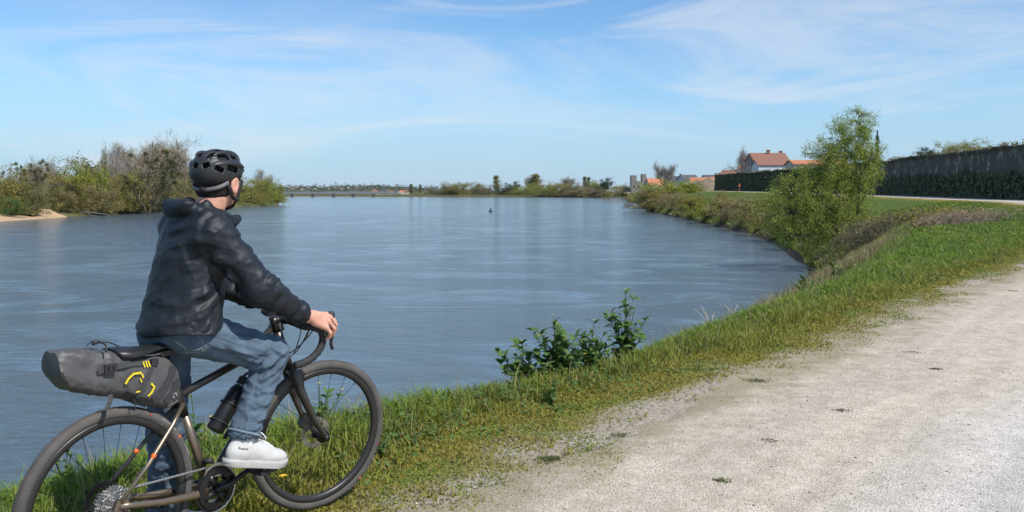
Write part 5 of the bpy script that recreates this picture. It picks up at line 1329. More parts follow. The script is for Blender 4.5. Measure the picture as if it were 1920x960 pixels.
# hands: back of the hand over the hood, four curled fingers and a thumb
def hand(w, sy, sh=0.):
    st_p = lambda x, y, z: np.array(steer((x, sy * y, z)))
    hx, hz = .868, .938
    palm0 = w; kn = [st_p(.912, .200, .957), st_p(.902, .223, .951), st_p(.885, .242, .936), st_p(.865, .253, .917)]
    S_.cap(w, (kn[1] + kn[2]) / 2 * .45 + w * .55, .026, .026, .015)
    for k in kn: S_.cap(w * .8 + k * .2, k, .017, .0115, .012)
    S_.cap(w * .5 + kn[3] * .5 + (0, 0, -.008), kn[3] + (0, 0, -.003), .015, .011, .01)
    fl = [(.038, .026, .020), (.042, .028, .021), (.039, .026, .020), (.031, .021, .017)]
    for i, k in enumerate(kn):
        a = k + np.array(STEER @ Vector((fl[i][0] * .62, sy * .006, -fl[i][0] * .78)))
        b_ = a + np.array(STEER @ Vector((fl[i][1] * .05, -sy * fl[i][1] * .30, -fl[i][1] * .95)))
        c = b_ + np.array(STEER @ Vector((-fl[i][2] * .45, -sy * fl[i][2] * .6, -fl[i][2] * .65)))
        S_.cap(k, a, .0098, .0092, .002); S_.cap(a, b_, .0092, .0082, .002); S_.cap(b_, c, .0082, .0068, .002)
    t0, t1, t2 = w * .6 + st_p(.87, .19, .945) * .4, st_p(.872, .174, .935), st_p(.900, .172, .925)
    S_.cap(t0, t1, .015, .0115, .012); S_.cap(t1, t2, .0115, .0085, .004)
hand(wR, -1); hand(wL, 1)
V, F = S_.net(1); nb_ = vnormals(V, F)
obj('body', mk_mesh('body', V, F, M_skin, True), rider)
M_eye = mat('eye_white', (.75, .73, .70), .2)
for l in (-.032, .032):
    b = MB(); b.lathe([(0, -.010), (.006, -.008), (.0095, 0), (.006, .008), (0, .010)], 12, 'z', tuple(H(.074, l, -.0125))); b.build('eye', M_eye, rider, True)
# hair: cropped cap on back and sides of the head
S_ = SDF(H(-.16, -.13, -.15) - .12, H(.14, .13, .14) + .12, .0036)
S_.ell(H(-.011, 0, .018), (.0975, .0775, .0855), HROT, 0); S_.ell(H(-.030, 0, -.045), (.070, .066, .066), HROT, .03)
S_.plane(H(.020, 0, -.02), FD - UP * .35, .01); S_.plane(H(-.05, 0, -.098), -UP + FD * .35, .008)
for sg in (-1, 1): S_.ell(H(-.004, sg * .082, -.034), (.026, .03, .040), HROT, .004, 'sub')
V, F = S_.net(1); V += vnormals(V, F) * ((vnoise(V * 260, 3) - .5) * .004)[:, None]
obj('hair', mk_mesh('hair', V, F, M_hair, True), rider)

# wrinkle fields
def folds(V, n, dirs, amp, seed, sharp=3.0):
    """ridged folds: dirs = list of (direction along the fold, wavelength across, weight)"""
    d = np.zeros(len(V))
    for i, (a, wl_, wt) in enumerate(dirs):
        a = np.array(a, float); a /= np.linalg.norm(a)
        par = (V @ a)[:, None] * a; perp = V - par
        q = perp / wl_ + par / (wl_ * 6.5) + (fbm(V * 7, seed + 40 + i, 2)[:, None] - .5) * 1.6
        r = 1 - np.abs(2 * vnoise(q, seed + i * 7) - 1); d += wt * (r ** sharp)
    return d * amp
def creases(V, lines):
    """sharp pulled folds along 3-D polylines: (points, height, width)"""
    d = np.zeros(len(V))
    for pts, a, w in lines:
        P = np.array([tuple(p) for p in arc_pts([tuple(map(float, q)) for q in pts], 5)]); lo, hi = P.min(0) - .06, P.max(0) + .06
        k = np.where(((V > lo) & (V < hi)).all(1))[0]
        if not len(k): continue
        best = np.full(len(k), 9.); tb_ = np.zeros(len(k))
        for i in range(len(P) - 1):
            r_, t_ = near_seg(V[k], P[i], P[i + 1]); m = r_ < best; best = np.where(m, r_, best); tb_ = np.where(m, (i + t_) / (len(P) - 1), tb_)
        fade_ = np.sin(np.pi * np.clip(tb_ * .86 + .07, 0, 1)) ** .7
        s_ = np.sqrt(np.maximum(best ** 2 - .0002, 0)); d[k] += a * fade_ * (np.exp(-(s_ / w)) - .55 * np.exp(-((s_ - 2.6 * w) / (1.5 * w)) ** 2))
    return d
def near_seg(V, a, b):
    ab = b - a; t = np.clip((V - a) @ ab / max(ab @ ab, 1e-9), 0, 1); return np.linalg.norm(V - a - t[:, None] * ab, axis=1), t
def on_surf(V, q):
    return [V[np.argmin(((V - np.array(p)) ** 2).sum(1))] for p in q]
# jacket
S_ = SDF((.08, -.36, .88), (.90, .40, 1.52), .0048)
TK = [(.928, .318, .028, .150, .190), (1.00, .322, .028, .142, .184), (1.10, .338, .025, .132, .176), (1.20, .355, .020, .130, .176), (1.28, .372, .015, .126, .174), (1.34, .385, .010, .108, .142), (1.395, .398, .008, .080, .092)]
S_.loft(TK, -8, 0.)
S_.cap((.342, -.125, 1.300), (.390, .15, 1.312), .066, .066, .05)
for s, e, w in ((sR, eR, wR), (sL, eL, wL)):
    S_.cap(s, e, .070, .069, .05); u_ = (w - e) / np.linalg.norm(w - e); S_.cap(e, w - u_ * .035, .068, .045, .03); S_.cap(w - u_ * .055, w - u_ * .022, .045, .042, .012)
    S_.cap(w - u_ * .020, w + u_ * .004, .037, .034, .006)
# hood and collar
S_.ell((.328, .015, 1.388), (.060, .100, .030), rotm(0, 28, -6), .03); S_.ell((.300, .020, 1.402), (.032, .078, .024), rotm(0, 20, -6), .018); S_.cap((.292, -.045, 1.418), (.290, .075, 1.418), .015, .015, .012)
for P in ([(.350, .01, 1.432), (.368, -.058, 1.420), (.425, -.080, 1.382), (.490, -.062, 1.352), (.535, -.022, 1.352)], [(.350, .01, 1.432), (.385, .070, 1.425), (.445, .080, 1.388), (.505, .048, 1.356), (.535, -.005, 1.352)]):
    for a, b_ in zip(P[:-1], P[1:]): S_.cap(a, b_, .014, .014, .020)
S_.cap((.420, -.060, 1.335), (.475, -.03, 1.300), .040, .036, .04); S_.cap((.42, .07, 1.335), (.475, .0, 1.30), .045, .04, .04)
S_.ell((.545, -.018, 1.362), (.018, .013, .012), None, .01)
S_.ell((.352, .010, 1.437), (.045, .075, .022), rotm(0, 35, -6), .012, 'sub')
# neck opening and open hem
S_.cap((.410, .0, 1.345), (.475, 0, 1.50), .062, .080, .010, 'sub')
S_.loft([(.86, .318, .028, .143, .183), (1.0, .322, .028, .134, .176), (1.04, .33, .03, .10, .14)], -8, .004, 'sub')
for w, e in ((wR, eR), (wL, eL)): u_ = (w - e) / np.linalg.norm(w - e); S_.cap(w - u_ * .01, w + u_ * .04, .030, .030, .003, 'sub')
V, F = S_.net(2); n_ = vnormals(V, F)
dR, tR = near_seg(V, sR, eR); dR2, tR2 = near_seg(V, eR, wR); dL, tL = near_seg(V, sL, eL); dL2, tL2 = near_seg(V, eL, wL)
arm = np.maximum(smooth(.115, .085, np.minimum(dR, dR2)), smooth(.115, .085, np.minimum(dL, dL2))) * smooth(.02, .05, np.abs(V[:, 1]) - .12)
big = folds(V, n_, [((.55, -.35, .75), .17, 1.), ((.8, -.6, -.5), .20, .9)], .0105, 11, 2.2)
fin = folds(V, n_, [((.35, .3, 1), .075, .7), ((1, -.9, .35), .085, .7), ((.2, .8, -.6), .055, .45)], .0045, 15, 4.5)
tor = big + fin
uR = (eR - sR) / np.linalg.norm(eR - sR); crossR = np.cross(uR, (0, 1, 0))
slv = folds(V, n_, [((.85, -.15, -.5), .10, .9), (crossR + .5 * uR, .11, .9)], .006, 23, 2.6) + folds(V, n_, [(crossR, .05, .7), ((.3, .9, .4), .045, .5), ((.9, 0, -.3), .05, .6)], .0045, 27, 4.5)
d = tor * (1 - arm) + slv * arm
hd_m = smooth(1.36, 1.40, V[:, 2]) * smooth(.40, .34, V[:, 0])
d += hd_m * folds(V, n_, [((.2, 1, .1), .07, .8), ((.6, .5, -.6), .06, .6)], .012, 71, 2.6)
d -= .011
gc = np.random.default_rng(9); L_ = []
for q, a_, w_ in (([(.45, -.13, 1.18), (.34, -.2, 1.11), (.22, -.14, 1.07)], .017, .012), ([(.44, -.14, 1.13), (.33, -.2, 1.04), (.22, -.15, .985)], .017, .012), ([(.43, -.15, 1.23), (.33, -.2, 1.215), (.21, -.12, 1.185)], .014, .011),
  ([(.43, -.16, 1.08), (.38, -.2, 1.0), (.33, -.2, .945)], .014, .011), ([(.31, -.2, 1.28), (.24, -.12, 1.285), (.2, 0, 1.27)], .012, .012), ([(.24, -.15, 1.03), (.17, .0, 1.06), (.17, .12, 1.10)], .010, .013),
  ([(.29, -.2, 1.02), (.26, -.19, .95)], .010, .010), ([(.30, -.2, 1.20), (.285, -.2, 1.09)], .012, .010), ([(.36, -.2, 1.14), (.33, -.2, 1.09), (.27, -.18, 1.07)], .012, .009), ([(.40, -.17, 1.20), (.36, -.2, 1.16), (.30, -.2, 1.15)], .011, .009), ([(.26, -.16, 1.30), (.22, -.08, 1.20), (.20, .0, 1.10)], .010, .012), ([(.37, -.2, 1.04), (.31, -.2, .99), (.26, -.18, .975)], .012, .009), ([(.22, -.12, .99), (.19, -.02, .955)], .010, .010), ([(.33, -.11, 1.37), (.25, -.06, 1.36), (.22, .04, 1.34)], .012, .011), ([(.36, -.16, 1.37), (.30, -.17, 1.31)], .009, .010)):
    L_.append((on_surf(V, q), a_, w_))
for (A, B_, ts, rr_) in ((sR, eR, (.1, .3, .45, .6, .72, .82, .92, 1.0), .08), (eR, wR, (.04, .12, .22, .34, .48, .60, .70, .80, .88), .07), (sL, eL, (.3, .6, .85), .08), (eL, wL, (.1, .3, .5, .7, .85), .07)):
    ax_ = (B_ - A) / np.linalg.norm(B_ - A); u1 = np.cross(ax_, (0, 1., 0)); u1 /= np.linalg.norm(u1); u2 = np.cross(ax_, u1)
    for t0 in ts:
        a0 = gc.uniform(0, 6.28); sw = gc.uniform(1.0, 2.2) * gc.choice((-1, 1)); sl_ = gc.uniform(-.16, .16)
        q = [A + ax_ * np.linalg.norm(B_ - A) * (t0 + sl_ * f_) + rr_ * (u1 * math.cos(a0 + sw * f_) + u2 * math.sin(a0 + sw * f_)) for f_ in (0, .33, .66, 1)]
        L_.append((on_surf(V, q), gc.uniform(.008, .015), gc.uniform(.007, .011)))
d = d * 1.0 + .5 * creases(V, L_)
# cuff gather and hem seam
cu = np.minimum(np.where(dR2 < .07, (1 - tR2), 1), np.where(dL2 < .07, (1 - tL2), 1))
ang = np.arctan2(V[:, 2] - .95, V[:, 1] - np.where(V[:, 1] < 0, wR[1], wL[1]))
d = np.where(cu < .075, .0022 * np.sin(ang * 22), d)
V = V + n_ * d[:, None]
hem = smooth(.970, .948, V[:, 2]) * smooth(.55, .48, V[:, 0])
V += n_ * (hem * .003)[:, None]
V[:, 2] += hem * (.008 * np.sin(V[:, 0] * 23 + V[:, 1] * 17) - .004)
V = lap(V, F, .15)
jk = obj('jacket', mk_mesh('jacket', V, F, M_jkt, True), rider)
b = MB(); b.tube([(.548, -.030, 1.362), (.562, -.022, 1.356)], [.004, .003], 6); b.build('zip_pull', M_blkm, jk)

# jeans
S_ = SDF((.13, -.25, .09), (.75, .34, 1.06), .0046)
S_.ell((.315, .045, .930), (.120, .145, .100), rotm(0, 0, -6), 0); S_.ell((.285, -.030, .925), (.070, .062, .06), None, .04); S_.ell((.27, .11, .905), (.075, .070, .07), None, .04)
S_.cap(hipR, knR, .090, .071, .04); S_.cap(knR + (.012, 0, 0), (.496, -.134, .508), .064, .057, .025); S_.cap((.500, -.134, .520), (.490, -.135, .497), .061, .0605, .004)
S_.cap(hipL, knL, .096, .071, .05); S_.cap(knL, anL + (0, 0, .02), .070, .060, .03)
S_.cap((.492, -.1345, .50), (.482, -.136, .46), .0555, .0555, .002, 'sub')
V, F = S_.net(2); n_ = vnormals(V, F)
dK, tK = near_seg(V, hipR, knR); dS, tS = near_seg(V, knR, anR); dKL, tKL = near_seg(V, hipL, knL)
shin = smooth(.03, .0, dS - dK)
uS = (anR - knR) / np.linalg.norm(anR - knR)
d = folds(V, n_, [((.2, 1, .25), .055, .6), ((.7, -.3, .6), .06, .6)], .010, 51, 3.5) * (1 - shin) + folds(V, n_, [((.8, .5, .15), .042, .8), ((.5, -.8, -.35), .05, .6)], .012, 61, 3.5) * shin
kf = np.exp(-((np.linalg.norm(V - (knR + (-.045, 0, -.05)), axis=1) / .09) ** 2))
d += kf * .008 * np.sin((V @ np.array((.55, .2, -.83))) * 190)
L_ = []
for q, a_, w_ in (([(.60, -.22, .80), (.56, -.2, .76), (.53, -.19, .73)], .014, .009), ([(.64, -.22, .76), (.58, -.22, .72), (.52, -.19, .70)], .014, .009), ([(.66, -.2, .72), (.59, -.22, .68), (.52, -.2, .665)], .012, .009), ([(.62, -.21, .67), (.56, -.22, .63), (.50, -.2, .62)], .011, .009), ([(.58, -.2, .62), (.53, -.21, .57), (.47, -.2, .575)], .011, .008), ([(.56, -.2, .57), (.51, -.21, .535), (.45, -.18, .54)], .010, .008),
  ([(.56, -.22, .82), (.47, -.2, .84), (.40, -.18, .87)], .013, .010), ([(.54, -.2, .77), (.47, -.19, .80), (.42, -.17, .83)], .012, .009), ([(.36, -.2, .93), (.42, -.2, .90), (.50, -.22, .89)], .011, .010), ([(.58, -.2, .87), (.62, -.22, .83), (.66, -.22, .80)], .010, .009), ([(.32, -.2, .88), (.38, -.2, .85), (.45, -.2, .83)], .010, .010), ([(.40, .1, .70), (.36, .05, .66), (.30, .08, .65)], .012, .010), ([(.42, .12, .55), (.36, .08, .50), (.30, .12, .50)], .012, .010), ([(.43, .15, .42), (.37, .12, .37), (.31, .16, .36)], .012, .010), ([(.44, .18, .30), (.38, .15, .26), (.32, .18, .24)], .012, .010)):
    L_.append((on_surf(V, q), a_, w_))
d = d * .6 + .75 * creases(V, L_)
V = V + n_ * (d - .003)[:, None]; V = lap(V, F, .15)
jn = obj('jeans', mk_mesh('jeans', V, F, M_jean, True), rider)
b = MB(); hc, hd2 = Vector((.493, -.1345, .502)), (Vector(anR) - Vector(knR)).normalized()
ring = lambda c, r, n=28: [c + (Matrix.Rotation(2 * math.pi * k / n, 3, hd2) @ hd2.orthogonal().normalized()) * r for k in range(n)]
b.tube(ring(hc, .0612), .0055, 8, closed=True, flat=1.7, up=tuple(hd2)); b.build('frayed_hem', M_jean_l, jn, True)
# back pocket outline stitched on the seat of the jeans
from mathutils.bvhtree import BVHTree
bv = BVHTree.FromPolygons([Vector(p) for p in V.tolist()], F.tolist())
def on_jeans(x, z, y0=-.4, off=.0015):
    h = bv.ray_cast(Vector((x, y0, z)), Vector((0, 1, 0))); return (h[0] + h[1] * off) if h[0] else Vector((x, -.15, z))
M_stitch = mat('pale_stitching', (.30, .29, .27), .9)
for pts in ([(.222, .905), (.250, .880), (.272, .852), (.318, .862), (.300, .895), (.275, .930)], [(.228, .897), (.256, .873), (.274, .860), (.308, .868)]):
    P = [on_jeans(p.x, p.z) for p in arc_pts([(x, 0, z) for x, z in pts], 8)]; b = MB(); b.tube(P, .0011, 5); b.build('stitching', M_stitch, jn)
# sock and shoes
b = MB(); b.tube([(.500, -.134, .53), (.489, -.136, .49), (.479, -.137, .452), (.470, -.137, .43)], [.043, .044, .045, .045], 20); b.build('sock', M_sock, rider, True)
def shoe(heel, toe, roll, name):
    hv, tv = Vector(heel), Vector(toe); fx = (tv - hv).normalized(); ly = Vector((0, 0, 1)).cross(fx).normalized(); uz = fx.cross(ly)
    X = lambda p: hv + fx * p.x + ly * p.y + uz * p.z
    XA = lambda V: np.array(hv) + V[:, :1] * np.array(fx) + V[:, 1:2] * np.array(ly) + V[:, 2:3] * np.array(uz)
    S = SDF((-.02, -.07, .0), (.33, .07, .16), .0036)
    S.ell((.055, 0, .055), (.056, .036, .050), None, 0); S.ell((.13, 0, .050), (.085, .037, .046), None, .03); S.ell((.215, 0, .043), (.085, .046, .036), None, .03)
    S.cap((.062, 0, .06), (.058, 0, .098), .039, .037, .02); S.cap((.11, 0, .075), (.16, 0, .066), .032, .028, .03)
    S.cap((.105, 0, .09), (.098, 0, .118), .022, .020, .012)
    S.cap((.062, 0, .10), (.060, 0, .14), .030, .034, .006, 'sub')
    S.plane((0, 0, .018), (0, 0, -1), 0)
    V, F = S.net(2); n_ = vnormals(V, F)
    # panel steps: toe cap, eye stay, heel counter
    st = -.0016 * smooth(.003, -.003, np.abs(V[:, 0] - .225 + V[:, 2] * .5) - .003) - .0016 * smooth(.003, -.003, np.abs(V[:, 0] - .075 - V[:, 2] * .25) - .0025) + .0012 * (vnoise(V * 55, 3) - .5)
    V = V + n_ * st[:, None]
    t = obj(name, mk_mesh(name, XA(V), F, M_shoe, True), rider)
    out = [(0, .010), (.006, .026), (.03, .037), (.09, .036), (.15, .040), (.20, .047), (.24, .047), (.27, .040), (.293, .025), (.303, .008)]
    poly = [(x, y) for x, y in out] + [(x, -y) for x, y in out[::-1]]; n = len(poly); b = MB(); v = []; f = []
    lev = [(0, .96), (.004, 1.0), (.014, 1.005), (.016, 1.02), (.026, 1.02), (.029, 1.0)]
    for z, k in lev: v += [((x - .15) * (k if k > 1 else k) + .15, y * k, z + (.010 * max(0, (x - .24) / .06) ** 1.5 if x > .24 else 0)) for x, y in poly]
    for i in range(len(lev) - 1):
        for k in range(n): f.append((i * n + k, i * n + (k + 1) % n, (i + 1) * n + (k + 1) % n, (i + 1) * n + k))
    f += [tuple(range(n)), tuple((len(lev) - 1) * n + k for k in range(n - 1, -1, -1))]
    b.add(v, [q[::-1] for q in f]); b.xf(X); b.build('sole', M_sole, t, auto=45)
    bvs = BVHTree.FromPolygons([Vector(p) for p in V.tolist()], F.tolist())
    def top(x, y):
        h = bvs.ray_cast(Vector((x, y, .3)), Vector((0, 0, -1))); return (h[0] + Vector((0, 0, .002))) if h[0] else Vector((x, y, .07))
    for i in range(5):
        x = .125 + i * .020; b = MB(); b.tube([top(x, y) for y in (-.026, -.012, 0, .012, .026)], .0030, 6, flat=1.4); b.xf(X); b.build('lace', M_sock, t, True)
    b = MB(); q = top(.122, 0); b.tube(arc_pts([q + Vector((0, 0, .002)), q + Vector((.0, -.025, .022)), q + Vector((.022, -.040, .002)), q + Vector((.008, -.016, .004)), q], 5), .0026, 6)
    b.tube(arc_pts([q + Vector((0, 0, .002)), q + Vector((.012, .022, .018)), q + Vector((.030, .034, -.004)), q + Vector((.010, .012, .004))], 5), .0026, 6); b.xf(X); b.build('lace_bow', M_sock, t, True)
    return t, X, bvs
sh, X_, bvs = shoe((.392, -.138, .394), (.684, -.150, .314), 0, 'shoe')
me = text_mesh('Reebok', .013, M_blkm)
def put_txt(c):
    x, z = .045 + c.x, .070 + c.y; h = bvs.ray_cast(Vector((x, -.2, z)), Vector((0, 1, 0))); y = (h[0].y if h[0] else -.036) - .001 - c.z
    return X_(Vector((x, y, z)))
map_mesh(me, put_txt); obj('lettering', me, sh)
shoe((.335, .232, .0), (.615, .262, .0), 0, 'shoe')

# ------------------------------------------------------------------ helmet
hel = empty('bicycle_helmet', BK, BK_RZ); tag(hel, 'matt black vented cycling helmet with chin straps on the rider\'s head', 'helmet')
M_hel = mat('helmet_matt_black', (.022, .023, .026), .42, spec=.5); M_liner = mat('helmet_liner', (.008, .008, .009), .9); M_strap = mat('helmet_strap', (.012, .012, .013), .8); M_hg = mat('helmet_grey', (.14, .14, .145), .5)
TILT = rotm(0, 4, 0)
HR2 = HROT @ TILT
K = .88
def HH(f, l, u): return HC + HR2 @ np.array((f * K, l * K, u * K + .020))
S_ = SDF(HC - .17, HC + .17, .0026)
EC, ER = np.array((-.006, 0, .006)), np.array((.121, .094, .085))
ep = lambda az, el, k=1.: EC + np.array((ER[0] * math.cos(R(el)) * math.cos(R(az)), ER[1] * math.cos(R(el)) * math.sin(R(az)), ER[2] * math.sin(R(el)))) * k
def HH(f, l, u): return HC + HR2 @ np.array((f, l, u + .024))
S_.ell(HH(*EC), ER, HR2, 0)
S_.ell(HH(-.078, 0, -.014), (.050, .068, .052), HR2, .03)
for sg in (-1, 1):       # upper shell: two swept ridges from brow to nape
    P = [HH(*ep(a_, e_, .985)) for a_, e_ in zip(np.linspace(22 * sg, 158 * sg, 46), 20 + 34 * np.sin(np.linspace(.25, 2.75, 46)))]
    for a, b_ in zip(P[:-1], P[1:]): S_.cap(a, b_, .0085, .0085, .006)
    P = [HH(*ep(a_, e_, .985)) for a_, e_ in zip(np.linspace(48 * sg, 150 * sg, 40), 2 + 14 * np.sin(np.linspace(.1, 2.9, 40)))]
    for a, b_ in zip(P[:-1], P[1:]): S_.cap(a, b_, .0075, .0075, .006)
S_.plane(HH(0, 0, -.046), HR2 @ np.array((.16, 0, -1)), .004)
for sg in (-1, 1): S_.ell(HH(.022, sg * .105, -.050), (.046, .045, .024), HR2, .010, 'sub')
def vent(az, el, ln, wd, ang):
    p = HH(*ep(az, el)); q = ep(az, el) - EC; n = HR2 @ (q / ER**2); n /= np.linalg.norm(n)
    t = HR2 @ np.array((1., 0, 0)); t -= n * t.dot(n); t /= np.linalg.norm(t); b_ = np.cross(n, t)
    c, s_ = math.cos(R(ang)), math.sin(R(ang)); t2 = t * c + b_ * s_
    S_.rbox(p, (ln * .62, wd * .62, .026), .004, np.stack([t2, np.cross(n, t2), n], 1), .002, 'sub')
for sg in (-1, 1):
    vent(sg * 24, 38, .030, .017, 0); vent(sg * 40, 66, .038, .017, 0); vent(sg * 140, 68, .040, .017, 0); vent(sg * 160, 36, .030, .018, 0)
    vent(sg * 45, 26, .034, .018, sg * -8); vent(sg * 88, 37, .040, .017, sg * 4); vent(sg * 126, 33, .040, .021, sg * 10)
    vent(sg * 58, 4, .028, .013, sg * -6); vent(sg * 104, 0, .052, .019, sg * 6); vent(sg * 138, -4, .030, .016, sg * 16); vent(sg * 166, 4, .022, .018, 0)
S_.ell(HH(-.006, 0, -.002), (.103, .081, .077), HR2, .002, 'sub')
S_.plane(HH(0, 0, -.050), HR2 @ np.array((.16, 0, -1)), .001)
V, F = S_.net(1)
obj('shell', mk_mesh('shell', V, F, M_hel, True), hel)
b = MB(); v = []; f = []
for i in range(9):
    for k in range(32):
        th = i / 8 * 1.48; a = 2 * math.pi * k / 32; v.append(tuple(HH(-.006 + .1045 * math.sin(th) * math.cos(a), .0825 * math.sin(th) * math.sin(a), -.002 + .0805 * math.cos(th))))
for i in range(8):
    for k in range(32): f.append((i * 32 + k, (i + 1) * 32 + k, (i + 1) * 32 + (k + 1) % 32, i * 32 + (k + 1) % 32))
b.add(v, f); b.build('liner', M_liner, hel, True)
def strap(name, P, r, m, parent=hel, flat=.25): b = MB(); b.tube(arc_pts([tuple(p) for p in P], 5), r, 8, flat=flat); return b.build(name, m, parent, True)
for s_ in (-1, 1):
    strap('strap', [HH(.050, s_ * .080, -.030), H(.045, s_ * .080, -.035), H(.030, s_ * .076, -.070), H(.022, s_ * .070, -.092)], .0075, M_strap)
    strap('strap', [HH(-.050, s_ * .068, -.045), H(-.036, s_ * .079, -.050), H(-.012, s_ * .076, -.080), H(.022, s_ * .070, -.092)], .0075, M_strap)
    strap('chin_strap', [H(.022, s_ * .070, -.092), H(.035, s_ * .050, -.115), H(.045, s_ * .020, -.126), H(.046, 0, -.128)], .0075, M_strap)
    b = MB(); c = H(.022, s_ * .073, -.090); b.tube([c + (0, 0, .012), c - (0, 0, .012)], [.010, .008], 8, flat=.35); b.build('strap_divider', M_strap, hel, True)
strap('retention_band', [H(-.045, -.076, -.022), H(-.085, -.055, -.042), H(-.104, 0, -.052), H(-.085, .055, -.042), H(-.045, .076, -.022)], .008, M_hg, hel, .3)
b = MB(); c = H(-.104, 0, -.050); b.tube([c, c - FD * .012], [.012, .010], 16); b.build('dial', M_strap, hel, True)
for (az, el) in ((-162, 20), (-160, -4)):
    c = HH(*ep(az, el, 1.005)); b = MB(); b.tube([c - np.array((0, 0, .006)), c + np.array((0, 0, .006))], .0030, 6, flat=.5); b.build('reflector', M_hg, hel)
# ------------------------------------------------------------------ willow, thicket and shrubs on the near right bank
g = np.random.default_rng(101)
wb = np.array((19.4, 49.0, float(ground_z(19.4, 49.0)) - .1))
wil = empty('willow_tree', tuple(wb)); B = Branches()
def crown_pt():
    while True:      # crown volume: broad drooping skirt below, airy column above
        if g.random() < .60: c, r = np.array((-1.9, 0, 1.9)), np.array((3.5, 2.6, 2.6))
        elif g.random() < .6: c, r = np.array((-.6, 0, 4.3)), np.array((2.7, 2.0, 1.8))
        else: c, r = np.array((.3, 0, 5.8)), np.array((1.9, 1.5, 1.8))
        p = rand_unit(g, 1)[0] * g.random() ** (1 / 2.4)
        q = c + p * r
        if q[2] > -1.4: return q
leaf_c = []; leaf_a = []
stems = []
for tgt in ((-3.4, -.8, 1.6), (-2.6, .9, 3.4), (-1.4, -.6, 4.6), (-.2, .5, 6.2), (.5, 0, 7.4), (1.1, .6, 6.2), (-.9, -1.2, 2.4), (.7, -.9, 4.6), (-2.2, 0, .8), (-3.0, .4, 2.6), (.2, 1.2, 5.2), (-3.6, -1.0, .2), (1.6, -.4, 3.4)):
    e = np.array(tgt); s0 = np.array((g.normal() * .18, g.normal() * .18, 0)); m1 = s0 + (e - s0) * .35 + np.array((g.normal() * .2, g.normal() * .2, .45)); m2 = s0 + (e - s0) * .7 + np.array((g.normal() * .2, g.normal() * .2, .35))
    P = np.array([tuple(v_) for v_ in arc_pts([tuple(s0), tuple(m1), tuple(m2), tuple(e)], 5)]); B.segs.append((P, np.linspace(.085, .012, len(P)))); stems.append(P)
allp = np.concatenate(stems)
for k in range(860):
    q = crown_pt(); j = np.argmin(np.linalg.norm(allp - q, axis=1) + .35 * np.maximum(allp[:, 2] - q[2], 0)); a = allp[j]
    up_ = q[2] > 4.6; m = (a + q) / 2 + np.array((0, 0, .22)); e = q + np.array((g.normal() * .12, g.normal() * .12, .25 if up_ else -.30))
    P = np.array([tuple(v_) for v_ in arc_pts([tuple(a), tuple(m), tuple(q), tuple(e)], 3)]); B.segs.append((P, np.linspace(.016, .005, len(P))))
    t = np.gradient(P, axis=0); t /= np.linalg.norm(t, axis=1)[:, None]
    nl = int(66 if q[2] < 3.2 else (66 if q[2] < 4.6 else 58)); f_ = g.uniform(.30, 1.0, nl) * (len(P) - 1); i = np.minimum(f_.astype(int), len(P) - 2); fr = (f_ - i)[:, None]
    leaf_c.append(P[i] * (1 - fr) + P[i + 1] * fr + g.normal(size=(nl, 3)) * .13); ax = t[i] + g.normal(size=(nl, 3)) * .55; ax[:, 2] -= .0 if up_ else .25; leaf_a.append(ax / np.linalg.norm(ax, axis=1)[:, None])
B.scale = .3
bv_, bf_ = B.mesh(5, .006); obj('trunk', mk_mesh('trunk', bv_, bf_, M_bark, True), wil)
lc = np.concatenate(leaf_c); la = np.concatenate(leaf_a); n = len(lc)
v, f = quads_from(lc, la, rand_unit(g, n), g.uniform(.09, .20, n), g.uniform(.022, .040, n)); obj('crown', mk_mesh('crown', v, f, M_leaf['willow']), wil)
tag(wil, 'feathery fresh green willow leaning over the water on the right bank', 'tree')

def thicket(name, c, r, n_st, m_st, leaf, n_lf, label, cat, seed, arch=.6, lsz=(.05, .03), rad=.008):
    """arching tangled stems with a scatter of leaves"""
    g = np.random.default_rng(seed); b = Branches(); b.scale = .1; tips = []
    for k in range(n_st):
        a0 = g.normal(size=2) * .40; p0 = np.array((a0[0] * r[0], a0[1] * r[1], 0)); an = g.uniform(0, 2 * np.pi); ln = g.uniform(.5, 1.1)
        p0[2] = float(ground_z(c[0] + p0[0], c[1] + p0[1])) - c[2]
        e = p0 + np.array((math.cos(an) * r[0] * ln * .8, math.sin(an) * r[1] * ln * .8, g.uniform(.15, 1.0) * r[2] * (1 - arch * .5))); m = (p0 + e) / 2 + np.array((0, 0, r[2] * arch * g.uniform(.5, 1.1)))
        P = np.array([tuple(v_) for v_ in arc_pts([tuple(p0), tuple(m), tuple(e)], 5)]); b.segs.append((P, np.linspace(rad, rad * .45, len(P)))); tips.append(P[3:])
    t = empty(name, tuple(c)); v, f = b.mesh(4, rad * .4); obj('stems', mk_mesh('stems', v, f, m_st, True), t)
    P = np.concatenate(tips); P = P[g.integers(0, len(P), n_lf)]; v, f = leaf_cloud(g, P, 1, .10, *lsz); obj('foliage', mk_mesh('foliage', v, f, M_leaf[leaf]), t)
    return tag(t, label, cat)
def gp(x, y, dz=0): return (x, y, float(ground_z(x, y)) + dz)
M_dry = mat('dry_bramble_stems', (.26, .20, .15), .9, island=.35)
M_dryd = mat('dark_bramble_stems', (.10, .078, .058), .9, island=.4)
thicket('bramble_thicket', gp(18.6, 40.0, -.1), (2.1, 2.0, .85), 420, M_dryd, 'olive', 9000, 'brown twiggy bramble thicket right of the willow trunk', 'thicket', 1, .6, (.15, .08), .009)
thicket('bramble_thicket', gp(20.3, 43.5, -.1), (2.2, 2.2, .55), 420, M_dryd, 'brown', 9000, 'rusty brown bramble mound below the far road', 'thicket', 2, .6, (.15, .08), .009)
thicket('bramble_thicket', gp(18.9, 36.0, -.1), (2.0, 1.6, .6), 220, M_dry, 'straw', 900, 'pale dead bramble canes tumbling down the bank', 'thicket', 3, .7, (.08, .03), .010)
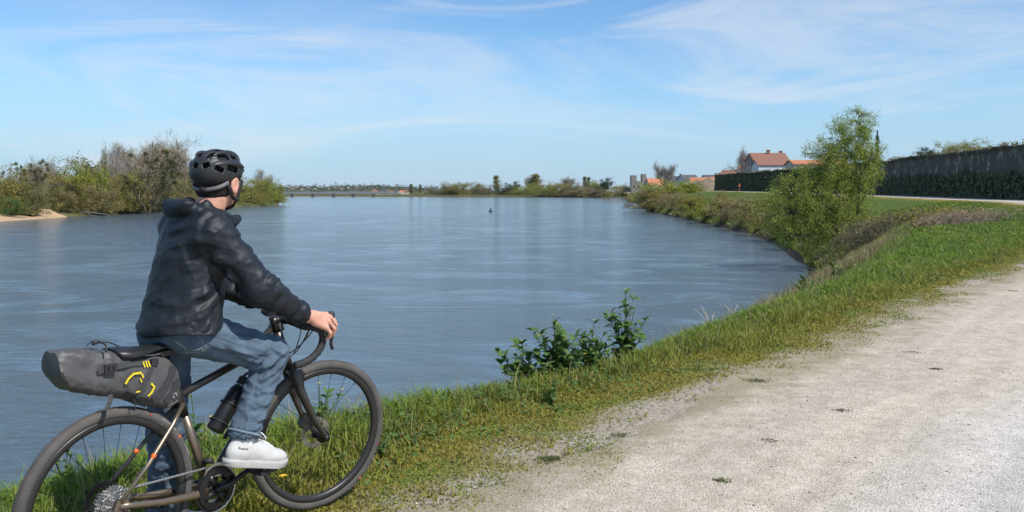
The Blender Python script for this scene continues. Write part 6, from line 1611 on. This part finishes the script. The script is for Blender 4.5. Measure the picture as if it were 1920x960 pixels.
thicket('bramble_thicket', gp(19.9, 38.5, -.1), (1.7, 1.5, .32), 240, M_dryd, 'weed', 1500, 'dark tangled brambles at the right end of the thicket', 'thicket', 4, .6, (.08, .04), .009)
thicket('bramble_thicket', gp(15.6, 37.5, -.1), (1.7, 1.5, 1.3), 260, M_dryd, 'grey', 2600, 'grey green scrub between willow and dry grass', 'thicket', 5, .6, (.09, .04), .009)
# shrubs along the right shore
GS = 'shrubs along the right shore'
for (o, y, zt, kind, sd, lf, wd, lab) in (
 (3.2, 214, 5.2, 'bush', 1, 'fresh', 2.4, 'tall yellow green bush on the point of the right bank'), (8.0, 219, 5.0, 'bush', 6, 'fresh', 2.4, 'fresh green bush right of the tall one on the point'),
 (.8, 210, 3.0, 'bush', 4, 'straw', 2.2, 'straw green low bush at the very tip of the point'), (5.2, 208, 3.4, 'bush', 8, 'fresh', 2.2, 'green bush filling the middle of the point'), (12, 222, 4.0, 'bush', 4, 'olive', 2.0, 'olive bush at the right end of the point group'), (1.4, 202, 1.8, 'bush', 8, 'olive', 2.2, 'olive bush in front of the tall bush on the point'), (2.2, 190, 1.6, 'bush', 4, 'straw', 1.9, 'straw brown shrub along the right shore below the road'),
 (2.0, 172, 1.7, 'bush', 8, 'brown', 1.9, 'brown shrub on the right shore, second past the point'), (2.0, 156, 1.5, 'bush', 1, 'brown', 1.8, 'dull brown shrub in the middle of the right shore'),
 (1.8, 140, 1.5, 'bush', 6, 'olive', 1.8, 'yellowish olive shrub on the right shore'), (1.7, 125, 1.4, 'bush', 6, 'fresh', 1.7, 'bright green shrub on the right shore'), (1.5, 112, 1.1, 'bush', 4, 'straw', 1.7, 'straw coloured shrub left of the willow'),
 (1.4, 100, 1.0, 'bush', 8, 'brown', 1.6, 'brown green shrub just left behind the willow'), (1.3, 88, .7, 'bush', 1, 'olive', 1.5, 'olive shrub hidden partly by the willow'),
 (4, 420, 3.6, 'bush', 8, 'brown', 1.6, 'brown bush on the far shore below the stone ruin'), (3, 400, 2.2, 'bush', 4, 'olive', 1.8, 'olive bush on the far shore before the ruin'), (1.2, 77, .5, 'bush', 6, 'brown', 1.5, 'brown shrub at the waterline behind the willow'), (4.4, 135, 1.9, 'bush', 8, 'brown', 1.3, 'brown shrub on the verge above the right shore'), (4.6, 100, 1.6, 'bush', 4, 'olive', 1.2, 'olive shrub on the verge behind the willow'), (1.0, 66, -.2, 'bush', 8, 'fresh', 1.4, 'green shrub at the waterline left of the willow trunk')):
    x = float(shore(min(y, 340))) + o + max(y - 340, 0) * .13; z = float(ground_z(x, y)) if y < 340 else -1.6; put_tree('bush', tree_variant(kind, sd, lf, None), x, y, z - .3, zt - z + .3, wd, x * 3.3, lab, 'bush', GS)
# riprap stones at the waterline
M_rock = mat('bank_rock', (.22, .21, .19), .9, cvar=.3, cscale=2)
GK = 'boulders at the foot of the right bank'
for k in range(14):
    y = 62 + k * 8 + g.uniform(-2, 2); x = float(shore(y)) + g.uniform(-.1, .9); r = g.uniform(.18, .45)
    u = rand_unit(g, 14); 
    bm_ = MB(); bm_.lathe([(0, -.5), (.75, -.4), (1, 0), (.7, .55), (0, .7)], 7, 'z'); vv = np.array(bm_.v) * r * (1, 1, .7); vv += (vnoise(vv * 5 / r + k * 9, k) - .5)[:, None] * r * .5
    tag(obj('boulder', mk_mesh('boulder', vv, bm_.f, M_rock), None, (x, y, float(ground_z(x, y)) + .05)), 'grey boulder at the waterline, number %s of the row counted from the willow' % ['one','two','three','four','five','six','seven','eight','nine','ten','eleven','twelve','thirteen','fourteen'][k], 'boulder', GK)

# ------------------------------------------------------------------ grass
def grass_mat(): return mat('grass_blades', attr='col', rough=.6, spec=.3, island=.25, trans=.35)
M_grass = grass_mat()
def blades(P, h, w, lean, col, seed, tipcol=None, curl=.5):
    """curved strips: two quads merged to 5 verts (quad + tri)"""
    g = np.random.default_rng(seed); n = len(P); a = g.uniform(0, 2 * np.pi, n); sd = np.stack([np.cos(a), np.sin(a), 0 * a], -1); fw_ = np.stack([-np.sin(a), np.cos(a), 0 * a], -1)
    la = g.uniform(0, 2 * np.pi, n); ld = np.stack([np.cos(la), np.sin(la), 0 * la], -1)
    up_ = np.array((0, 0, 1.)); L_ = lean[:, None] * ld
    m = P + (up_ * .55 + L_ * .35) * h[:, None]; t = P + (up_ * (1 - curl * lean[:, None] * .5) + L_) * h[:, None]
    hw = (w * .5)[:, None] * sd
    V = np.stack([P - hw, P + hw, m + hw * .8, m - hw * .8, t], 1).reshape(-1, 3)
    b = np.arange(n)[:, None] * 5
    lt = np.full(2 * n, 0, dtype=np.int32); lt[0::2] = 4; lt[1::2] = 3
    loops = np.concatenate([b + (0, 1, 2, 3), b + (3, 2, 4)], 1).astype(np.int32).ravel()
    me = D.meshes.new('grass'); me.vertices.add(len(V)); me.vertices.foreach_set('co', V.astype(np.float32).ravel())
    me.loops.add(len(loops)); me.loops.foreach_set('vertex_index', loops); me.polygons.add(2 * n)
    me.polygons.foreach_set('loop_start', np.concatenate([[0], np.cumsum(lt)[:-1]]).astype(np.int32)); me.update(calc_edges=True)
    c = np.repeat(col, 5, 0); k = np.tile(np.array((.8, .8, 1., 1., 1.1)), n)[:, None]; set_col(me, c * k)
    me.materials.append(M_grass); return me
def sample(N, ya, yb, x0, x1, fall, seed):
    g = np.random.default_rng(seed); yy = np.linspace(ya, yb, 600); wd = np.maximum(x1(yy) - x0(yy), .01) / (1 + (yy / fall) ** 2); cdf = np.cumsum(wd); cdf /= cdf[-1]
    Y = np.interp(g.random(N), cdf, yy) + g.uniform(-.02, .02, N); u = g.random(N); X = x0(Y) + u * (x1(Y) - x0(Y))
    k = (X > -.80 * Y - .6) & (X < .74 * Y + .6); return X[k], Y[k], g
C_lush = np.array((.165, .255, .034)); C_dark = np.array((.095, .170, .026)); C_yel = np.array((.270, .245, .045)); C_straw = np.array((.30, .25, .12)); C_lime = np.array((.210, .270, .040))
# tall verge grass
X, Y, g2 = sample(260000, 1.2, 62, lambda y: crest(y) - .9 - .02 * y, lambda y: path_l(y) - .25 + 0 * y, 7.0, 201)
tp = path_l(Y) - X; wdt = np.maximum(path_l(Y) - crest(Y), .5); pt = np.stack([X, Y, 0 * X], -1)
n1 = fbm(pt * .8, 3, 3); n2 = fbm(pt * 3.0, 6, 3)
tall = smooth(.45, 1.5, tp + (n1 - .5) * 1.4) * np.clip(.35 + 1.3 * n2, .3, 1.3)
keep = g2.random(len(X)) < np.clip(tall + .25, 0, 1); X, Y, tall, n1, n2, tp = X[keep], Y[keep], tall[keep], n1[keep], n2[keep], tp[keep]
h = (.025 + .125 * tall * g2.uniform(.45, 1.2, len(X)) ** 1.3) * np.clip(1.15 - Y / 90, .7, 1.1); w = g2.uniform(.0035, .0075, len(X)) * (1 + Y / 7)
wy_ = smooth(1.9, .5, tp + (n1 - .5) * .9)[:, None]; dk = smooth(.50, .30, n2)[:, None]; col = C_lush * (1 - dk) + C_dark * dk; li = smooth(.55, .75, n1)[:, None]; col = col * (1 - li) + C_lime * li
col = col * (1 - wy_) + C_yel * wy_; stw = (g2.random(len(X)) < .06)[:, None]; col = np.where(stw, C_straw, col)
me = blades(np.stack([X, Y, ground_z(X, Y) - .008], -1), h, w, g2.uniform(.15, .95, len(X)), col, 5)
tag(obj('verge_grass', me), 'long green grass on the river side of the verge', 'grass', kind='stuff')
# short mossy turf along the path, thinning out onto the grit
X, Y, g2 = sample(200000, 1.2, 45, lambda y: path_l(y) - 1.7, lambda y: path_l(y) + .75, 6.5, 202)
tp = path_l(Y) - X; pt = np.stack([X, Y, 0 * X], -1); n1 = fbm(pt * 1.7, 31, 4, .6); n2 = fbm(pt * 5, 8, 3)
keep = g2.random(len(X)) < smooth(-.55, .35, tp + (n1 - .5) * 1.9) ** 1.2; X, Y, tp, n1, n2 = X[keep], Y[keep], tp[keep], n1[keep], n2[keep]
h = (.010 + .026 * n2 * g2.uniform(.4, 1.3, len(X)) + .012 * smooth(.6, 1.6, tp)); w = g2.uniform(.003, .0065, len(X)) * (1 + Y / 7)
dk = smooth(.52, .34, n2)[:, None]; col = C_yel * (1 - .75 * dk) + C_lush * .75 * dk; stw = (g2.random(len(X)) < .10)[:, None]; col = np.where(stw, C_straw, col)
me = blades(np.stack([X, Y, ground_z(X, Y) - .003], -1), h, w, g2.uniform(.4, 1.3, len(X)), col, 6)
tag(obj('mossy_turf', me), 'short yellow green mossy turf along the path edge', 'grass', kind='stuff')
# taller seeding stalks standing out of the verge
X, Y, g2 = sample(5200, 1.5, 40, lambda y: crest(y) - .5, lambda y: path_l(y) - .9, 8, 215); n = len(X)
me = blades(np.stack([X, Y, ground_z(X, Y) - .01], -1), g2.uniform(.14, .34, n) * np.interp(Y, [3, 20], [1, .8]), g2.uniform(.0022, .004, n) * (1 + Y / 7), g2.uniform(.1, .8, n), np.where(g2.random((n, 1)) < .45, C_straw, C_lime), 15)
tag(obj('seeding_grass', me), 'taller thin stalks standing out of the verge grass', 'grass', kind='stuff')
# clover, plantain and other low leaves mixed into the verge
X, Y, g2 = sample(42000, 1.2, 40, lambda y: crest(y) - .6, lambda y: path_l(y) - .3, 6.5, 210)
n1 = fbm(np.stack([X, Y, 0 * X], -1) * 1.6, 44, 3); k = g2.random(len(X)) < smooth(.42, .62, n1); X, Y = X[k], Y[k]; n = len(X); tp = path_l(Y) - X
P = np.stack([X, Y, ground_z(X, Y) + g2.uniform(.01, .10, n) * smooth(.3, 1.4, tp)], -1); ax = g2.normal(size=(n, 3)) * (1, 1, .35); ax /= np.linalg.norm(ax, axis=1)[:, None]
v, f = quads_from(P, ax, np.tile((0., 0, 1.), (n, 1)) + g2.normal(size=(n, 3)) * .3, g2.uniform(.02, .05, n) * (1 + Y / 14), g2.uniform(.010, .022, n) * (1 + Y / 14))
tag(obj('verge_herbs', mk_mesh('verge_herbs', v, f, M_leaf['weed'])), 'low broad leaves mixed into the verge grass', 'herbs', kind='stuff')
# dry straw grass on the bank below willow and thicket
X, Y, g2 = sample(11000, 14, 34, lambda y: crest(y) - 1.4, lambda y: crest(y) + .5, 30, 203)
n1 = fbm(np.stack([X, Y, 0 * X], -1) * .6, 12, 3); k = g2.random(len(X)) < smooth(.38, .6, n1); X, Y = X[k], Y[k]
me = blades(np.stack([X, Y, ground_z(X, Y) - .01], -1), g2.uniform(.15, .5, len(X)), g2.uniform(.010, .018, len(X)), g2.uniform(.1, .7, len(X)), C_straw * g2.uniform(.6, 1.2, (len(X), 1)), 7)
tag(obj('dry_grass', me), 'pale dry grass stems along the bank top below the willow', 'grass', kind='stuff')
# grass and herbs on the bank face and beyond the crest
X, Y, g2 = sample(80000, 12, 230, lambda y: shore(y) + .06 * (crest(y) - shore(y)), lambda y: crest(y) + 1, 60, 204)
me = blades(np.stack([X, Y, ground_z(X, Y) - .02], -1), g2.uniform(.2, .6, len(X)) * np.interp(Y, [12, 40, 80], [.4, .8, 1]), g2.uniform(.02, .05, len(X)) * np.interp(Y, [12, 25, 50, 230], [.28, .5, 1.2, 3.5]), g2.uniform(.2, 1., len(X)), np.where(g2.random((len(X), 1)) < .45, C_straw * .7, C_lush), 8)
tag(obj('bank_herbage', me), 'rough grass and herbs covering the river bank face', 'grass', kind='stuff')

# ------------------------------------------------------------------ broad-leaved weeds on the verge
def leaf_shape(L_, W_, lob=.2, bend=.25):
    n = 7; v = []; f = []
    for i in range(n):
        t = i / (n - 1); w = W_ * .5 * (math.sin(math.pi * (t * .92 + .06)) ** .8) * (1 + lob * math.sin(t * 19)); z = bend * L_ * math.sin(t * 1.7) - .25 * L_ * t * t
        v += [(t * L_, -w, z + .12 * w), (t * L_, 0, z - .05 * w), (t * L_, w, z + .12 * w)]
    for i in range(n - 1):
        a = i * 3; f += [(a, a + 3, a + 4, a + 1), (a + 1, a + 4, a + 5, a + 2)]
    return v, f
LEAF_ME = [mk_mesh('leaf', *leaf_shape(1, w_, lb), M_leaf['weed'], True) for w_, lb in ((.42, .22), (.55, .3), (.34, .12))]
M_stem = mat('weed_stem', (.085, .12, .045), .7)
M_yflow = mat('yellow_petals', (.80, .58, .02), .6, trans=.2)
def weed(loc, height, spread, n_st, n_lf, label, seed, flowers=0, lsz=.10):
    g = np.random.default_rng(seed); t = empty('leafy_weed', loc); b = MB(); spots = []
    for k in range(n_st):
        a = g.uniform(0, 2 * np.pi); r = spread * g.uniform(.15, .85); hh = height * g.uniform(.55, 1.0) * (1 - .25 * r / max(spread, .01)) if k else height
        if k == 0: r *= .2
        p = [(g.normal() * .02, g.normal() * .02, -.03), (math.cos(a) * r * .35, math.sin(a) * r * .35, hh * .5), (math.cos(a) * r, math.sin(a) * r, hh)]
        P = arc_pts(p, 6); b.tube(P, list(np.linspace(.006, .0022, len(P))), 5); spots.append(P)
    b.build('stem', M_stem, t, True)
    for k in range(n_lf):
        P = spots[k % n_st]; f_ = g.uniform(.22, 1.0); p = P[min(int(f_ * (len(P) - 1)), len(P) - 1)]
        o = obj('leaf', LEAF_ME[k % 3], t, p); s_ = lsz * g.uniform(.6, 1.25) * (1.25 - .6 * f_); o.scale = (s_, s_, s_)
        o.rotation_euler = (g.uniform(-.5, .5), g.uniform(-.9, .25), g.uniform(0, 6.28))
    for k in range(flowers):
        P = spots[k % n_st]; p = P[-1]; q = MB()
        for j in range(6): a = j * 1.05; q.add([tuple(p + Vector((0, 0, .004))), tuple(p + Vector((.008 * math.cos(a - .4), .008 * math.sin(a - .4), .010))), tuple(p + Vector((.014 * math.cos(a), .014 * math.sin(a), .009))), tuple(p + Vector((.008 * math.cos(a + .4), .008 * math.sin(a + .4), .010)))], [(0, 1, 2, 3)])
        q.build('flower', M_yflow, t)
    return tag(t, label, 'plant')
weed(gp(.36, 7.02), .56, .46, 22, 300, 'dense dark leafy weed, left of the pair at the water edge', 301, 5, .12)
weed(gp(1.02, 7.75), .72, .36, 15, 240, 'taller leafy weed, right of the pair at the water edge', 302, 3, .115)
weed(gp(.74, 7.45), .34, .30, 10, 90, 'low leafy growth between the two tall weeds', 303, 0, .10)
weed(gp(.10, 6.90), .42, .32, 14, 270, 'leafy weed at the left foot of the dense water edge weed', 313, 2, .10)
weed(gp(.66, 7.25), .48, .32, 14, 270, 'leafy weed filling the right side of the dense water edge weed', 314, 2, .10)
weed(gp(-1.83, 4.95), .42, .20, 6, 42, 'leafy weed seen between the rear frame and the bottle', 304, 2, .085)
weed(gp(-1.15, 5.15), .34, .22, 7, 46, 'leafy weed seen through the front wheel', 305, 3, .08)
weed(gp(-2.28, 4.35), .24, .16, 6, 34, 'small leafy weed seen through the rear wheel, left part', 306, 0, .075)
weed(gp(-.52, 6.55), .16, .16, 6, 26, 'small rosette of leaves on the bank edge right of front wheel', 307, 0, .09)
weed(gp(.30, 6.05), .16, .15, 6, 26, 'dark leafy tuft in the grass below the left tall weed', 308, 0, .08)
weed(gp(5.15, 15.0), .48, .55, 11, 80, 'dark broad-leaved weeds at the crest near the willow reflection', 309, 0, .17)
weed(gp(6.3, 16.4), .40, .5, 9, 60, 'green broad-leaved weeds where the dry grass begins', 310, 0, .16)
weed(gp(-.75, 4.75), .15, .14, 6, 30, 'dark low weed right of the front wheel', 311, 0, .07)
weed(gp(-1.62, 4.62), .20, .16, 6, 30, 'low weed behind the crank and pedal', 312, 0, .08)
def flower(x, y, h, label):
    t = empty('dandelion', gp(x, y)); b = MB(); b.tube([(0, 0, -.01), (.004, 0, h)], .0022, 5); b.build('stem', M_stem, t)
    q = MB(); 
    for k in range(26): a = k * 2.4; r = .019 * (k / 26) ** .5; q.add([(.004, 0, h), (.004 + r * math.cos(a - .25), r * math.sin(a - .25), h + .006), (.004 + 1.25 * r * math.cos(a), 1.25 * r * math.sin(a), h + .008 - .004 * k / 26), (.004 + r * math.cos(a + .25), r * math.sin(a + .25), h + .006)], [(0, 1, 2, 3)])
    q.build('flower_head', M_yflow, t); return tag(t, label, 'flower')
flower(-1.13, 4.20, .08, 'single yellow dandelion seen through the front wheel')
flower(5.55, 13.1, .10, 'left of two yellow dandelions in the far verge')
flower(5.85, 13.0, .10, 'right of two yellow dandelions in the far verge')
M_pale = mat('bleached_stalk', (.42, .38, .31), .9)
for k, (x, y, hh, n, lab) in enumerate(((3.0, 11.6, .42, 7, 'bleached dry stalks on the bank crest, left clump'), (3.9, 12.9, .40, 5, 'bleached dry stalk bent over at the crest, right clump'), (2.4, 10.3, .30, 8, 'thin dry stalks leaning in the grass right of the tall weeds'))):
    b = MB(); 
    for j in range(n):
        a = g.uniform(0, 6.28); r = g.uniform(.05, .22); b.tube(arc_pts([(g.normal() * .05, g.normal() * .05, -.02), (math.cos(a) * r * .4, math.sin(a) * r * .4, hh * .6), (math.cos(a) * r, math.sin(a) * r, hh * g.uniform(.7, 1.1))], 4), .0035, 4)
    tag(b.build('dry_stalks', M_pale, None, True, gp(x, y)), lab, 'plant')
# little dark tufts and loose grit on the path
def tuft(px, py, r, n, c, lab, hgt=.014):
    Y_ = 1600 * CAM_Z / (py - 362); x = (px - 960) / 1600 * Y_; gg = np.random.default_rng(px); q = gg.normal(size=(n, 2)) * r * (1, .8); P = np.stack([x + q[:, 0], Y_ + q[:, 1], 0 * q[:, 0]], -1); P[:, 2] = ground_z(P[:, 0], P[:, 1]) + .004
    o = np.array((x, Y_, 0.)); me = blades(P - o, gg.uniform(.3, 1.2, n) * hgt, gg.uniform(.004, .009, n), gg.uniform(.6, 1.4, n), np.array(c) * gg.uniform(.7, 1.3, (n, 1)), px)
    return tag(obj('plant_tuft', me, None, tuple(o)), lab, 'tuft', 'tufts rooted in the gravel path')
Cg, Cb = (.11, .135, .045), (.14, .115, .075)
for (px, py, r, n, c, lab) in ((1420, 715, .05, 260, Cg, 'green tuft at the ragged turf edge, mid path'), (1030, 862, .035, 260, Cg, 'green tuft in the grit right of the front wheel'), (1755, 693, .028, 150, Cb, 'brown withered tuft, nearer of the pair on the right path'), (1710, 661, .04, 80, Cb, 'flat brown tuft farthest out on the path'), (1575, 771, .028, 110, Cb, 'dark withered tuft in the middle of the path'), (1440, 828, .03, 80, Cb, 'flattened dark tuft left of mid path'), (1350, 903, .024, 110, Cg, 'greenish tuft nearest the camera on the path'), (1163, 817, .03, 120, Cg, 'small green tuft at the grit edge right of front wheel'), (1900, 546, .07, 110, Cg, 'green tuft at the right edge where path leaves view')):
    tuft(px, py, r, n, c, lab)
gg = np.random.default_rng(404); Ns = 15000
Y = 3.0 + 13 * gg.random(Ns) ** 1.8; X = path_l(Y) + gg.uniform(-.15, 5.0, Ns); k = (X < .75 * Y + .5) & (X > -.8 * Y); X, Y = X[k], Y[k]; n = len(X)
r = np.minimum(gg.lognormal(-5.75, .38, n), .012); oc = np.array([(1, 0, 0), (0, 1, 0), (-1, 0, 0), (0, -1, 0), (0, 0, .75), (0, 0, -.5)], float)
of = np.array([(0, 1, 4), (1, 2, 4), (2, 3, 4), (3, 0, 4), (1, 0, 5), (2, 1, 5), (3, 2, 5), (0, 3, 5)])
a = gg.uniform(0, 6.28, n); jit = gg.uniform(.65, 1.3, (n, 6, 1)); W = oc[None] * jit * r[:, None, None]; ca, sa = np.cos(a)[:, None], np.sin(a)[:, None]
W = np.stack([W[..., 0] * ca - W[..., 1] * sa, W[..., 0] * sa + W[..., 1] * ca, W[..., 2]], -1) + np.stack([X, Y, ground_z(X, Y) + .007], -1)[:, None]
me = mk_mesh('loose_gravel', W.reshape(-1, 3), (of[None] + (np.arange(n) * 6)[:, None, None]).reshape(-1, 3), mat('gravel_stones', attr='col', rough=.9, spec=.2, island=.25)); 
cs = np.where(gg.random((n, 1)) < .22, (.13, .115, .10), np.where(gg.random((n, 1)) < .5, (.50, .45, .39), (.36, .32, .27))); set_col(me, np.repeat(cs, 6, 0))
tag(obj('loose_gravel', me), 'loose small stones scattered over the pale path', 'gravel', kind='stuff')

# ------------------------------------------------------------------ jogger far down the road
S_ = SDF((-.5, -.4, -.05), (.6, .4, 1.85), .022)
def jog(only=None):
    S = SDF((-.5, -.4, -.05), (.6, .4, 1.85), .022)
    if only in (None,):
        S.ell((.03, 0, 1.60), (.10, .085, .125), None, .0); S.cap((0, 0, 1.40), (.02, 0, 1.52), .06, .055, .02)
    gr = 0 if only is None else .022
    if only in (None, 'top'): S.cap((0, 0, 1.02), (.0, 0, 1.36), .14 + gr, .15 + gr, .03); S.cap((0, -.15, 1.38), (0, .15, 1.38), .07 + gr, .07 + gr, .03)
    if only is None:
        for sg in (-1, 1): S.cap((0, sg * .2, 1.38), (-.12 * sg, sg * .26, 1.12), .05, .042, .03); S.cap((-.12 * sg, sg * .26, 1.12), (.12 - .1 * sg, sg * .2, 1.18), .042, .035, .02)
        S.cap((0, .09, .95), (.22, .1, .58), .09, .065, .03); S.cap((.22, .1, .58), (.08, .1, .18), .06, .045, .02); S.cap((.08, .1, .15), (.2, .1, .10), .045, .04, .02)
        S.cap((0, -.09, .95), (-.04, -.1, .5), .09, .065, .03); S.cap((-.04, -.1, .5), (-.06, -.1, .08), .06, .045, .02); S.cap((-.06, -.1, .05), (.1, -.1, .03), .045, .04, .02)
    if only == 'shorts': S.cap((0, 0, .98), (0, 0, 1.0), .16, .16, .02); S.cap((0, .09, .95), (.16, .1, .68), .11, .105, .03); S.cap((0, -.09, .95), (-.03, -.1, .65), .11, .105, .03)
    return S.net(1)
jx, jy_ = 49.3, 185.0; jg = empty('person', (jx, jy_, float(road_z(185)) + .036), R(-100))
V, F = jog(); obj('body', mk_mesh('body', V, F, M_skin, True), jg)
V, F = jog('top'); obj('running_top', mk_mesh('running_top', V, F, mat('red_shirt', (.45, .09, .06), .8), True), jg)
V, F = jog('shorts'); obj('shorts', mk_mesh('shorts', V, F, mat('dark_shorts', (.02, .02, .03), .8), True), jg)
tag(jg, 'tiny jogger in red top and dark shorts on the road below the wall', 'person')

# ------------------------------------------------------------------ the air: thin even haze round the whole scene
hm = D.materials.new('haze'); hm.use_nodes = True; hn = hm.node_tree.nodes; hn.clear()
ho = hn.new('ShaderNodeOutputMaterial'); hv = hn.new('ShaderNodeVolumePrincipled')
hv.inputs['Color'].default_value = (.93, .96, 1, 1); hv.inputs['Density'].default_value = .00003; hv.inputs['Anisotropy'].default_value = .2
hm.node_tree.links.new(hv.outputs[0], ho.inputs['Volume'])
b = MB(); b.box((-9000, -200, -14), (9000, 10500, 60)); hz_o = b.build('haze', hm); tag(hz_o, 'thin pale blue air over river and far banks', 'haze', kind='stuff')
